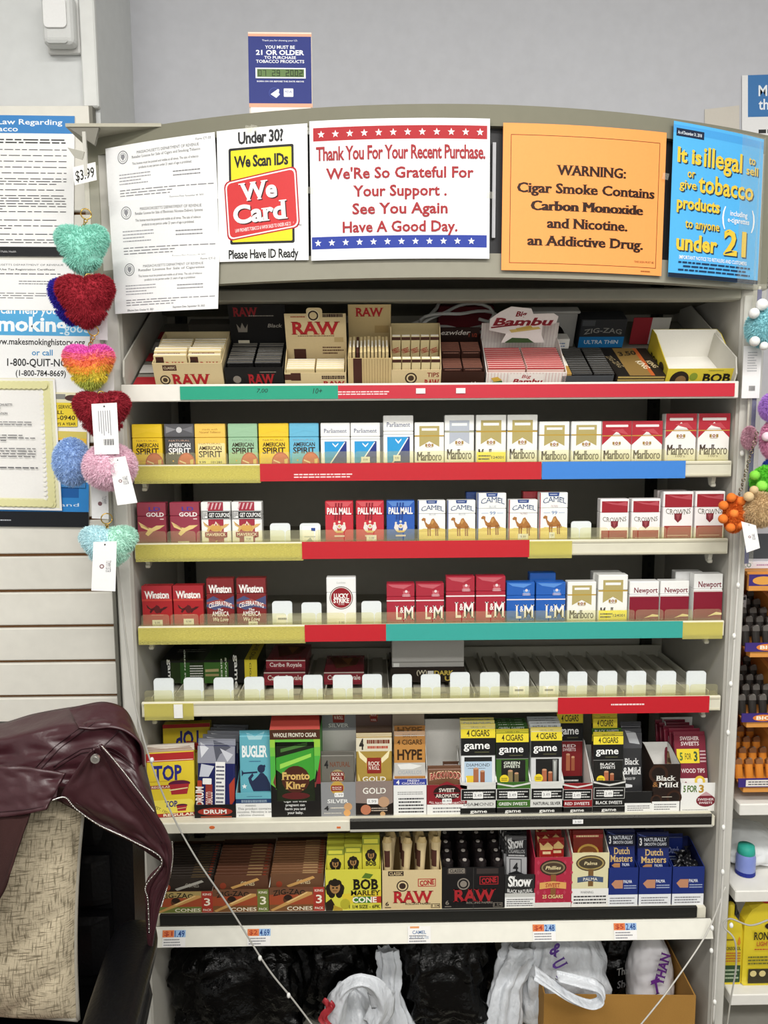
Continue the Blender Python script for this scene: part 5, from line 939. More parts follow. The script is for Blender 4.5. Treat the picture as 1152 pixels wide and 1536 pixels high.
# empty yellow box with white inside
bob_f = lambda p: (p.c(.2, .7, .14, '2a2018'), p.c(.22, .75, .08, '8a6a44'), p.e(.4, .5, .06, .25, '8a9a34'), p.t('BOB', .74, .58, .5, '1e1a12', .42, 'Bs'), p.bars(.6, .08, .85, .16, 1, '5a6a2a', 2))
t, w = ttray('rolling_paper_box', 'empty yellow box with white inside at the right end of the slanted shelf', 999, 1102, .125, .034, .062, 'd6c23c', bob_f, None, inner='efece4', side='c8b436')
p = PR(.12, .06); m = MB(); p.t('BOB', .4, .6, .4, '1e1a12', .4, 'Bs'); p.c(.8, .4, .12, '2a2018'); m.pr(p, lambda u, v, k: (-w/2-.0003-k*EPS, .01+.115*(1-u), .035*(1-v)+.002)); m.build('side_print', t)
# things at the back of the top shelf
a, b = tx(900, 965)
t = thing('rolling_paper_carton', 'blue banded black carton leaning at the back of the slanted shelf', 'rolling paper box', tloc(934, .17, .001)+Vector((-.005, 0, 0)), (TH+R(2), 0, 0)); w = .095
p = PR(w, .07); p.r(0, 0, 1, .55, '2e3034'); p.t('ZIG-ZAG', .5, .4, .15, '8a8a86', .84, 'b', arc=.4); p.r(0, .55, 1, .9, '1f78b8'); p.t('ULTRA THIN', .5, .72, .12, 'd8e4ee', .76, 'b'); p.r(.02, .02, .3, .2, '4a4c50')
m = MB().box(-w/2, w/2, 0, .04, 0, .07, '26282c', .001); m.pr(p, face(-w/2, w/2, 0, .07, -.0001)); m.build('carton', t)
o = thing('backing_card', 'red and white cardboard strip standing at the back of slanted shelf', 'card', tloc(1000, .2, .001), TR); MB().box(-.02, .02, 0, .002, 0, .06, 'a8303a').build('red_strip', o); MB().box(.02, .06, 0, .002, 0, .06, 'd8d4cc').build('white_strip', o)
t = thing('paper_pad', 'white printed pad lying behind the pinstriped box', 'paper', tloc(838, .135, .012), TR); m = MB().box(-.045, .045, 0, .03, 0, .03, 'e2ded8', .001); p = PR(.09, .03); p.bars(.05, .2, .9, .8, 3, '7a8aa8', 5); m.pr(p, face(-.045, .045, 0, .03, -.0002)); m.build('pad', t)
t = thing('cable_spool', 'grey plastic arch shaped holder standing at the back of the slanted shelf', 'holder', tloc(848, .19, .001), TR)
m = MB(); m.prism([(-.055, 0), (-.055, .075), (.055, .075), (.055, 0), (.04, 0)]+[(.04*math.cos(R(180*i/14)), .055*math.sin(R(180*i/14))) for i in range(15)], 0, .02, 'a8a6a2'); m.build('arch', t); MB().box(-.06, .06, -.004, .024, .075, .08, 'c8c6c2', .002).build('top_edge', t)
o = thing('coiled_cable', 'white power cable coiled at the back of the slanted shelf', 'cable', (0, 0, 0)); m = MB()
pts = []
for i in range(60):
    a = i/59*4.2*math.pi; rr = .055+.015*math.sin(i*.5); q = T0+Vector((V(690, 480, .1).x, 0, 0))+TE1*(.2+.02*math.sin(a*1.3))+TE2*(.055+rr*.55*math.sin(a))+Vector((rr*1.2*math.cos(a), 0, 0)); pts.append(q)
m.tube(pts, .0035, 'd2d0ca', 6); m.build('loop', o)
m = MB(); m.tube([V(588, 497, .12), V(615, 488, .12), V(640, 478, .13), V(655, 462, .14), V(660, 450, .15)], .004, 'c8c6c0', 6); m.build('lead', o)
for px in (628, 660): q = V(px, 461, .03); o = MB().box(-.014, .014, 0, .012, -.004, .004, '2a2a28', .002).build('cable_clip', loc=(q.x, .03, 1.645)); tag(o, 'small black clip under the header beam, '+('left' if px == 628 else 'right')+' of two', 'clip')
for lab, px, b, w_, h_, c, tx_ in (('dark printed carton at the back between the cream box and tall flap', 320, .20, .16, .05, '5a564e', None), ('wine red carton at the very back of the slanted shelf', 715, .24, .12, .07, '7a2a30', None), ('black carton at the back left of the red strip', 960, .235, .05, .05, '2e2c2a', None)):
    o = MB().box(-w_/2, w_/2, 0, .03, 0, h_, c, .001).build('rolling_paper_carton', loc=tloc(px, b, .001), rot=TR); tag(o, lab, 'rolling paper box')
# ------------------------------------------------------------------ boxes on the nearly empty shelf
z5 = S5+.0365
def cbox(name, lab, px0, py0, px1, py1, Y, d, col, fn, rz=0, cat='cigar box', z=None, topc=None):
    xc, w, zb, zt = bx(px0, py0, px1, py1, Y); zb = z5 if z is None else z; h = zt-zb
    t = thing(name, lab, cat, (xc, Y, zb), (0, 0, R(rz))); m = MB().box(-w/2, w/2, 0, d, 0, h, col, .0008, 1, topc); p = PR(w, h); fn(p); m.pr(p, face(-w/2, w/2, 0, h, -.0001)); m.build('carton', t); return t, w, h
def gm(p):
    p.r(0, 0, 1, .1, '161616'); p.r(0, 0, .1, 1, '161616'); p.t('game', .09, .55, .14, 'f0f0ee', .3, 'b', rot=-90); p.r(.2, .1, .3, 1, '2f5a22'); p.t('GREEN SWEETS', .25, .55, .05, 'e8f0e0', .5, 'b', rot=-90); p.bars(.3, .2, .44, .95, 7, 'e0e0dc', 4); p.r(.45, .1, .7, 1, '3f6a2a'); p.poly([(.46, .4), (.6, .38), (.6, .5), (.46, .52)], 'b8a878'); p.poly([(.46, .6), (.6, .6), (.6, .7), (.46, .7)], 'a89868'); p.t('GREEN', .63, .5, .06, 'e8f0e0', .28, 'b', rot=-90); p.t('SWEETS', .675, .55, .06, 'e8f0e0', .32, 'b', rot=-90)
    p.r(.7, 0, .87, 1, '141414'); p.t('game', .785, .5, .16, 'f4f4f2', .36, 'b', rot=-90); p.r(.87, 0, 1, 1, 'e4d23c'); p.t('4 CIGARS', .93, .55, .07, '33301a', .34, 'b', rot=-90)
t, w, h = cbox('cigar_box', 'black, green and yellow cigar carton lying on its side on the nearly empty shelf', 242, 990, 386, 1040, .10, .14, '2a3a1e:g', gm, topc='23301c:g')
m = MB(); p = PR(w, .13); p.r(.0, 0, .2, 1, '1c1c1a'); p.r(.45, 0, .7, 1, '33502a'); p.r(.87, 0, 1, 1, 'd4c23a'); p.t('SAVE ON', .93, .5, .08, '5a5220', .5, 'b', rot=-90); p.bars(.1, .4, .4, .6, 2, '8a8a84', 3); m.pr(p, lambda u, v, k: (-w/2+u*w, .139-.138*v, h+.0002+k*EPS)); m.build('printed_top', t)
def cr(p): p.r(0, .12, 1, .75, '8c2a36'); p.t('Caribe Royale', .5, .42, .36, 'f2e6e2', .82, 'b'); p.r(0, 0, 1, .1, 'c8b8b0')
def crtop(t, w, h, d): p = PR(w, d); p.poly([(.1, .1), (.9, .15), (.8, .6), (.3, .8)], '5a3420'); p.poly([(.4, .2), (.7, .2), (.6, .6)], '8a5a34'); m = MB().pr(p, lambda u, v, k: (-w/2+u*w, d*(1-v), h+.0002+k*EPS)); m.build('printed_top', t)
t, w, h = cbox('cigar_box', 'lower wine red cigar carton of the stack of two', 396, 1008, 458, 1036, .08, .12, '7a2430:g', cr); crtop(t, w, h, .12); zz = t.location.z+h+.0004
t, w, h = cbox('cigar_box', 'upper wine red cigar carton of the stack of two', 399, 990, 458, 1004, .085, .12, '7a2430:g', cr, -2, z=zz); crtop(t, w, h, .12)
t, w, h = cbox('cigar_box', 'single wine red cigar carton right of the stack of two', 486, 1008, 546, 1036, .08, .12, '7a2430:g', cr); crtop(t, w, h, .12)
def dk(p): p.t('(W)', .42, .3, .3, 'e0d8c0', .14, 'b'); p.t('DARK', .72, .35, .3, 'd8c05a', .26, 'B'); p.t('US', .8, .75, .3, 'd8c05a', .14, 'B'); p.r(.5, .2, .58, .5, 'f0f0ee')
t, w, h = cbox('cigar_box', 'black cigar carton with yellow lettering under the grey carton', 586, 1002, 697, 1040, .09, .12, '2a211c', dk); zz = t.location.z+h+.0004
t, w, h = cbox('storage_carton', 'plain grey carton lying on the black one', 588, 958, 696, 1000, .095, .12, 'b4b2ae', lambda p: (p.r(0, .8, 1, .84, '8a8884'), p.r(.02, .85, .1, .98, 'e8e8e4')), cat='carton', z=zz)
# ------------------------------------------------------------------ lowest shelf
Z7 = S7+.0537
def row7(px0, px1, Y=.022, py=1335): return V(px0, py, Y).x, V(px1, py, Y).x
def z7(py, Y, px=640): return V(px, py, Y).z
def zz_front(bg, num):
    def f(p):
        p.r(0, .0, 1, .3, 'a8935c' if bg else '6f4a34'); p.r(0, .3, 1, .72, 'a04a2c'); p.r(0, .72, 1, 1, '6f7a3a' if bg else '7a5230'); p.t('ZIG-ZAG', .36, .25, .22, '1e1812', .58, 'b', arc=.35); p.c(.34, .5, .09, '5a3420'); p.e(.34, .42, .07, .12, '2a1a12')
        p.poly([(.02, .93), (.68, .18), (.78, .2), (.78, .3), (.06, .99)], 'c89a5a'); p.poly([(.3, .62), (.68, .2), (.7, .22), (.34, .64)], 'e8c88a'); p.t('CONES', .55, .88, .15, 'f0e8d0', .46, 'b'); c = ('a8382c', '6f7a3a', 'a8382c')[num]
        p.r(.8, 0, 1, 1, c); p.t('KING', .9, .14, .1, 'f0e8d8', .15, 'b'); p.t('3', .9, .5, .34, 'f4ecd8', .11, 'b'); p.t('PACK', .9, .88, .1, 'f0e8d8', .15, 'b')
    return f
def cones(px0, px1, pyf, n, k, lab, dark=0, hbpy=1262, D=.15):
    a, b = row7(px0, px1); hf = z7(pyf, .022)-Z7; fn = zz_front(k == 0, k)
    tray('cone_display_box', lab, a, b, Z7, .022, D, hf, hf+.03, '6a4630', fn, side='e4e2da' if k != 1 else '6a4630', inner='4a3222', cat='cone display box')
    w = b-a-.006; H = hf+.022
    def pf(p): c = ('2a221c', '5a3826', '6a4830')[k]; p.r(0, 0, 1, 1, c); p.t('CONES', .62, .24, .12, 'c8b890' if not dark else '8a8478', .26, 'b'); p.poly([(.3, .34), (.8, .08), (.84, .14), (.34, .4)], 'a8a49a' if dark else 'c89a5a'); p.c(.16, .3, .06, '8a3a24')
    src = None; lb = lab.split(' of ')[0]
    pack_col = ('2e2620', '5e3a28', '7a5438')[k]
    for i in range(n):
        y = .028+(D-.04)*i/n; lbl = 'front cone pack in the '+lb if i == 0 else 'cone pack standing behind the front one in the '+lb
        if i < 2:
            t = thing('cone_pack', lbl, 'cone pack', ((a+b)/2, y, Z7+.002), (-R(6), 0, 0), None if i == 0 else 'cone packs in the '+lb)
            m = MB().box(-w/2, w/2, 0, .0055, 0, H+.008*i*0, pack_col, .0008); p = PR(w, H)
            if i == 0: pf(p)
            m.pr(p, face(-w/2, w/2, 0, H, -.0001)); m.build('cone_sleeve', t); m = MB(); m.box(w*.1, w*.38, .0002, .0053, H, H+.0004, ('5a4a34', 'a08058', 'b89468')[k]); m.box(w*.4, w*.46, .0002, .0053, H, H+.0004, '8a3a24'); m.build('top_print', t); src = t
        else: dup(src, ((a+b)/2, y, Z7+.002+.0012*i))
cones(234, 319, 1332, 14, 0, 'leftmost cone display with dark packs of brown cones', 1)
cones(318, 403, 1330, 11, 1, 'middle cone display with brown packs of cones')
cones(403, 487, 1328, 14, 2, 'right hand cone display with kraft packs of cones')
def dread(p, x, y, s):
    for dx, dy in ((-.9, .2), (-.8, .7), (-.5, 1.1), (.9, .2), (.8, .7), (.6, 1.1), (-.5, -.5), (.5, -.5), (0, -.7)): p.e(x+dx*s*.8, y+dy*s*p.W/p.H*.8, s*.42, s*.55*p.W/p.H, '231c14', 10)
    p.e(x, y, s*.62, s*.85*p.W/p.H, 'a87e4c', 14); p.e(x, y-s*.5*p.W/p.H, s*.62, s*.4*p.W/p.H, '231c14', 12); p.r(x-s*.35, y-s*.02, x-s*.1, y+.04, '3a2a1a'); p.r(x+s*.1, y-s*.02, x+s*.35, y+.04, '3a2a1a'); p.r(x-s*.25, y+s*.42*p.W/p.H, x+s*.25, y+s*.5*p.W/p.H, '5a3420')
a, b = row7(488, 572); hf = z7(1303, .022)-Z7
def bobf(p): p.r(0, 0, 1, 1, 'd8d24a'); p.poly([(.3, .6), (1, .5), (1, .78), (.3, .85)], 'e0c83a'); dread(p, .17, .42, .15); p.e(.35, .84, .09, .13, 'b8b034'); p.poly([(.65, .2), (.72, .08), (.86, .12), (.8, .22)], '5a7a2a'); p.t('BOB', .72, .36, .24, '1e1a12', .46, 'Bs'); p.t('MARLEY', .72, .57, .12, '1e1a12', .54, 'bs'); p.r(.5, .66, .82, .82, '3a7a2e'); p.r(.82, .66, 1, .82, 'b83a2a'); p.t('CONE', .7, .74, .13, 'f4f0e0', .44, 'B'); p.t('1 1/4 SIZE - 6PK', .7, .91, .08, '1e1a12', .56, 'b'); p.poly([(0, .8), (.1, .7), (.16, .85), (.12, 1), (0, 1)], '2a2014'); p.poly([(.14, .86), (.3, .95), (.3, 1), (.14, 1)], 'b89a34')
tray('cone_display_box', 'yellow cone display with a dreadlocked singer portrait on it', a, b, Z7, .022, .1, hf, hf+.02, 'd8d24a', bobf, inner='c8c03a', cat='cone display box')
def bobp(p): p.r(0, 0, 1, .1, '8a9434'); p.r(.1, .02, .9, .08, 'd8d24a'); dread(p, .5, .24, .3); p.t('BOB', .5, .37, .06, '1e1a12', .6, 'B'); p.r(0, .47, 1, .52, '3a2a1a'); p.t('CONE', .5, .495, .035, 'e8dcc0', .6, 'b')
s = None; w3 = (b-a-.008)/3
for i in range(3):
    for j in range(3):
        x = (a+b)/2+(i-1)*(w3+.001); y = .03+.022*j; H = z7((1268, 1265, 1252)[i] - 0, .04)-Z7-.006
        lbl = 'front yellow cone pack with portrait, '+('left', 'middle', 'right')[i]+' of three' if j == 0 else 'yellow cone pack behind the front three'
        if j == 0 or s is None:
            t = thing('cone_pack', lbl, 'cone pack', (x, y, Z7+.002), (-R(3), 0, 0), None if j == 0 else 'rear yellow cone packs'); m = MB().box(-w3/2, w3/2, 0, .012, 0, H, 'cfc742:g', .001); p = PR(w3, H); bobp(p); m.pr(p, face(-w3/2, w3/2, 0, H, -.0001)); m.build('pack_body', t); MB().box(-w3/2, w3/2, .0005, .0115, H+.0002, H+.006, 'b8b83c').build('hang_flap', t)
            if j: s = t
        else: dup(s, (x, y, Z7+.002))
a, b = row7(573, 663); hf = z7(1305, .022)-Z7
def rcf(p, base=KR, ink='b3262c', dk='3a2a22'):
    p.r(.1, .02, .36, .14, dk); p.t('CLASSIC', .23, .08, .08, base if dk != '8a8278' else '1a1818', .22, 'b'); p.c(.34, .4, .1, dk); p.c(.34, .4, .08, base); p.c(.34, .4, .055, dk); p.fr(.6, .22, .9, .42, .012, ink); p.t('CONE', .75, .32, .12, ink, .24, 'Bn', rot=6); p.t('RAW', .52, .68, .28, ink, .68, 'Bs'); p.t('ROLLING PAPERS', .6, .86, .045, dk, .42, 'b'); p.t('6', .08, .85, .1, dk, .06, 'b'); p.bars(.04, .92, .16, .97, 1, dk, 2); p.fr(.82, .86, .97, .97, .008, dk); p.t('1 1/4', .895, .91, .06, dk, .12, 'b')
tray('cone_display_box', 'kraft cone display with upright kraft cones standing in it', a, b, Z7, .022, .1, hf, hf+.02, KR, rcf, inner='b89c68', cat='cone display box')
s = None; top = z7(1256, .04)-Z7
for j in range(3):
    for i in range(4):
        x = a+.014+(b-a-.028)*i/3; y = .036+.027*j; h = top-.002
        if s is None:
            s = thing('paper_cone', 'kraft cone with dark brown band, standing in the kraft display', 'cone', (x, y, Z7+.0025), (-R(4), 0, R(8)), 'kraft cones in the kraft display')
            MB().lathe([(.0005, 0), (.006, 0), (.0095, h*.75), (.0115, h*.93), (.009, h*.93), (.008, h*.9)], 0, 0, KR, 14).build('cone_paper', s)
            m = MB(); m.grid(lambda u, v: ((.0098+.0012*v)*math.cos(R(-140+70*u)), (.0098+.0012*v)*math.sin(R(-140+70*u)), h*(.58+.24*v)), 6, 2, '4a2a22'); m.build('brand_band', s)
            m = MB(); m.grid(lambda u, v: ((.0105-.004*v)*math.cos(2*math.pi*u)*(1+.25*math.sin(6*math.pi*u)*v), (.0105-.006*v)*math.sin(2*math.pi*u), h*(.93+.07*v)), 12, 2, 'c9b07c', True); m.build('twisted_top', s)
        else: dup(s, (x, y, Z7+.0025), (-R(4), 0, R(8-20*((i*7+j*3) % 4))))
a, b = row7(663, 757); hf = z7(1302, .022)-Z7
tray('cone_display_box', 'black cone display with red lettering and rows of pale cone tips', a, b, Z7, .022, .12, hf, hf+.03, '171516', lambda p: (p.r(.08, .03, .38, .16, '3a3230'), p.r(.55, .03, .9, .16, '3a3230'), rcf(p, '171516', 'a8262c', '8a8278'), p.r(.495, 0, .505, 1, '3a3836')), inner='141213', cat='cone display box')
s = None
for j in range(4):
    for i in range(4):
        x = a+.014+(b-a-.028)*i/3; y = .034+.027*j; h = hf+.006+.006*j
        if s is None:
            s = thing('paper_cone', 'black wrapped cone with a pale round tip in the black display', 'cone', (x, y, Z7+.0025), (0, 0, 0), 'black wrapped cones in the black display')
            MB().lathe([(.0005, 0), (.0115, 0), (.0115, h), (.0085, h+.001), (.0005, h+.001)], 0, 0, '1e1819', 14).build('wrapper', s); MB().lathe([(.0045, h+.001), (.0045, h+.003), (.0005, h+.003)], 0, 0, 'b8b2ac', 10).build('tip', s)
        else: dup(s, (x, y, Z7+.0025+.006*j))
def shf(p): p.r(0, 0, 1, .42, '2a2a2a'); p.t('Show', .5, .2, .3, 'f2f2f0', .8, 'Bsn'); p.t('BLACK NATURAL', .5, .47, .1, 'e8e8e6', .84, 'b', arc=-.4); p.r(0, .56, 1, .68, 'c8c8c4'); p.r(0, .68, 1, 1, 'f2f2f0'); p.bars(.06, .72, .94, .97, 4, '5a5a5c', 4)
a, b = row7(757, 803); hf = z7(1314, .022)-Z7
tray('cigar_display_box', 'black and white display with silver and black pouches, lowest shelf', a, b, Z7, .022, .09, hf, hf+.05, '2a2a2a', shf, side='3a3a3a', inner='4a4a4a')
def shp(p): p.r(0, 0, 1, .3, '2a2a2c'); p.t('Show', .46, .1, .14, 'd8d8d8', .8, 'Bsn', rot=8); p.t('CIGARILLOS', .5, .22, .05, 'b8b8b8', .8); p.bars(.1, .26, .9, .3, 1, 'b8b8b8', 3); p.r(0, .3, 1, 1, 'a4a4a6'); p.fr(.15, .33, .75, .58, .04, '26262a'); p.t('4', .45, .45, .12, '1e1e20', .26, 'B'); p.poly([(.1, .54), (.5, .5), (.9, .55), (.8, .62), (.15, .62)], '1e1e20')
s = None
for i in range(4):
    x = (a+b)/2-.006-.003*i; y = .028+.013*i
    if i == 0: pouch('cigar_pouch', 'front silver and black pouch with a large numeral four', x, .044, Z7+.002, z7(1262, .03)-Z7, y, '8a8a8c:f', shp, 6, rz=-4)
    elif s is None: s = pouch('cigar_pouch', 'black topped pouch behind the front silver one', x, .044, Z7+.002, z7(1258, .04)-Z7, y, '2a2a2c:g', shp, 6, group='pouches behind the silver numeral one')
    else: dup(s, (x, y, Z7+.003))
a, b = row7(801, 857); hf = z7(1289, .022)-Z7
def phf(p):
    p.r(0, 0, 1, 1, 'b02c44')
    for i in range(6):
        for j in range(5): p.poly([(.1+.18*i, .05+.2*j), (.14+.18*i, .1+.2*j), (.1+.18*i, .15+.2*j), (.06+.18*i, .1+.2*j)], 'bc4258')
    p.e(.5, .2, .36, .16, '3a2a22'); p.e(.5, .2, .32, .13, '8a7a5a'); p.e(.5, .2, .28, .1, '4a3a2c'); p.t('Phillies', .5, .2, .07, 'e8d8a8', .42, 'bi'); p.r(.44, .34, .58, .82, '8a5a34'); p.poly([(.14, .5), (.5, .47), (.86, .5), (.86, .63), (.5, .6), (.14, .63)], 'e0a860'); p.t('SWEET', .5, .55, .08, 'a8302c', .4, 'bs'); p.t('25 CIGARS', .5, .78, .07, 'f0d89a', .56, 'bs'); p.r(0, .9, 1, 1, 'e8e4e0')
tray('cigar_display_box', 'crimson display of 25 cigars with gold ribbon and white foot', a, b, Z7, .022, .09, hf, hf+.04, 'b02c44', phf, inner='d8ccc8')
def php(p): p.r(0, 0, 1, .14, '8a2420'); p.poly([(.02, .04), (.3, .1), (.6, .04), (.98, .12), (.9, .16), (.1, .16)], 'd8b87a'); p.bars(.25, .18, .8, .23, 1, 'e8d0a0', 3, .8); p.e(.5, .4, .3, .12, 'c89a4a'); p.poly([(.05, .2), (.15, .5), (.08, .6)], 'd86a5a')
s = None
for i, (dx, dy, dh) in enumerate(((-.012, .0, 0), (.012, .004, -.004), (-.013, .02, .004), (.011, .022, .006), (-.012, .038, .01), (.013, .04, .008), (-.008, .055, .014))):
    if s is None: s = pouch('cigar_pouch', 'glossy red and gold pouch in the crimson display', (a+b)/2+dx, .032, Z7+.002, z7(1262, .04)-Z7, .026+dy, '9a2422:g', php, 5, .009, group='red and gold pouches in the crimson display')
    else: dup(s, ((a+b)/2+dx, .026+dy, Z7+.002+max(dh, 0)))
a, b = row7(857, 913); hf = z7(1283, .022)-Z7
def gvf(p): p.r(0, 0, 1, .66, 'e0d8ae'); p.e(.5, .19, .4, .15, '5a4a34'); p.e(.5, .19, .36, .125, 'a8945a'); p.e(.5, .19, .32, .1, '4a4030'); p.t('Palma', .5, .19, .06, 'e8d8a8', .36, 'bi'); p.r(.44, .3, .58, .62, '7a5a34'); p.poly([(.15, .45), (.5, .42), (.85, .45), (.85, .55), (.5, .52), (.15, .55)], '4a5a78'); p.t('PALMA', .5, .485, .055, 'e8e4d8', .4, 'bs'); p.r(0, .66, 1, 1, 'f0efec'); p.t('WARNING:', .42, .73, .045, '3a3a3c', .36); p.bars(.06, .78, .94, .96, 3, '3a3a3c', 5)
tray('cigar_display_box', 'cream display with oval emblem and white warning foot', a, b, Z7, .022, .09, hf, hf+.045, 'e0d8ae', gvf, inner='d8d2c0', side='e4e0d4')
def gvp(p): p.r(0, 0, 1, .1, '8a2a2a'); p.bars(.1, .05, .9, .1, 1, 'e0c898', 2); p.e(.5, .3, .36, .12, 'c09a4a'); p.e(.5, .3, .3, .09, '7a4a24'); p.bars(.3, .28, .7, .32, 1, 'e0c898', 2)
pouch('cigar_pouch', 'front brown and gold pouch in the cream display', (a+b)/2-.002, b-a-.016, Z7+.002, z7(1252, .035)-Z7, .028, '7a2c20:g', gvp, 4)
pouch('cigar_pouch', 'red pouch behind the brown one in the cream display', (a+b)/2-.004, b-a-.014, Z7+.002, z7(1247, .05)-Z7, .045, '8a2824:g', lambda p: p.bars(.1, .03, .9, .1, 1, 'e0c898', 2), 4)
def dmf(p): p.r(0, 0, 1, .7, '1e3078'); p.poly([(.12, .42), (.24, .32), (.5, .32), (.5, .54), (.24, .54)], 'c08a6a'); p.t('PALMA', .66, .36, .08, 'e8ecf4', .28, 'b'); p.bars(.54, .44, .95, .56, 2, 'a8b4d0', 3); p.r(0, .7, 1, 1, 'eef0f4'); p.bars(.08, .76, .9, .96, 3, '7a7a80', 4)
def dmp(p): p.r(0, 0, 1, .22, '15193a'); p.r(.02, .06, .98, .2, '1a1e2e'); p.t('3', .1, .13, .1, 'f0f0f4', .08, 'B'); p.t('NATURALLY', .56, .1, .05, 'e8ecf4', .7, 'b'); p.t('SMOOTH CIGARS', .56, .165, .04, 'e8ecf4', .7, 'b'); p.t('Dutch', .52, .28, .09, 'd8b87a', .58, 'bs'); p.t('Masters', .5, .385, .09, 'd8b87a', .8, 'bs'); p.poly([(.15, .48), (.25, .45), (.45, .45), (.45, .51), (.25, .51)], 'c08a5a'); p.t('PALMA', .66, .47, .04, 'd8dcec', .26, 'b'); p.poly([(.0, .02), (.3, .06), (.1, .05)], '6a7ab8')
for i, (x0, x1, yt) in enumerate(((911, 957, 1254), (958, 1007, 1258), (1008, 1056, 0))):
    a, b = row7(x0, x1); hf = z7(1306, .022)-Z7
    tray('cigar_display_box', 'navy cigar display with white foot, '+('left of three', 'middle of three', 'right of three, holding loose black pouches')[i], a, b, Z7, .022, .09, hf, hf+.02, '1e3078', dmf, inner='1a2250')
    if yt:
        pouch('cigar_pouch', 'front navy foil pouch with gold lettering in the '+('left', 'middle')[i]+' navy display', (a+b)/2, b-a-.002-.004*(i == 0), Z7+.003, z7(yt, .035)-Z7, .027, '1c2a68:g', dmp, 6, .012)
        s = pouch('cigar_pouch', 'navy foil pouch behind the front one in the '+('left', 'middle')[i]+' navy display', (a+b)/2, b-a-.006, Z7+.003, z7(yt-1, .05)-Z7, .05, '18225a:g', dmp, 6, .01)
    else:
        s = pouch('cigar_pouch', 'navy card pouch standing at the back of the right navy display', (a+b)/2-.008, .042, Z7+.003, z7(1258, .09)-Z7, .085, '1c2a68:g', lambda p: (p.t('Dutch', .5, .3, .12, '8a94c0', .6, 'bs'), p.bars(.2, .4, .8, .5, 2, 'a8b4d0', 3)), 2)
        for j in range(4):
            t = thing('cigar_pouch', 'crumpled black pouch lying in the right navy display', 'cigar pouch', ((a+b)/2+(-.014, .012, -.002, .016)[j], .04+.012*j, Z7+hf-.012+.004*j), (R(-55+20*j), R((20, -25, 10, -15)[j]), R(15*j)), 'crumpled black pouches in the right navy display')
            m = MB(); m.grid(lambda u, v: (.028*(u-.5)*(1+.2*math.sin(7*v)), .006*math.sin(9*u+j)*math.sin(8*v), .03*(v-.5)), 10, 10, '1a1a1e:g'); m.grid(lambda u, v: (.028*(u-.5)*(1+.2*math.sin(7*v)), .006*math.sin(9*u+j)*math.sin(8*v)+.004*math.sin(math.pi*u)*math.sin(math.pi*v), .03*(v-.5)), 10, 10, '1a1a1e:g'); m.build('foil_body', t, smooth=True)
# ------------------------------------------------------------------ furry key rings, tags and strips
def heartmap(x, y, z): return (x*(1-.2*max(0, -z)), y*.75, .92*z+.52*abs(x)**1.1*(1 if z > -.6 else .6)-.13)
def furmesh(rx, rz, shape, colfn, seed, n=6500, L=.008):
    rnd = random.Random(seed); m = MB(); rx -= L*.5; rz -= L*.5
    def P(d):
        q = heartmap(*d) if shape == 'heart' else d
        return Vector((q[0]*rx, q[1]*(rx if shape != 'heart' else rx*.75), q[2]*rz))
    def sph(u, v): return (math.sin(math.pi*v)*math.cos(2*math.pi*u), math.sin(math.pi*v)*math.sin(2*math.pi*u), -math.cos(math.pi*v))
    m.grid(lambda u, v: P(sph(u, v)), 18, 12, lambda u, v: colfn(sph(u, v)), True)
    for _ in range(n):
        z = rnd.uniform(-1, 1); a = rnd.uniform(0, 2*math.pi); r = math.sqrt(1-z*z); d = (r*math.cos(a), r*math.sin(a), z)
        if d[1] > .55: continue
        p = P(d); nn = Vector((d[0]/rx, d[1]/rx, d[2]/rz)).normalized()
        t = (nn+Vector((rnd.gauss(0, .35), rnd.gauss(0, .35), rnd.gauss(-.12, .35)))).normalized(); l = L*rnd.uniform(.6, 1.25)
        s = t.cross(Vector((rnd.random()-.5, rnd.random()-.5, rnd.random()-.5))).normalized()*.0006; q = p+t*l*.55; e = p+t*l+Vector((0, 0, -l*.2)); c = colfn(d)
        m.poly([p-s, p+s, q+s*.8, e, q-s*.8], c)
    return m
def ring(m, c, r, w, mt, tilt=0, n=16): m.tube([(c[0]+r*math.cos(2*math.pi*i/n)*math.cos(tilt), c[1]+r*math.cos(2*math.pi*i/n)*math.sin(tilt), c[2]+r*math.sin(2*math.pi*i/n)) for i in range(n+1)], w, mt, 6)
GOLD = 'c8a458:m'
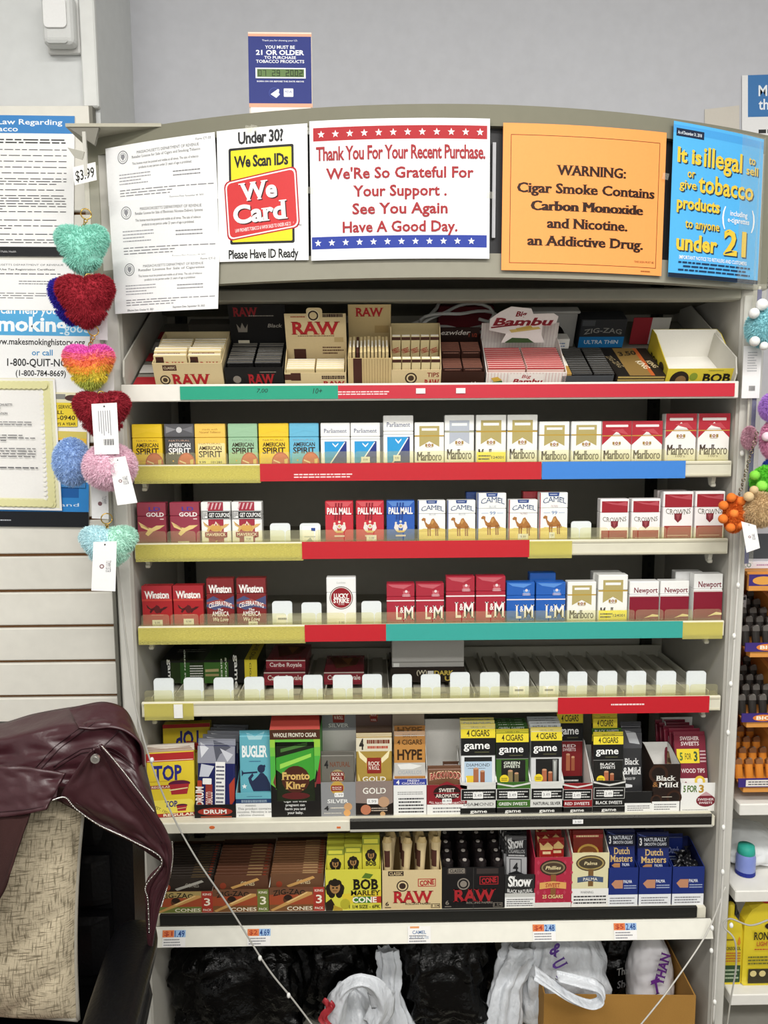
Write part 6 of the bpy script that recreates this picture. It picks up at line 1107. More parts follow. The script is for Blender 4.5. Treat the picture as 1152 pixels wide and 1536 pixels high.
def keyring(label, x0, y0, x1, y1, Y, shape, colfn, seed, group=None, tagq=None, tagkind=0, hook=None, balls=None, L=.0065, name='fur_keychain'):
    xc, w, zb, zt = bx(x0, y0, x1, y1, Y); t = thing(name, label, 'key ring', (xc, Y, (zb+zt)/2), (0, 0, 0), group)
    furmesh(w/2, (zt-zb)/2*1.02, shape, colfn, seed, L=L).build('fur_pompom', t)
    o = Vector(t.location)
    if balls:
        for px, py, r, c in balls: q = V(px, py, Y-w*.3)-o; MB().ball(q, r, c, 14).build('fluffy_ball', t, smooth=True)
    if hook:
        m = MB(); q = V(hook[0], hook[1], Y-.004)-o; ring(m, q, hook[2], .0012, GOLD, .5); m.build('key_ring', t, smooth=True)
        m = MB(); e = Vector((0, -.004, (zt-zb)/2*.55)); st = q-Vector((0, 0, hook[2]))
        for i in range(5):
            c = st.lerp(e, (i+.5)/5) ; ring(m, c, max((st-e).length/9, .003), .0011, GOLD, (i % 2)*1.4, 10)
        m.build('chain', t, smooth=True)
    if tagq:
        P = [V(px, py, Y-w*.42)-o for px, py in tagq]; TL, TR_, BR, BL = P; m = MB(); W = (TR_-TL).length; H = (BL-TL).length
        mp = lambda u, v, k: TL*(1-u)*(1-v)+TR_*u*(1-v)+BR*u*v+BL*(1-u)*v+Vector((0, -k*EPS if k >= 0 else .0006, 0))
        m.poly([mp(0, 0, 0), mp(0, 1, 0), mp(1, 1, 0), mp(1, 0, 0)], 'f2f1f1'); m.poly([mp(0, 0, -1), mp(1, 0, -1), mp(1, 1, -1), mp(0, 1, -1)], 'f2f1f1')
        p = PR(W, H); p.c(.5, .06, .04, '3a3a3c', 8)
        if tagkind == 1:
            for i in range(6): p.bars(.22+.09*i, .13, .26+.09*i, .62, 1, 'c0c0c4', i, .9) if 0 else p.r(.24+.09*i, .14, .275+.09*i, .55+.04*(i % 3), '9a9aa0')
            for i in range(12): p.r(.4+.035*i, .7, .4+.035*i+(.02 if i % 3 else .01), .82, '2a2a2c')
        else: p.c(.4, .5, .1, '7a5a5e', 12); p.c(.4, .5, .06, 'e8dcdc', 8); p.t('TOMMY SISTER', .68, .5, .1, '6a6a70', .5, '', rot=-90)
        m.pr(p, mp); m.build('hang_tag', t)
    return t
one = lambda c: (lambda d: c+':c')
rain = lambda d: ('f06ac8:c', 'f47a9a:c', 'fa8c60:c', 'fcb850:c', 'ecd850:c', 'c8d060:c')[min(5, max(0, int((.95-d[2]-.3*abs(d[0]))*3.2)))]
YK = -.10
keyring('mint green furry heart key ring below the price tag, topmost of the left strip', 83, 334, 164, 410, YK, 'heart', one('a2e4d4'), 1, hook=(129, 321, .009))
keyring('deep blue furry heart mostly hidden behind the red one', 73, 414, 140, 486, YK+.03, 'heart', one('3a2fb0'), 2)
keyring('bright dark red furry heart key ring directly under the mint one', 84, 408, 173, 491, YK-.01, 'heart', one('a02432'), 3, hook=(133, 416, .006))
keyring('rainbow striped furry heart key ring', 95, 514, 172, 584, YK, 'heart', rain, 4, hook=(140, 496, .009))
keyring('dark red furry heart behind a white barcode tag', 110, 584, 196, 656, YK-.005, 'heart', one('9c2634'), 5, hook=(152, 592, .006), tagq=[(137, 606), (175, 604), (179, 681), (142, 682)], tagkind=1)
keyring('light blue fluffy ball key ring left of the pink one', 81, 657, 135, 728, YK+.01, 'ball', one('aac8f2'), 6, L=.007)
keyring('pale pink fluffy ball key ring with a white tag', 126, 664, 204, 734, YK-.01, 'ball', one('f6d2e2'), 7, tagq=[(163, 688), (188, 684), (206, 754), (176, 758)], L=.007)
keyring('pale aqua furry heart key ring with white tag, lowest of the left strip', 120, 786, 207, 850, YK, 'heart', lambda d: 'cdeef4:c' if d[0] < .1 else 'c8f2e2:c', 8, hook=(160, 778, .01), tagq=[(140, 813), (175, 812), (173, 887), (137, 886)])
t = thing('hanging_strip', 'clear plastic merchandise strip hanging from the left end of the header', 'strip', (0, 0, 0)); m = MB(); a, b = V(138, 300, -.07), V(165, 860, -.05)
m.box(a.x-.012, a.x+.014, -.072, -.071, b.z, a.z+.06, 'clear'); m.build('plastic_strip', t)
for i, (px, py) in enumerate(((148, 480), (150, 620), (158, 560), (150, 750))):
    q = V(px, py, -.074); m = MB().prism([(q.x-.017, q.z-.035), (q.x+.015, q.z-.037), (q.x+.017, q.z+.035), (q.x-.015, q.z+.037)], -.0745, -.074, 'e4e3e4'); p = PR(.03, .07); p.c(.5, .6, .14, '7a5a5e', 10); p.t('TOMMY', .78, .5, .12, '8a8a90', .5, '', rot=-90) if i == 3 else p.bars(.2, .2, .8, .5, 4, '9a9aa0', i+2); m.pr(p, face(q.x-.015, q.x+.015, q.z-.035, q.z+.035, -.0747)); m.build('backing_tag', t)
P = [V(px, py, -.085) for px, py in ((109, 251), (143, 243), (145, 270), (112, 278))]; o = (P[0]+P[2])/2; m = MB(); TL, TR_, BR, BL = [q-o for q in P]
mp = lambda u, v, k: TL*(1-u)*(1-v)+TR_*u*(1-v)+BR*u*v+BL*(1-u)*v+Vector((0, -k*EPS if k >= 0 else .0007, 0))
m.poly([mp(0, 0, 0), mp(0, 1, 0), mp(1, 1, 0), mp(1, 0, 0)], 'f0f0ec'); m.poly([mp(0, 0, -1), mp(1, 0, -1), mp(1, 1, -1), mp(0, 1, -1)], 'f0f0ec'); p = PR((TR_-TL).length, (BL-TL).length); p.t('$3.99', .5, .52, .55, '1c1c1c', .84, 'b'); m.pr(p, mp)
ob = m.build('price_tag', loc=o); tag(ob, 'white 3.99 price tag clipped above the mint furry heart', 'price tag')
m = MB(); a, b, c, d = [V(px, py, -.086)-o for px, py in ((102, 222), (127, 228), (124, 240), (112, 236))]; m.prism([(a.x, a.z), (b.x, b.z), (c.x, c.z), (d.x, d.z)], a.y-.002, a.y, 'a8a69c'); m.box(b.x-.003, b.x+.003, a.y, a.y+.004, b.z-.04, b.z+.035, 'c4c2ba'); m.build('metal_clip', ob)
# the right hand strip
YR = -.06
t = thing('hanging_strip', 'clear plastic merchandise strip hanging at the right of the rack', 'strip', (0, 0, 0)); q = V(1140, 450, YR+.03); MB().box(q.x-.014, q.x+.012, YR+.03, YR+.031, V(1140, 850, YR).z, q.z+.03, 'clear').build('plastic_strip', t); MB().box(q.x-.004, q.x+.004, YR+.032, YR+.034, V(1140, 850, YR).z, q.z+.02, '3a3f8a').build('blue_backing', t)
q = V(1137, 557, YR); m = MB().box(q.x-.017, q.x+.018, YR+.026, YR+.0268, q.z-.05, q.z+.05, 'eceaea'); p = PR(.034, .1); p.bars(.25, .1, .8, .5, 8, 'b8b8bc', 3); [p.r(.4+.03*i, .76, .415+.03*i, .86, '2a2a2c') for i in range(12)]; m.pr(p, face(q.x-.017, q.x+.017, q.z-.05, q.z+.05, YR+.0258)); m.build('backing_tag', t)
keyring('light aqua fluffy key ring with white balls, topmost of the right strip', 1120, 462, 1172, 520, YR, 'ball', one('a8e2ea'), 11, balls=[(1131, 470, .010, 'f0f0ee:c'), (1143, 457, .011, 'f4f4f2:c'), (1132, 512, .0095, 'f0f0ee:c'), (1146, 519, .008, 'f0f0ee:c'), (1160, 500, .01, 'f0f0ee:c')])
keyring('purple fluffy key ring cut by the right edge', 1141, 588, 1185, 632, YR, 'ball', one('c896ea'), 12)
keyring('pink fluffy key ring below the purple one', 1142, 628, 1190, 690, YR+.004, 'ball', one('eaa0c4'), 13, balls=[(1150, 655, .009, 'f4d8e4:c')])
keyring('small pink pompom hanging close to the rack side', 1114, 640, 1134, 672, YR+.02, 'ball', one('d8a8b8'), 14, L=.006)
keyring('royal blue fluffy key ring between pink and green ones at the right edge', 1146, 684, 1190, 722, YR+.006, 'ball', one('2f4ab0'), 15)
keyring('lime green fluffy key ring with smooth green balls', 1128, 698, 1180, 745, YR-.004, 'ball', one('6ed83e'), 16, balls=[(1132, 713, .0095, '86d84a:c'), (1143, 729, .011, '94e858:c')])
keyring('orange flower shaped fluffy key ring beside the right panel', 1086, 744, 1116, 798, YR-.02, 'ball', one('e8772a'), 17, balls=[(1100+17*math.cos(R(a)), 769+23*math.sin(R(a)), .009, 'ea7c30:c') for a in range(0, 360, 52)]+[(1101, 770, .0095, 'f08a3c:c')], L=.005)
keyring('tan fluffy bear like key ring with pale balls and a white tag', 1112, 738, 1164, 790, YR-.03, 'ball', one('dcc094'), 18, balls=[(1123, 745, .0095, 'd8bc90:c'), (1131, 735, .008, 'd8bc90:c'), (1141, 771, .010, 'e0c898:c'), (1158, 742, .009, 'd8bc90:c')], tagq=[(1112, 782), (1134, 788), (1140, 822), (1120, 829)])
m = MB()
for i in range(14): q = V(1135-1.8*i*1.1, 650+7*i, YR-.005); ring(m, q, .0032, .001, '9a8c7a:m', (i % 2)*1.5, 9)
o = m.build('chain_bundle', smooth=True); tag(o, 'metal key chains hanging down the right strip above the orange flower', 'chain')
# ------------------------------------------------------------------ string lights
def lightstring(name, lab, pts, r, beads, mt='d8d6d0'):
    t = thing(name, lab, 'string light', (0, 0, 0)); P = [V(*p) for p in pts]; Q = []
    for i in range(len(P)-1):
        a, b, c, d = P[max(i-1, 0)], P[i], P[i+1], P[min(i+2, len(P)-1)]
        for k in range(8): s = k/8; Q.append(.5*((2*b)+(c-a)*s+(2*a-5*b+4*c-d)*s*s+(3*b-a-3*c+d)*s**3))
    Q.append(P[-1]); MB().tube(Q, r, mt, 6).build('wire', t, smooth=True)
    for px, py, Y in beads: q = V(px, py, Y); MB().ball(q, (.0042, .0042, .006), 'f4f4f0:g', 10).build('bulb', t, smooth=True)
    return t
lightstring('string_light', 'white wire of small bulbs running down the front edge of the right side panel', [(1140, 430, -.02), (1128, 520, -.02), (1119, 700, -.02), (1108, 860, -.02), (1099, 1000, -.02), (1091, 1120, -.02), (1086, 1250, -.022), (1083, 1340, -.022), (1076, 1420, -.022), (1070, 1536, -.022)], .0024, [(1118, 560, -.022), (1113, 680, -.022), (1107, 878, -.022), (1101, 954, -.022), (1096, 1026, -.022), (1092, 1099, -.022), (1085, 1241, -.024), (1084, 1308, -.024), (1067, 1426, -.024), (1072, 1503, -.024)])
lightstring('string_light', 'thin grey light wire crossing the lower left shelves diagonally', [(172, 800, -.03), (182, 900, -.03), (200, 1040, -.03), (222, 1130, -.035), (255, 1215, -.04), (296, 1290, -.04), (345, 1362, -.05), (400, 1450, -.05), (440, 1500, -.05), (478, 1550, -.05)], .0019, [(228, 1140, -.037), (390, 1437, -.052), (433, 1493, -.052)], 'b8b6b0')
lightstring('string_light', 'loose white wire hanging across the right bottom corner of the rack', [(1088, 1330, -.02), (1060, 1400, -.03), (1010, 1475, -.06), (975, 1520, -.07), (950, 1550, -.07)], .0016, [(1068, 1392, -.03)], 'cfcdc6')
lightstring('string_light', 'grey wire drooping in front of the yellow bottles', [(1152, 1380, -.06), (1125, 1388, -.06), (1095, 1378, -.04), (1086, 1390, -.04), (1102, 1410, -.06), (1104, 1450, -.06), (1096, 1500, -.06), (1090, 1545, -.06)], .0018, [(1097, 1388, -.045)], 'b0aea6')
# ------------------------------------------------------------------ neighbouring white shelves at the right
sh = thing('side_shelf_unit', 'white shelf unit right of the rack carrying the lighter display', 'shelf unit', (1.1, .15, ZF)); ox, oyy = -1.1, -.15
for z0 in (.5896, .3927, .1505): MB().box(.652+ox, 1.75+ox, -.005+oyy, .34+oyy, z0-.026-ZF, z0-ZF, 'e8e6e0:k', .002).build('shelf_board', sh)
MB().box(.652+ox, 1.75+ox, .34+oyy, .356+oyy, 0, .62-ZF, 'b4b0a6:k').build('back_panel', sh); MB().box(1.75+ox, 1.77+ox, -.005+oyy, .356+oyy, 0, .62-ZF, 'e0ddd6:k').build('side_panel', sh); MB().box(.652+ox, 1.75+ox, .03+oyy, .34+oyy, 0, .1, 'c8c5bc:k').build('plinth', sh)
WD = 'd9964a'
ld_ = thing('lighter_display', 'orange wooden three tier lighter display with purple fronts on the white shelf', 'display stand', (.6455, .0, .5905))
x1 = .5
MB().box(0, .004, .02, .2, 0, .46, WD).build('side_panel', ld_); MB().box(x1-.012, x1, 0, .2, 0, .46, WD).build('side_panel', ld_); MB().box(.012, x1-.012, .19, .2, 0, .46, 'a86a34').build('back_panel', ld_)
zt3 = []
for k, py in enumerate((1187, 1090, 985)):
    z0 = V(1120, py, 0).z-.5905; z0 = max(z0, 0); zt3.append(z0)
    MB().box(.012, x1-.012, -.004, .012, z0, z0+.014, WD).build('front_ledge', ld_)
    m = MB().box(.0, x1, -.008, -.004, z0+.013, z0+.031, '3d2d78'); p = PR(x1, .018)
    if k: 
        for j in range(3): p.e(.09+.33*j, .5, .045, .4, 'e0843a'); p.t('BIC', .09+.33*j, .5, .4, 'f4ecd8', .06, 'B'); p.t('Lighters', .22+.33*j, .5, .5, 'f2e8f0', .13, 'bi')
    else: p.r(.03, .1, .22, .9, 'e8e2dc'); p.bars(.04, .2, .21, .8, 2, '5a5a5c', 3)
    m.pr(p, face(0, x1, z0+.013, z0+.031, -.0082)); m.build('fascia', ld_)
    MB().prism([(.012, 0), (x1-.012, 0), (x1-.012, 1), (.012, 1)], 0, 1, 'c08040', lambda x, y, z: (x, .012+.178*y, z0+.004+.07*y+.004*z)).build('tilted_tray', ld_)
    for xx in (.100, .23, .36): MB().prism([(.012, z0+.012), (.05, z0+.085), (.19, z0+.125), (.19, z0+.07), (.012, z0+.004)], 0, .01, WD, lambda a, y, c: (xx+y, a, c)).build('divider', ld_)
MB().box(0, x1, -.006, .2, .305, .322, WD).build('top_board', ld_) if 0 else None
z0 = V(1120, 885, 0).z-.5905; m = MB().box(0, x1, -.008, 0, z0, z0+.034, WD); p = PR(x1, .034); p.r(0, 0, 1, .7, '3d2d78'); 
for j in range(3): p.t('Big Lighters' if 0 else 'Lighters', .2+.3*j, .38, .42, 'f2e8f0', .14, 'bi'); p.e(.06+.3*j, .38, .045, .26, 'e0a04a')
m.pr(p, face(0, x1, z0, z0+.034, -.0082)); m.build('header_fascia', ld_)
MB().box(0, x1, 0, .2, z0+.03, z0+.038, WD).build('top_board', ld_)
src = None
for k in range(3):
    for j in range(5):
        for i in range(4):
            if i > 3: continue
            col = ('d8862c', '26221f', '26221f')[k]; loc = (.6455+.018+.0225*i, .028+.03*j, .5905+zt3[k]+.0155+.0118*j); rr_ = (-R(14), 0, 0)
            key = ('kl', k)
            if j == 0 and i == 0:
                src = thing('pocket_lighter', ('orange pocket lighter in the lowest tier of the lighter display', 'black pocket lighter in the middle tier of the lighter display', 'black pocket lighter in the upper tier of the lighter display')[k], 'lighter', loc, rr_, ('lowest', 'middle', 'upper')[k]+' tier lighters')
                m = MB(); m.prism([(.0085*math.cos(a*math.pi/6), .006*math.sin(a*math.pi/6)) for a in range(12)], 0, .03, col, lambda x, y, z: (x, z, y)); m.build('lighter_body', src)
                m = MB().prism([(-.0075, .03), (.0075, .03), (.0075, .04), (-.002, .042), (-.0075, .038)], -.0045, .0045, ('8a5a34', '5a5652', '5a5652')[k], None); m.build('metal_hood', src); MB().tube([(.004, -.003, .04), (.004, .003, .04)], .003, '77726c', 8).build('spark_wheel', src)
            else: dup(src, loc, rr_)
cbox('lighter_box', 'small grey printed box standing in the upper tier of the lighter display', 1106, 893, 1119, 944, .10, .02, 'c8c8ca', lambda p: (p.r(.1, .1, .9, .3, '3a3a3c'), p.poly([(.2, .4), (.7, .5), (.5, .8), (.3, .9)], '4a4a4c')), cat='box', z=.5905+zt3[2]+.072)
t, w, h = cbox('card_box', 'open black card box lying on top of the lighter display', 1108, 842, 1175, 855, .03, .09, 'e6e2ea', lambda p: (p.t('LO', .2, .5, .6, '5a8a7a', .16, 'b'), p.bars(.4, .3, .9, .7, 1, 'b88ab0', 3)), cat='box', z=.5905+z0+.0385); MB().prism([(-w/2, 0), (w/2, 0), (w/2, .05), (-w/2+.012, .05)], .03, .032, '3a3c40', lambda x, y, z: (x, y+z*.5, h+z)).build('open_lid', t)
# blue bottle in a clear bag and white sheet on the middle shelf
q = V(1122, 1290, .05); t = thing('spray_bottle', 'blue bottle with teal cap lying in thin plastic wrap on the middle white shelf', 'bottle', (q.x, .06, .3935)); MB().lathe([(.0005, 0), (.02, 0), (.021, .006), (.021, .04), (.018, .048)], 0, 0, '7f8fd0:g').build('bottle', t, smooth=True); MB().lathe([(.0211, .001), (.0213, .003), (.0213, .01)], 0, 0, '1c2a8a').build('base_band', t); MB().lathe([(.018, .048), (.019, .05), (.017, .066), (.0005, .068)], 0, 0, '2fa392').build('cap', t, smooth=True)
def crumple(p, s, sc): return noise.noise(Vector(p)*sc+Vector((s, s*1.7, 0)))*.6+abs(noise.noise(Vector(p)*sc*2.1+Vector((0, s, s))))*.7-.2
def bag(name, lab, x0, y0, x1, y1, Y, dy, mt, seed, amp=.14, sc=9, zb=None, pw=.75, cat='plastic bag', top=None, zs=1):
    xc, w, z0, z1 = bx(x0, y0, x1, y1, Y); z0 = z0 if zb is None else zb; h = z1-z0
    t = thing(name, lab, cat, (xc, Y+dy/2, z0)); m = MB()
    def f(u, v):
        st, ct = math.sin(math.pi*v), -math.cos(math.pi*v); sg = lambda x: math.copysign(abs(x)**pw, x)
        d = Vector((sg(st)*sg(math.cos(2*math.pi*u)), sg(st)*sg(math.sin(2*math.pi*u)), sg(ct))); q_ = (d.x*w*.5, d.y*dy*.5, d.z*h*.5*zs); k = 1+amp*crumple(q_, seed, sc*1.6)*2.0-amp*.55*abs(noise.noise(Vector(q_)*sc*4+Vector((seed, 0, 0))))-.2*amp*abs(noise.noise(Vector(q_)*sc*10+Vector((seed, 0, 0))))
        tp = 1-(.35*max(0, d.z)**2); return Vector((d.x*w/2*k*tp, d.y*dy/2*k*tp, max(.001, h/2+d.z*h/2*(1+amp*.6*noise.noise(d*2.3+Vector((seed, 0, 0))))))) 
    m.grid(f, 110, 80, mt, True); m.build('bag_body', t, smooth=True); return t, w, h
m_b = mat('050505:g'); 
nt = m_b.node_tree; nt.nodes['Principled BSDF'].inputs['Roughness'].default_value = .16; nt.nodes['Principled BSDF'].inputs['Specular IOR Level'].default_value = .22
m_w = mat('e9ebee:g'); [setattr(n.inputs['Color'], 'default_value', lin('d4d8de')) for n in m_w.node_tree.nodes if n.type == 'HUE_SAT']; m_w.node_tree.nodes['Principled BSDF'].inputs['Transmission Weight'].default_value = .0; m_w.node_tree.nodes['Principled BSDF'].inputs['Subsurface Weight'].default_value = .15; m_w.node_tree.nodes['Principled BSDF'].inputs['Subsurface Radius'].default_value = (.01, .01, .01)
add_bump(MATS['050505:g'], 40, .6, .012); add_bump(MATS['e9ebee:g'], 45, 1.0, .009, stretch=(1, 1, .45))
bag('plastic_bag', 'crinkled translucent bag lying on the middle white shelf at the right edge', 1090, 1268, 1190, 1330, .06, .16, 'dfe2e4:g', 21, .1, 12, .3935)
# yellow bottles of fuel on the lower shelf
def fuel(lab, x0, x1, yt, Y, big):
    a, b = V(x0, 1440, Y).x, V(x1, 1440, Y).x; w = b-a; z0 = .151; h = V(x1, yt, Y).z-z0; t = thing('fuel_bottle', lab, 'bottle', ((a+b)/2, Y+.02, z0)); m = MB(); pr = [(x, z) for x, z in rrect(-w/2, 0, w/2, h*.82, w*.12, 4)]
    out = [(-w/2, .004), (-w/2+.004, 0), (w/2-.004, 0), (w/2, .004), (w/2, h*.66), (w*.36, h*.78), (w*.16, h*.84), (-w*.16, h*.84), (-w*.36, h*.78), (-w/2, h*.66)]
    m.prism(out, -.016, .016, 'e2cc34:g', lambda x, y, z: (x, y*(1-.25*(abs(x)/(w/2))**4), z)); m.build('bottle', t)
    MB().lathe([(w*.15, h*.84), (w*.15, h*.98), (w*.1, h), (.0005, h)], 0, 0, 'c8283a:g' if big else 'e2cc34:g').build('cap', t, smooth=True)
    p = PR(w*.92, h*.62)
    if big: p.e(.7, .04, .28, .07, '2a2018'); p.t('RONSONOL', .62, .2, .12, '2a2414', .9, 'bs'); p.t('LIGHTER FUEL', .6, .33, .07, 'b8442c', .7, 'b'); p.bars(.2, .4, .95, .44, 1, 'b8442c', 3); p.bars(.06, .52, .95, .68, 3, '6a6a2a', 4); p.r(.08, .74, 1, .98, '3a3420'); [p.c(.2+.22*i, .82, .08, 'd8c88a', 12) for i in range(4)]
    else: p.poly([(.72, .16), (.82, .02), (.88, .16), (.8, .22)], 'd8842a'); p.bars(.15, .06, .6, .12, 1, '6a5a24', 2); p.t('RONSONOL', .5, .27, .07, '2a3a24', .8, 'b'); p.bars(.12, .34, .9, .56, 4, 'b8602c', 5); p.r(.08, .62, .92, .97, '2f4a2c'); p.bars(.14, .68, .86, .92, 3, 'a8b89a', 4)
    m = MB().pr(p, face(-w*.46, w*.46, h*.02, h*.64, -.0163)); m.build('front_print', t); return t
fuel('small yellow fuel bottle with dark green label panel', 1083, 1116, 1362, .02, 0); fuel('large yellow fuel bottle with red cap cut by the right edge', 1117, 1185, 1333, .015, 1)
bag('plastic_bag', 'small black bag behind the small yellow bottle', 1086, 1352, 1118, 1395, .09, .08, '050505:g', 33, .12, 14, .151)
# ------------------------------------------------------------------ bags and box at the bottom of the rack
ZB = ZF+.121
bag('trash_bag', 'big black plastic bag filling the dark left corner under the lowest shelf', 240, 1424, 470, 1560, .05, .27, '050505:g', 1, .15, 7, ZB, .5)
bag('trash_bag', 'black crinkled bag rising behind the first white bag', 440, 1408, 575, 1560, .10, .21, '050505:g', 2, .16, 8, ZB, .55)
bag('trash_bag', 'large black bag in the middle between the white bags', 590, 1404, 750, 1560, .05, .26, '050505:g', 3, .16, 8, ZB, .55)
t, w, h = bag('trash_bag', 'black bag with pale script lettering bulging over the cardboard box', 885, 1404, 1005, 1500, .13, .16, '050505:g', 4, .12, 9, ZB)
p = PR(.1, .06); p.t('Thank you', .5, .35, .22, '8a8a88', .7, 'bi', rot=10); p.t('Shopping', .5, .75, .22, '77777a', .7, 'bi', rot=10); m = MB().pr(p, face(-.05, .06, h*.42, h*.78, -.088)); m.build('printed_script', t)
def sheetbag(name, lab, spine, Y, widths, mt, seed, group=None):     # gathered plastic hanging along a spine of pixels
    P = [V(px, py, Y+dy) for px, py, dy in spine]; o = P[-1].copy(); t = thing(name, lab, 'plastic bag', o); m = MB(); n = len(P)-1
    def f(u, v):
        s = v*n; i = min(int(s), n-1); c = P[i].lerp(P[i+1], s-i); wd = widths[i]*(1-(s-i))+widths[i+1]*(s-i); a = 2*math.pi*u
        k = 1+.28*math.sin(a*7+seed+3*v)*.6+.35*crumple((math.cos(a)*.6, math.sin(a)*.6, v*2.2), seed, 2.2); return c-o+Vector((math.cos(a)*wd*k, math.sin(a)*wd*.55*k, .012*noise.noise(Vector((math.cos(a)*2, math.sin(a)*2, v*5+seed)))))
    m.grid(f, 72, 30, mt, True); m.build('bag_body', t, smooth=True); return t
t = sheetbag('plastic_bag', 'white plastic bag with a gathered neck standing beside the middle black bag', [(580, 1424, .06), (585, 1450, .05), (582, 1490, .04), (590, 1560, .03)], .03, [.022, .024, .028, .05], 'e9ebee:g', 3)
def ribbon(nm, t, pts, wid, mt, fold=.25):
    o = Vector(t.location); m = MB(); P = [V(*q)-o for q in pts]; n = len(P)-1
    def f(u, v):
        x = u*n; i = min(int(x), n-1); q = x-i; a, b_, c, d = P[max(i-1, 0)], P[i], P[i+1], P[min(i+2, n)]; p = .5*(2*b_+(c-a)*q+(2*a-5*b_+4*c-d)*q*q+(3*b_-a-3*c+d)*q**3)
        tg = (c-b_).normalized(); nn = Vector((-tg.z, 0, tg.x)); s_ = (v-.5)*wid*(1+.35*math.sin(7*u+2)); return p+nn*s_+Vector((0, -.012*math.cos(math.pi*(v-.5)*1.6)+.004*math.sin(14*v+5*u), 0))
    m.grid(f, 40, 12, mt); ob = m.build(nm, t, smooth=True); md = ob.modifiers.new('thickness', 'SOLIDIFY'); md.thickness = .0012
t, w, h = bag('plastic_bag', 'crumpled white bag with a looped handle below the gathered neck', 486, 1500, 566, 1585, .0, .10, 'e9ebee:g', 14, .24, 8, ZB, zs=.6)
ribbon('bag_handle', t, [(498, 1545, -.03), (508, 1505, -.03), (524, 1480, -.03), (548, 1474, -.03), (566, 1488, -.025), (574, 1512, -.02), (560, 1540, -.02)], .042, 'e9ebee:g')
o = Vector(t.location); m = MB(); m.grid(lambda u, v: V(497-14*v+6*math.sin(9*u), 1500+50*u+4*math.sin(7*v), -.052+.012*noise.noise(Vector((u*5, v*4, 2))))-o, 14, 8, 'a83038:g'); ob = m.build('red_printed_flap', t, smooth=True); md = ob.modifiers.new('thickness', 'SOLIDIFY'); md.thickness = .001
t = sheetbag('plastic_bag', 'tall white bag hanging down left of the cardboard box', [(790, 1410, .1), (775, 1440, .07), (760, 1480, .05), (752, 1560, .03)], .02, [.05, .04, .032, .045], 'e9ebee:g', 5)
t, w, h = bag('plastic_bag', 'large white bag with purple lettering lying over the cardboard box', 775, 1408, 932, 1530, .05, .17, 'e9ebee:g', 9, .16, 8, ZB, zs=.5)
p = PR(.07, .09); p.t('&', .32, .12, .34, '5a3a8a', .32, 'Bs', rot=-30); p.t('U', .42, .5, .34, '5a3a8a', .3, 'Bs', rot=-60); p.t('n', .56, .84, .3, '5a3a8a', .28, 'Bs', rot=-60); m = MB().pr(p, lambda u, v, k: (-.055+.07*u, -.094-.006*v-k*EPS, h*.97-.085*v)); m.build('purple_print', t)
o = Vector(t.location); ribbon('bag_handle', t, [(800, 1462, -.05), (825, 1478, -.06), (855, 1498, -.07), (885, 1508, -.07), (903, 1500, -.07), (896, 1482, -.065), (868, 1474, -.06), (835, 1466, -.05)], .02, 'e9ebee:g')
t, w, h = bag('plastic_bag', 'white bag with purple capitals standing in the right end of the cardboard box', 952, 1418, 1022, 1510, .07, .10, 'eceaee:g', 12, .08, 9, ZB); p = PR(.06, .1); p.t('T', .4, .62, .26, '6a2f8a', .4, 'Bs', rot=15); p.t('THAN', .6, .3, .2, '6a2f8a', 1.0, 'Bs', rot=75); m = MB().pr(p, face(-.03, .03, h*.4, h*.95, -.058)); m.build('purple_print', t)
xc, w, z0, z1 = bx(816, 1493, 1040, 1600, .0); bxo = thing('cardboard_box', 'brown open cardboard box holding bags under the lowest shelf', 'box', (xc, .0, ZB), (0, 0, R(-2))); hh = z1-ZB
for nm, a in (('front_wall', (-w/2, w/2, 0, .003)), ('back_wall', (-w/2, w/2, .2, .203)), ('side_wall', (-w/2, -w/2+.003, .003, .2)), ('side_wall', (w/2-.003, w/2, .003, .2))): MB().box(*a, 0, hh, 'a87c3c:c').build(nm, bxo)
MB().box(-w/2, w/2, 0, .203, 0, .003, 'a87c3c:c').build('bottom', bxo)
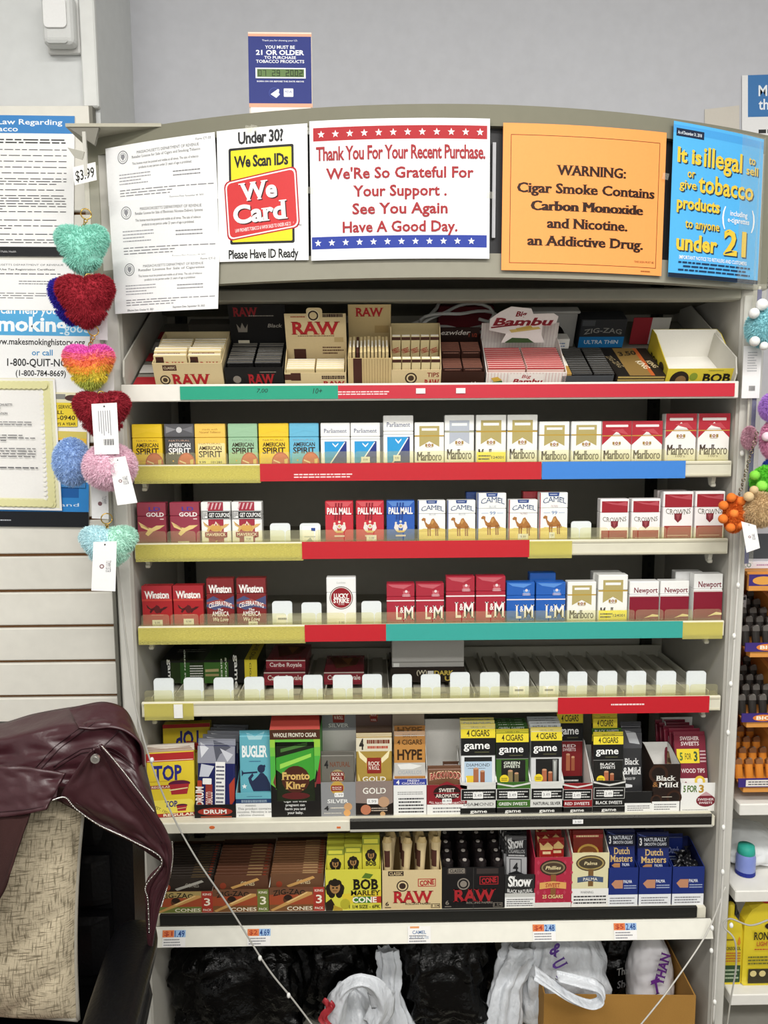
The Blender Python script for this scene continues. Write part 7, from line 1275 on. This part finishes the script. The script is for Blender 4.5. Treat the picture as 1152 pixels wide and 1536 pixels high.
# ------------------------------------------------------------------ office chair, pillow and jacket
MATS['leather'] = mat('08080a:g').copy(); MATS['leather'].node_tree.nodes['Principled BSDF'].inputs['Roughness'].default_value = .38; MATS['leather'].node_tree.nodes['Principled BSDF'].inputs['Specular IOR Level'].default_value = .25; add_bump(MATS['leather'], 220, .25, .001, 'v')
MATS['maroon'] = mat('391a20:g').copy(); MATS['maroon'].node_tree.nodes['Principled BSDF'].inputs['Roughness'].default_value = .36; add_bump(MATS['maroon'], 60, .35, .003)
MATS['lining'] = mat('2c1412:c')
def fabric():
    m = mat('c2b59b:c').copy(); nt = m.node_tree; b = nt.nodes['Principled BSDF']; tc = nt.nodes.new('ShaderNodeTexCoord'); col = None
    src = nt.nodes['Hue/Saturation/Value'] if 'Hue/Saturation/Value' in nt.nodes else [n for n in nt.nodes if n.type == 'HUE_SAT'][0]; prev = src.outputs[0]
    for sc in ((55, 55, 620), (620, 55, 55)):
        mp = nt.nodes.new('ShaderNodeMapping'); mp.inputs['Scale'].default_value = sc; nt.links.new(tc.outputs['Object'], mp.inputs[0]); nz = nt.nodes.new('ShaderNodeTexNoise'); nz.inputs['Scale'].default_value = 1; nz.inputs['Detail'].default_value = 2; nt.links.new(mp.outputs[0], nz.inputs['Vector'])
        rp = nt.nodes.new('ShaderNodeValToRGB'); rp.color_ramp.elements[0].position = .30; rp.color_ramp.elements[1].position = .48; rp.color_ramp.elements[0].color = (1, 1, 1, 1); rp.color_ramp.elements[1].color = (0, 0, 0, 1); nt.links.new(nz.outputs['Fac'], rp.inputs[0])
        mx = nt.nodes.new('ShaderNodeMix'); mx.data_type = 'RGBA'; mx.inputs['B'].default_value = lin('7d7058'); nt.links.new(rp.outputs[0], mx.inputs[0]); nt.links.new(prev, mx.inputs[6]); mx.inputs[7].default_value = lin('746a56'); prev = mx.outputs[2]
    nt.links.new(prev, b.inputs['Base Color']); MATS['fabric'] = m
fabric()
cb = V(60, 1300, -.42); ch = thing('office_chair', 'black leather office chair with padded arm in the lower left corner', 'chair', (cb.x-.1, -.455, ZF)); o = Vector(ch.location)
xr = V(197, 1330, -.38).x-o.x; xl = -xr; zt_ = V(120, 1112, -.38).z-ZF; zs = .5-ZF
def pad(x0, x1, z0, z1, y, th, m, nm, bulge=.012):
    q = MB(); q.grid(lambda u, v: (x0+(x1-x0)*u, y-bulge*(max(0, 1-(2*u-1)**4)**.5)*(max(0, 1-(2*v-1)**4)**.5)-.05*(1-v)*0, z0+(z1-z0)*v), 14, 10, m); q.grid(lambda u, v: (x1-(x1-x0)*u, y+th, z0+(z1-z0)*v), 1, 1, m)
    for a, b_ in ((x0, x0), (x1, x1)): q.poly([(a, y, z0), (a, y+th, z0), (a, y+th, z1), (a, y, z1)], m)
    q.poly([(x0, y, z1), (x1, y, z1), (x1, y+th, z1), (x0, y+th, z1)], m); q.poly([(x0, y, z0), (x1, y, z0), (x1, y+th, z0), (x0, y+th, z0)], m); return q.build(nm, ch, smooth=False)
MB().prism(rrect(xl, zs-.02, xr, zt_, .07, 6), .08, .14, 'leather', lambda x, y, z: (x, y+.05*(z-zs)*1.0, z)).build('backrest_shell', ch)
zr = [V(160, py, -.42).z-ZF for py in (1490, 1392, 1306, 1222, 1140)]
for i in range(4): pad(xl+.04, xr-.035, zr[i]+.002, zr[i+1]-.002, .066+.03*i*.5, .03, 'leather', 'backrest_cushion')
MB().box(xl-.01, xr+.01, -.42, .1, zs-.09, zs-.01, 'leather', .03, 4).build('seat', ch)
m = MB().box(xl+.02, xl+.4, -.40, -.02, zs-.009, zs-.003, '5a3a34:c', .002); m.build('seat_cover', ch)
for s in (1, -1):
    A, B = V(208, 1378, -.42)-o, V(160, 1545, -.64)-o; d = B-A
    pts = [A+d*t_ for t_ in (-.06, .0, .15, .4, .7, 1.0, 1.2)]; m = MB()
    m.grid(lambda u, v: (lambda c, k: ((c.x if s > 0 else -c.x)+.036*k*math.copysign(abs(math.cos(2*math.pi*u))**.6, math.cos(2*math.pi*u)), c.y, c.z-.012+.02*k*math.copysign(abs(math.sin(2*math.pi*u))**.7, math.sin(2*math.pi*u))))(A+d*(-.06+1.3*v), max(.05, 1-abs(2*v-1)**8)), 24, 20, 'leather', True); m.build('arm_pad', ch, smooth=True)
    e = A+d*.05; g = A+d*.9; f = (lambda p_: (p_.x if s > 0 else -p_.x, p_.y, p_.z-.03))
    m = MB().tube([f(e), (f(e)[0], e.y-.0, e.z-.12), (f(e)[0], -.1, zs-.06)], .018, '1c1c1d', 8); m.tube([f(g), (f(g)[0], g.y, g.z-.1), (f(g)[0], -.16, zs-.06)], .018, '1c1c1d', 8); m.build('arm_bracket', ch, smooth=True)
MB().lathe([(.03, .08), (.03, .3), (.02, .3), (.02, zs-.09)], 0, -.15, '2a2a2c', 14).build('gas_column', ch, smooth=True)
for i in range(5):
    a = R(72*i+20); m = MB().tube([(0, -.15, .1), (.15*math.cos(a), -.15+.15*math.sin(a), .085), (.29*math.cos(a), -.15+.29*math.sin(a), .06)], lambda s: .024-.008*s, '1c1c1d', 8); m.build('base_leg', ch, smooth=True); MB().tube([(.29*math.cos(a)-.02*math.sin(a), -.15+.29*math.sin(a)+.02*math.cos(a), .028), (.29*math.cos(a)+.02*math.sin(a), -.15+.29*math.sin(a)-.02*math.cos(a), .028)], .028, '141414', 14).build('castor', ch)
# pillow
pc = V(-62, 1352, -.475); pw_, ph_ = V(124, 1362, -.475).x-pc.x, (V(60, 1190, -.475).z-V(60, 1512, -.475).z)/2
pl = thing('throw_pillow', 'beige crosshatched throw pillow leaning on the office chair back', 'pillow', pc, (R(-8), R(2), 0)); m = MB()
def pil(u, v, sgn):
    a, b = 2*u-1, 2*v-1; e = (1-abs(a)**3.2)*(1-abs(b)**3.2); k = .05*max(0, e)**.55
    k += max(0, e)**.5*(1-v)*(.02*(abs(math.sin(6*(b-a*.75)+1+.5*noise.noise(Vector((a*2, b*2, 3)))))**.5-.7))+.005*noise.noise(Vector((a*3, b*5, 1)))*max(0, e)
    pin = 1-.05*(1-abs(b)**2)*abs(a)**6; pinz = 1-.05*(1-abs(a)**2)
    return (a*pw_*pin, -sgn*k, b*ph_*(1-.04*(1-abs(a)**2)*abs(b)**4))
m.grid(lambda u, v: pil(u, v, 1), 50, 50, 'fabric'); m.grid(lambda u, v: pil(1-u, v, -1), 50, 50, 'fabric'); m.build('pillow_cover', pl, smooth=True)
m = MB(); E_ = [pil(1, i/30, 1) for i in range(31)]+[pil(1-i/30, 1, 1) for i in range(1, 31)]+[pil(0, 1-i/30, 1) for i in range(1, 31)]+[pil(i/30, 0, 1) for i in range(1, 31)]; m.tube(E_, .003, '9a958a:c', 6); m.build('piping', pl, smooth=True)
# jacket
jk = thing('leather_jacket', 'maroon leather jacket with silver zips draped over the office chair back', 'jacket', V(60, 1200, -.44)); jo = Vector(jk.location)
def pline(P, s):
    n = len(P)-1; x = s*n; i = min(int(x), n-1); t = x-i; a, b, c, d = P[max(i-1, 0)], P[i], P[i+1], P[min(i+2, n)]
    return [.5*(2*b[k]+(c[k]-a[k])*t+(2*a[k]-5*b[k]+4*c[k]-d[k])*t*t+(3*b[k]-a[k]-3*c[k]+d[k])*t**3) for k in (0, 1)]
def cloth(name, A, B, Yf, nu, nv, mt, wr=.006, seed=0, th=.003):
    m = MB()
    def f(u, v):
        a, b = pline(A, u), pline(B, u); px, py = a[0]*(1-v)+b[0]*v, a[1]*(1-v)+b[1]*v
        env = min(1, 6*v*(1-v)+.25); y = Yf(u, v)+wr*env*(noise.noise(Vector((u*5+seed, v*2.2+u*3, seed)))*1.1+abs(noise.noise(Vector((u*3+v*4, u*6-v*5, seed+4))))*1.2)
        return V(px, py, y)-jo
    m.grid(f, nu, nv, mt); ob = m.build(name, jk, smooth=True); md = ob.modifiers.new('thickness', 'SOLIDIFY'); md.thickness = th; md.offset = 0; return f
f1 = cloth('jacket_back', [(-170, 1092), (-60, 1090), (0, 1086), (50, 1072), (105, 1062), (160, 1056), (190, 1070), (205, 1102)], [(-170, 1222), (-60, 1218), (0, 1212), (60, 1205), (105, 1195), (150, 1195), (200, 1215), (244, 1262)], lambda u, v: -.385-.06*min(1, v*5)-.045*v+.03*max(0, u-.9)*10*(1-v), 90, 36, 'maroon', .009, 1)
cloth('jacket_shoulder', [(104, 1064), (130, 1057), (160, 1054), (188, 1066), (206, 1104), (212, 1140)], [(118, 1092), (140, 1094), (165, 1092), (190, 1098), (212, 1118), (216, 1150)], lambda u, v: -.415-.05*v, 40, 10, 'maroon', .003, 2)
f2 = cloth('jacket_hem', [(-170, 1150), (-60, 1149), (0, 1149), (50, 1152), (98, 1160)], [(-170, 1236), (-60, 1230), (0, 1226), (40, 1221), (69, 1214)], lambda u, v: -.525-.018*v, 60, 16, 'maroon', .004, 3, .004)
outer = [(151, 1117), (176, 1146), (205, 1182), (232, 1219), (250, 1250), (258, 1276), (255, 1312), (240, 1362), (227, 1425)]; inner = [(136, 1126), (111, 1160), (92, 1196), (115, 1213), (150, 1238), (200, 1262), (243, 1290), (219, 1328), (224, 1425)]
f3 = cloth('jacket_front', outer, inner, lambda u, v: -.535+.05*u, 60, 18, 'maroon', .007, 5, .004)
cloth('jacket_lining', [(-170, 1236), (-60, 1230), (0, 1222), (46, 1218)], [(-170, 1500), (-60, 1430), (0, 1346), (14, 1310)], lambda u, v: -.535-.075*v, 24, 14, 'lining', .003, 6)
cloth('inner_lining', [(88, 1180), (115, 1185), (160, 1205), (200, 1240), (240, 1280)], [(84, 1200), (112, 1214), (150, 1240), (200, 1265), (241, 1292)], lambda u, v: -.51+.02*u, 24, 6, 'lining', .002, 7)
def zipper(nm, pts, Y0, Y1, r): 
    m = MB(); Q = []
    for i in range(61): s = i/60; q = pline(pts, s); Q.append(V(q[0], q[1], Y0+(Y1-Y0)*s)-jo)
    m.tube(Q, r, 'c8c6c2:m', 5)
    for i in range(0, 60): d = (Q[i+1]-Q[i]); m.ball(Q[i]+d*.5+Vector((0, -r*.6, 0)), r*.9, 'd8d6d2:m', 6)
    m.build(nm, jk, smooth=True)
zipper('zip', [(79, 1200), (98, 1196), (114, 1213), (150, 1238), (200, 1262), (243, 1290), (219, 1328), (222, 1350), (224, 1400)], -.541, -.49, .0012)
zipper('zip', [(153, 1119), (178, 1148), (206, 1184), (231, 1217)], -.54, -.522, .001)
zipper('zip', [(258, 1262), (259, 1285), (254, 1318), (242, 1360)], -.497, -.492, .0011)
q = V(144, 1137, -.542)-jo; m = MB().prism([(q.x+.0062*math.cos(i*math.pi/10), q.z+.0062*math.sin(i*math.pi/10)) for i in range(20)], q.y-.004, q.y, 'd6d4d0:m'); m.prism([(q.x+.0035*math.cos(i*math.pi/10), q.z+.0035*math.sin(i*math.pi/10)) for i in range(20)], q.y-.005, q.y-.004, 'b8b6b2:m'); m.build('snap_button', jk)
def seam(f, uv, r=.0009):
    m = MB(); P = []
    for (u0, v0), (u1, v1) in zip(uv, uv[1:]): P += [Vector(f(u0+(u1-u0)*k/14, v0+(v1-v0)*k/14))+Vector((0, -.0022, 0)) for k in range(14)]
    m.tube(P, r, '2a0f15', 5); m.build('seam', jk, smooth=True)
seam(f1, [(.35, .75), (.5, .42), (.66, .16), (.72, .05)]); seam(f1, [(.37, .78), (.52, .45), (.68, .18), (.74, .07)]); seam(f1, [(.5, .62), (.62, .48), (.75, .45), (.9, .5)]); seam(f1, [(.5, .66), (.62, .52), (.75, .49), (.9, .54)])
seam(f1, [(.6, .8), (.68, .55), (.8, .22), (.97, .12)]); seam(f3, [(.02, .1), (.3, .09), (.6, .1), (.9, .12)]); seam(f3, [(.02, .16), (.3, .15), (.6, .17)]); seam(f3, [(.3, .86), (.5, .84), (.7, .86)]); seam(f2, [(.05, .88), (.5, .88), (.97, .88)])
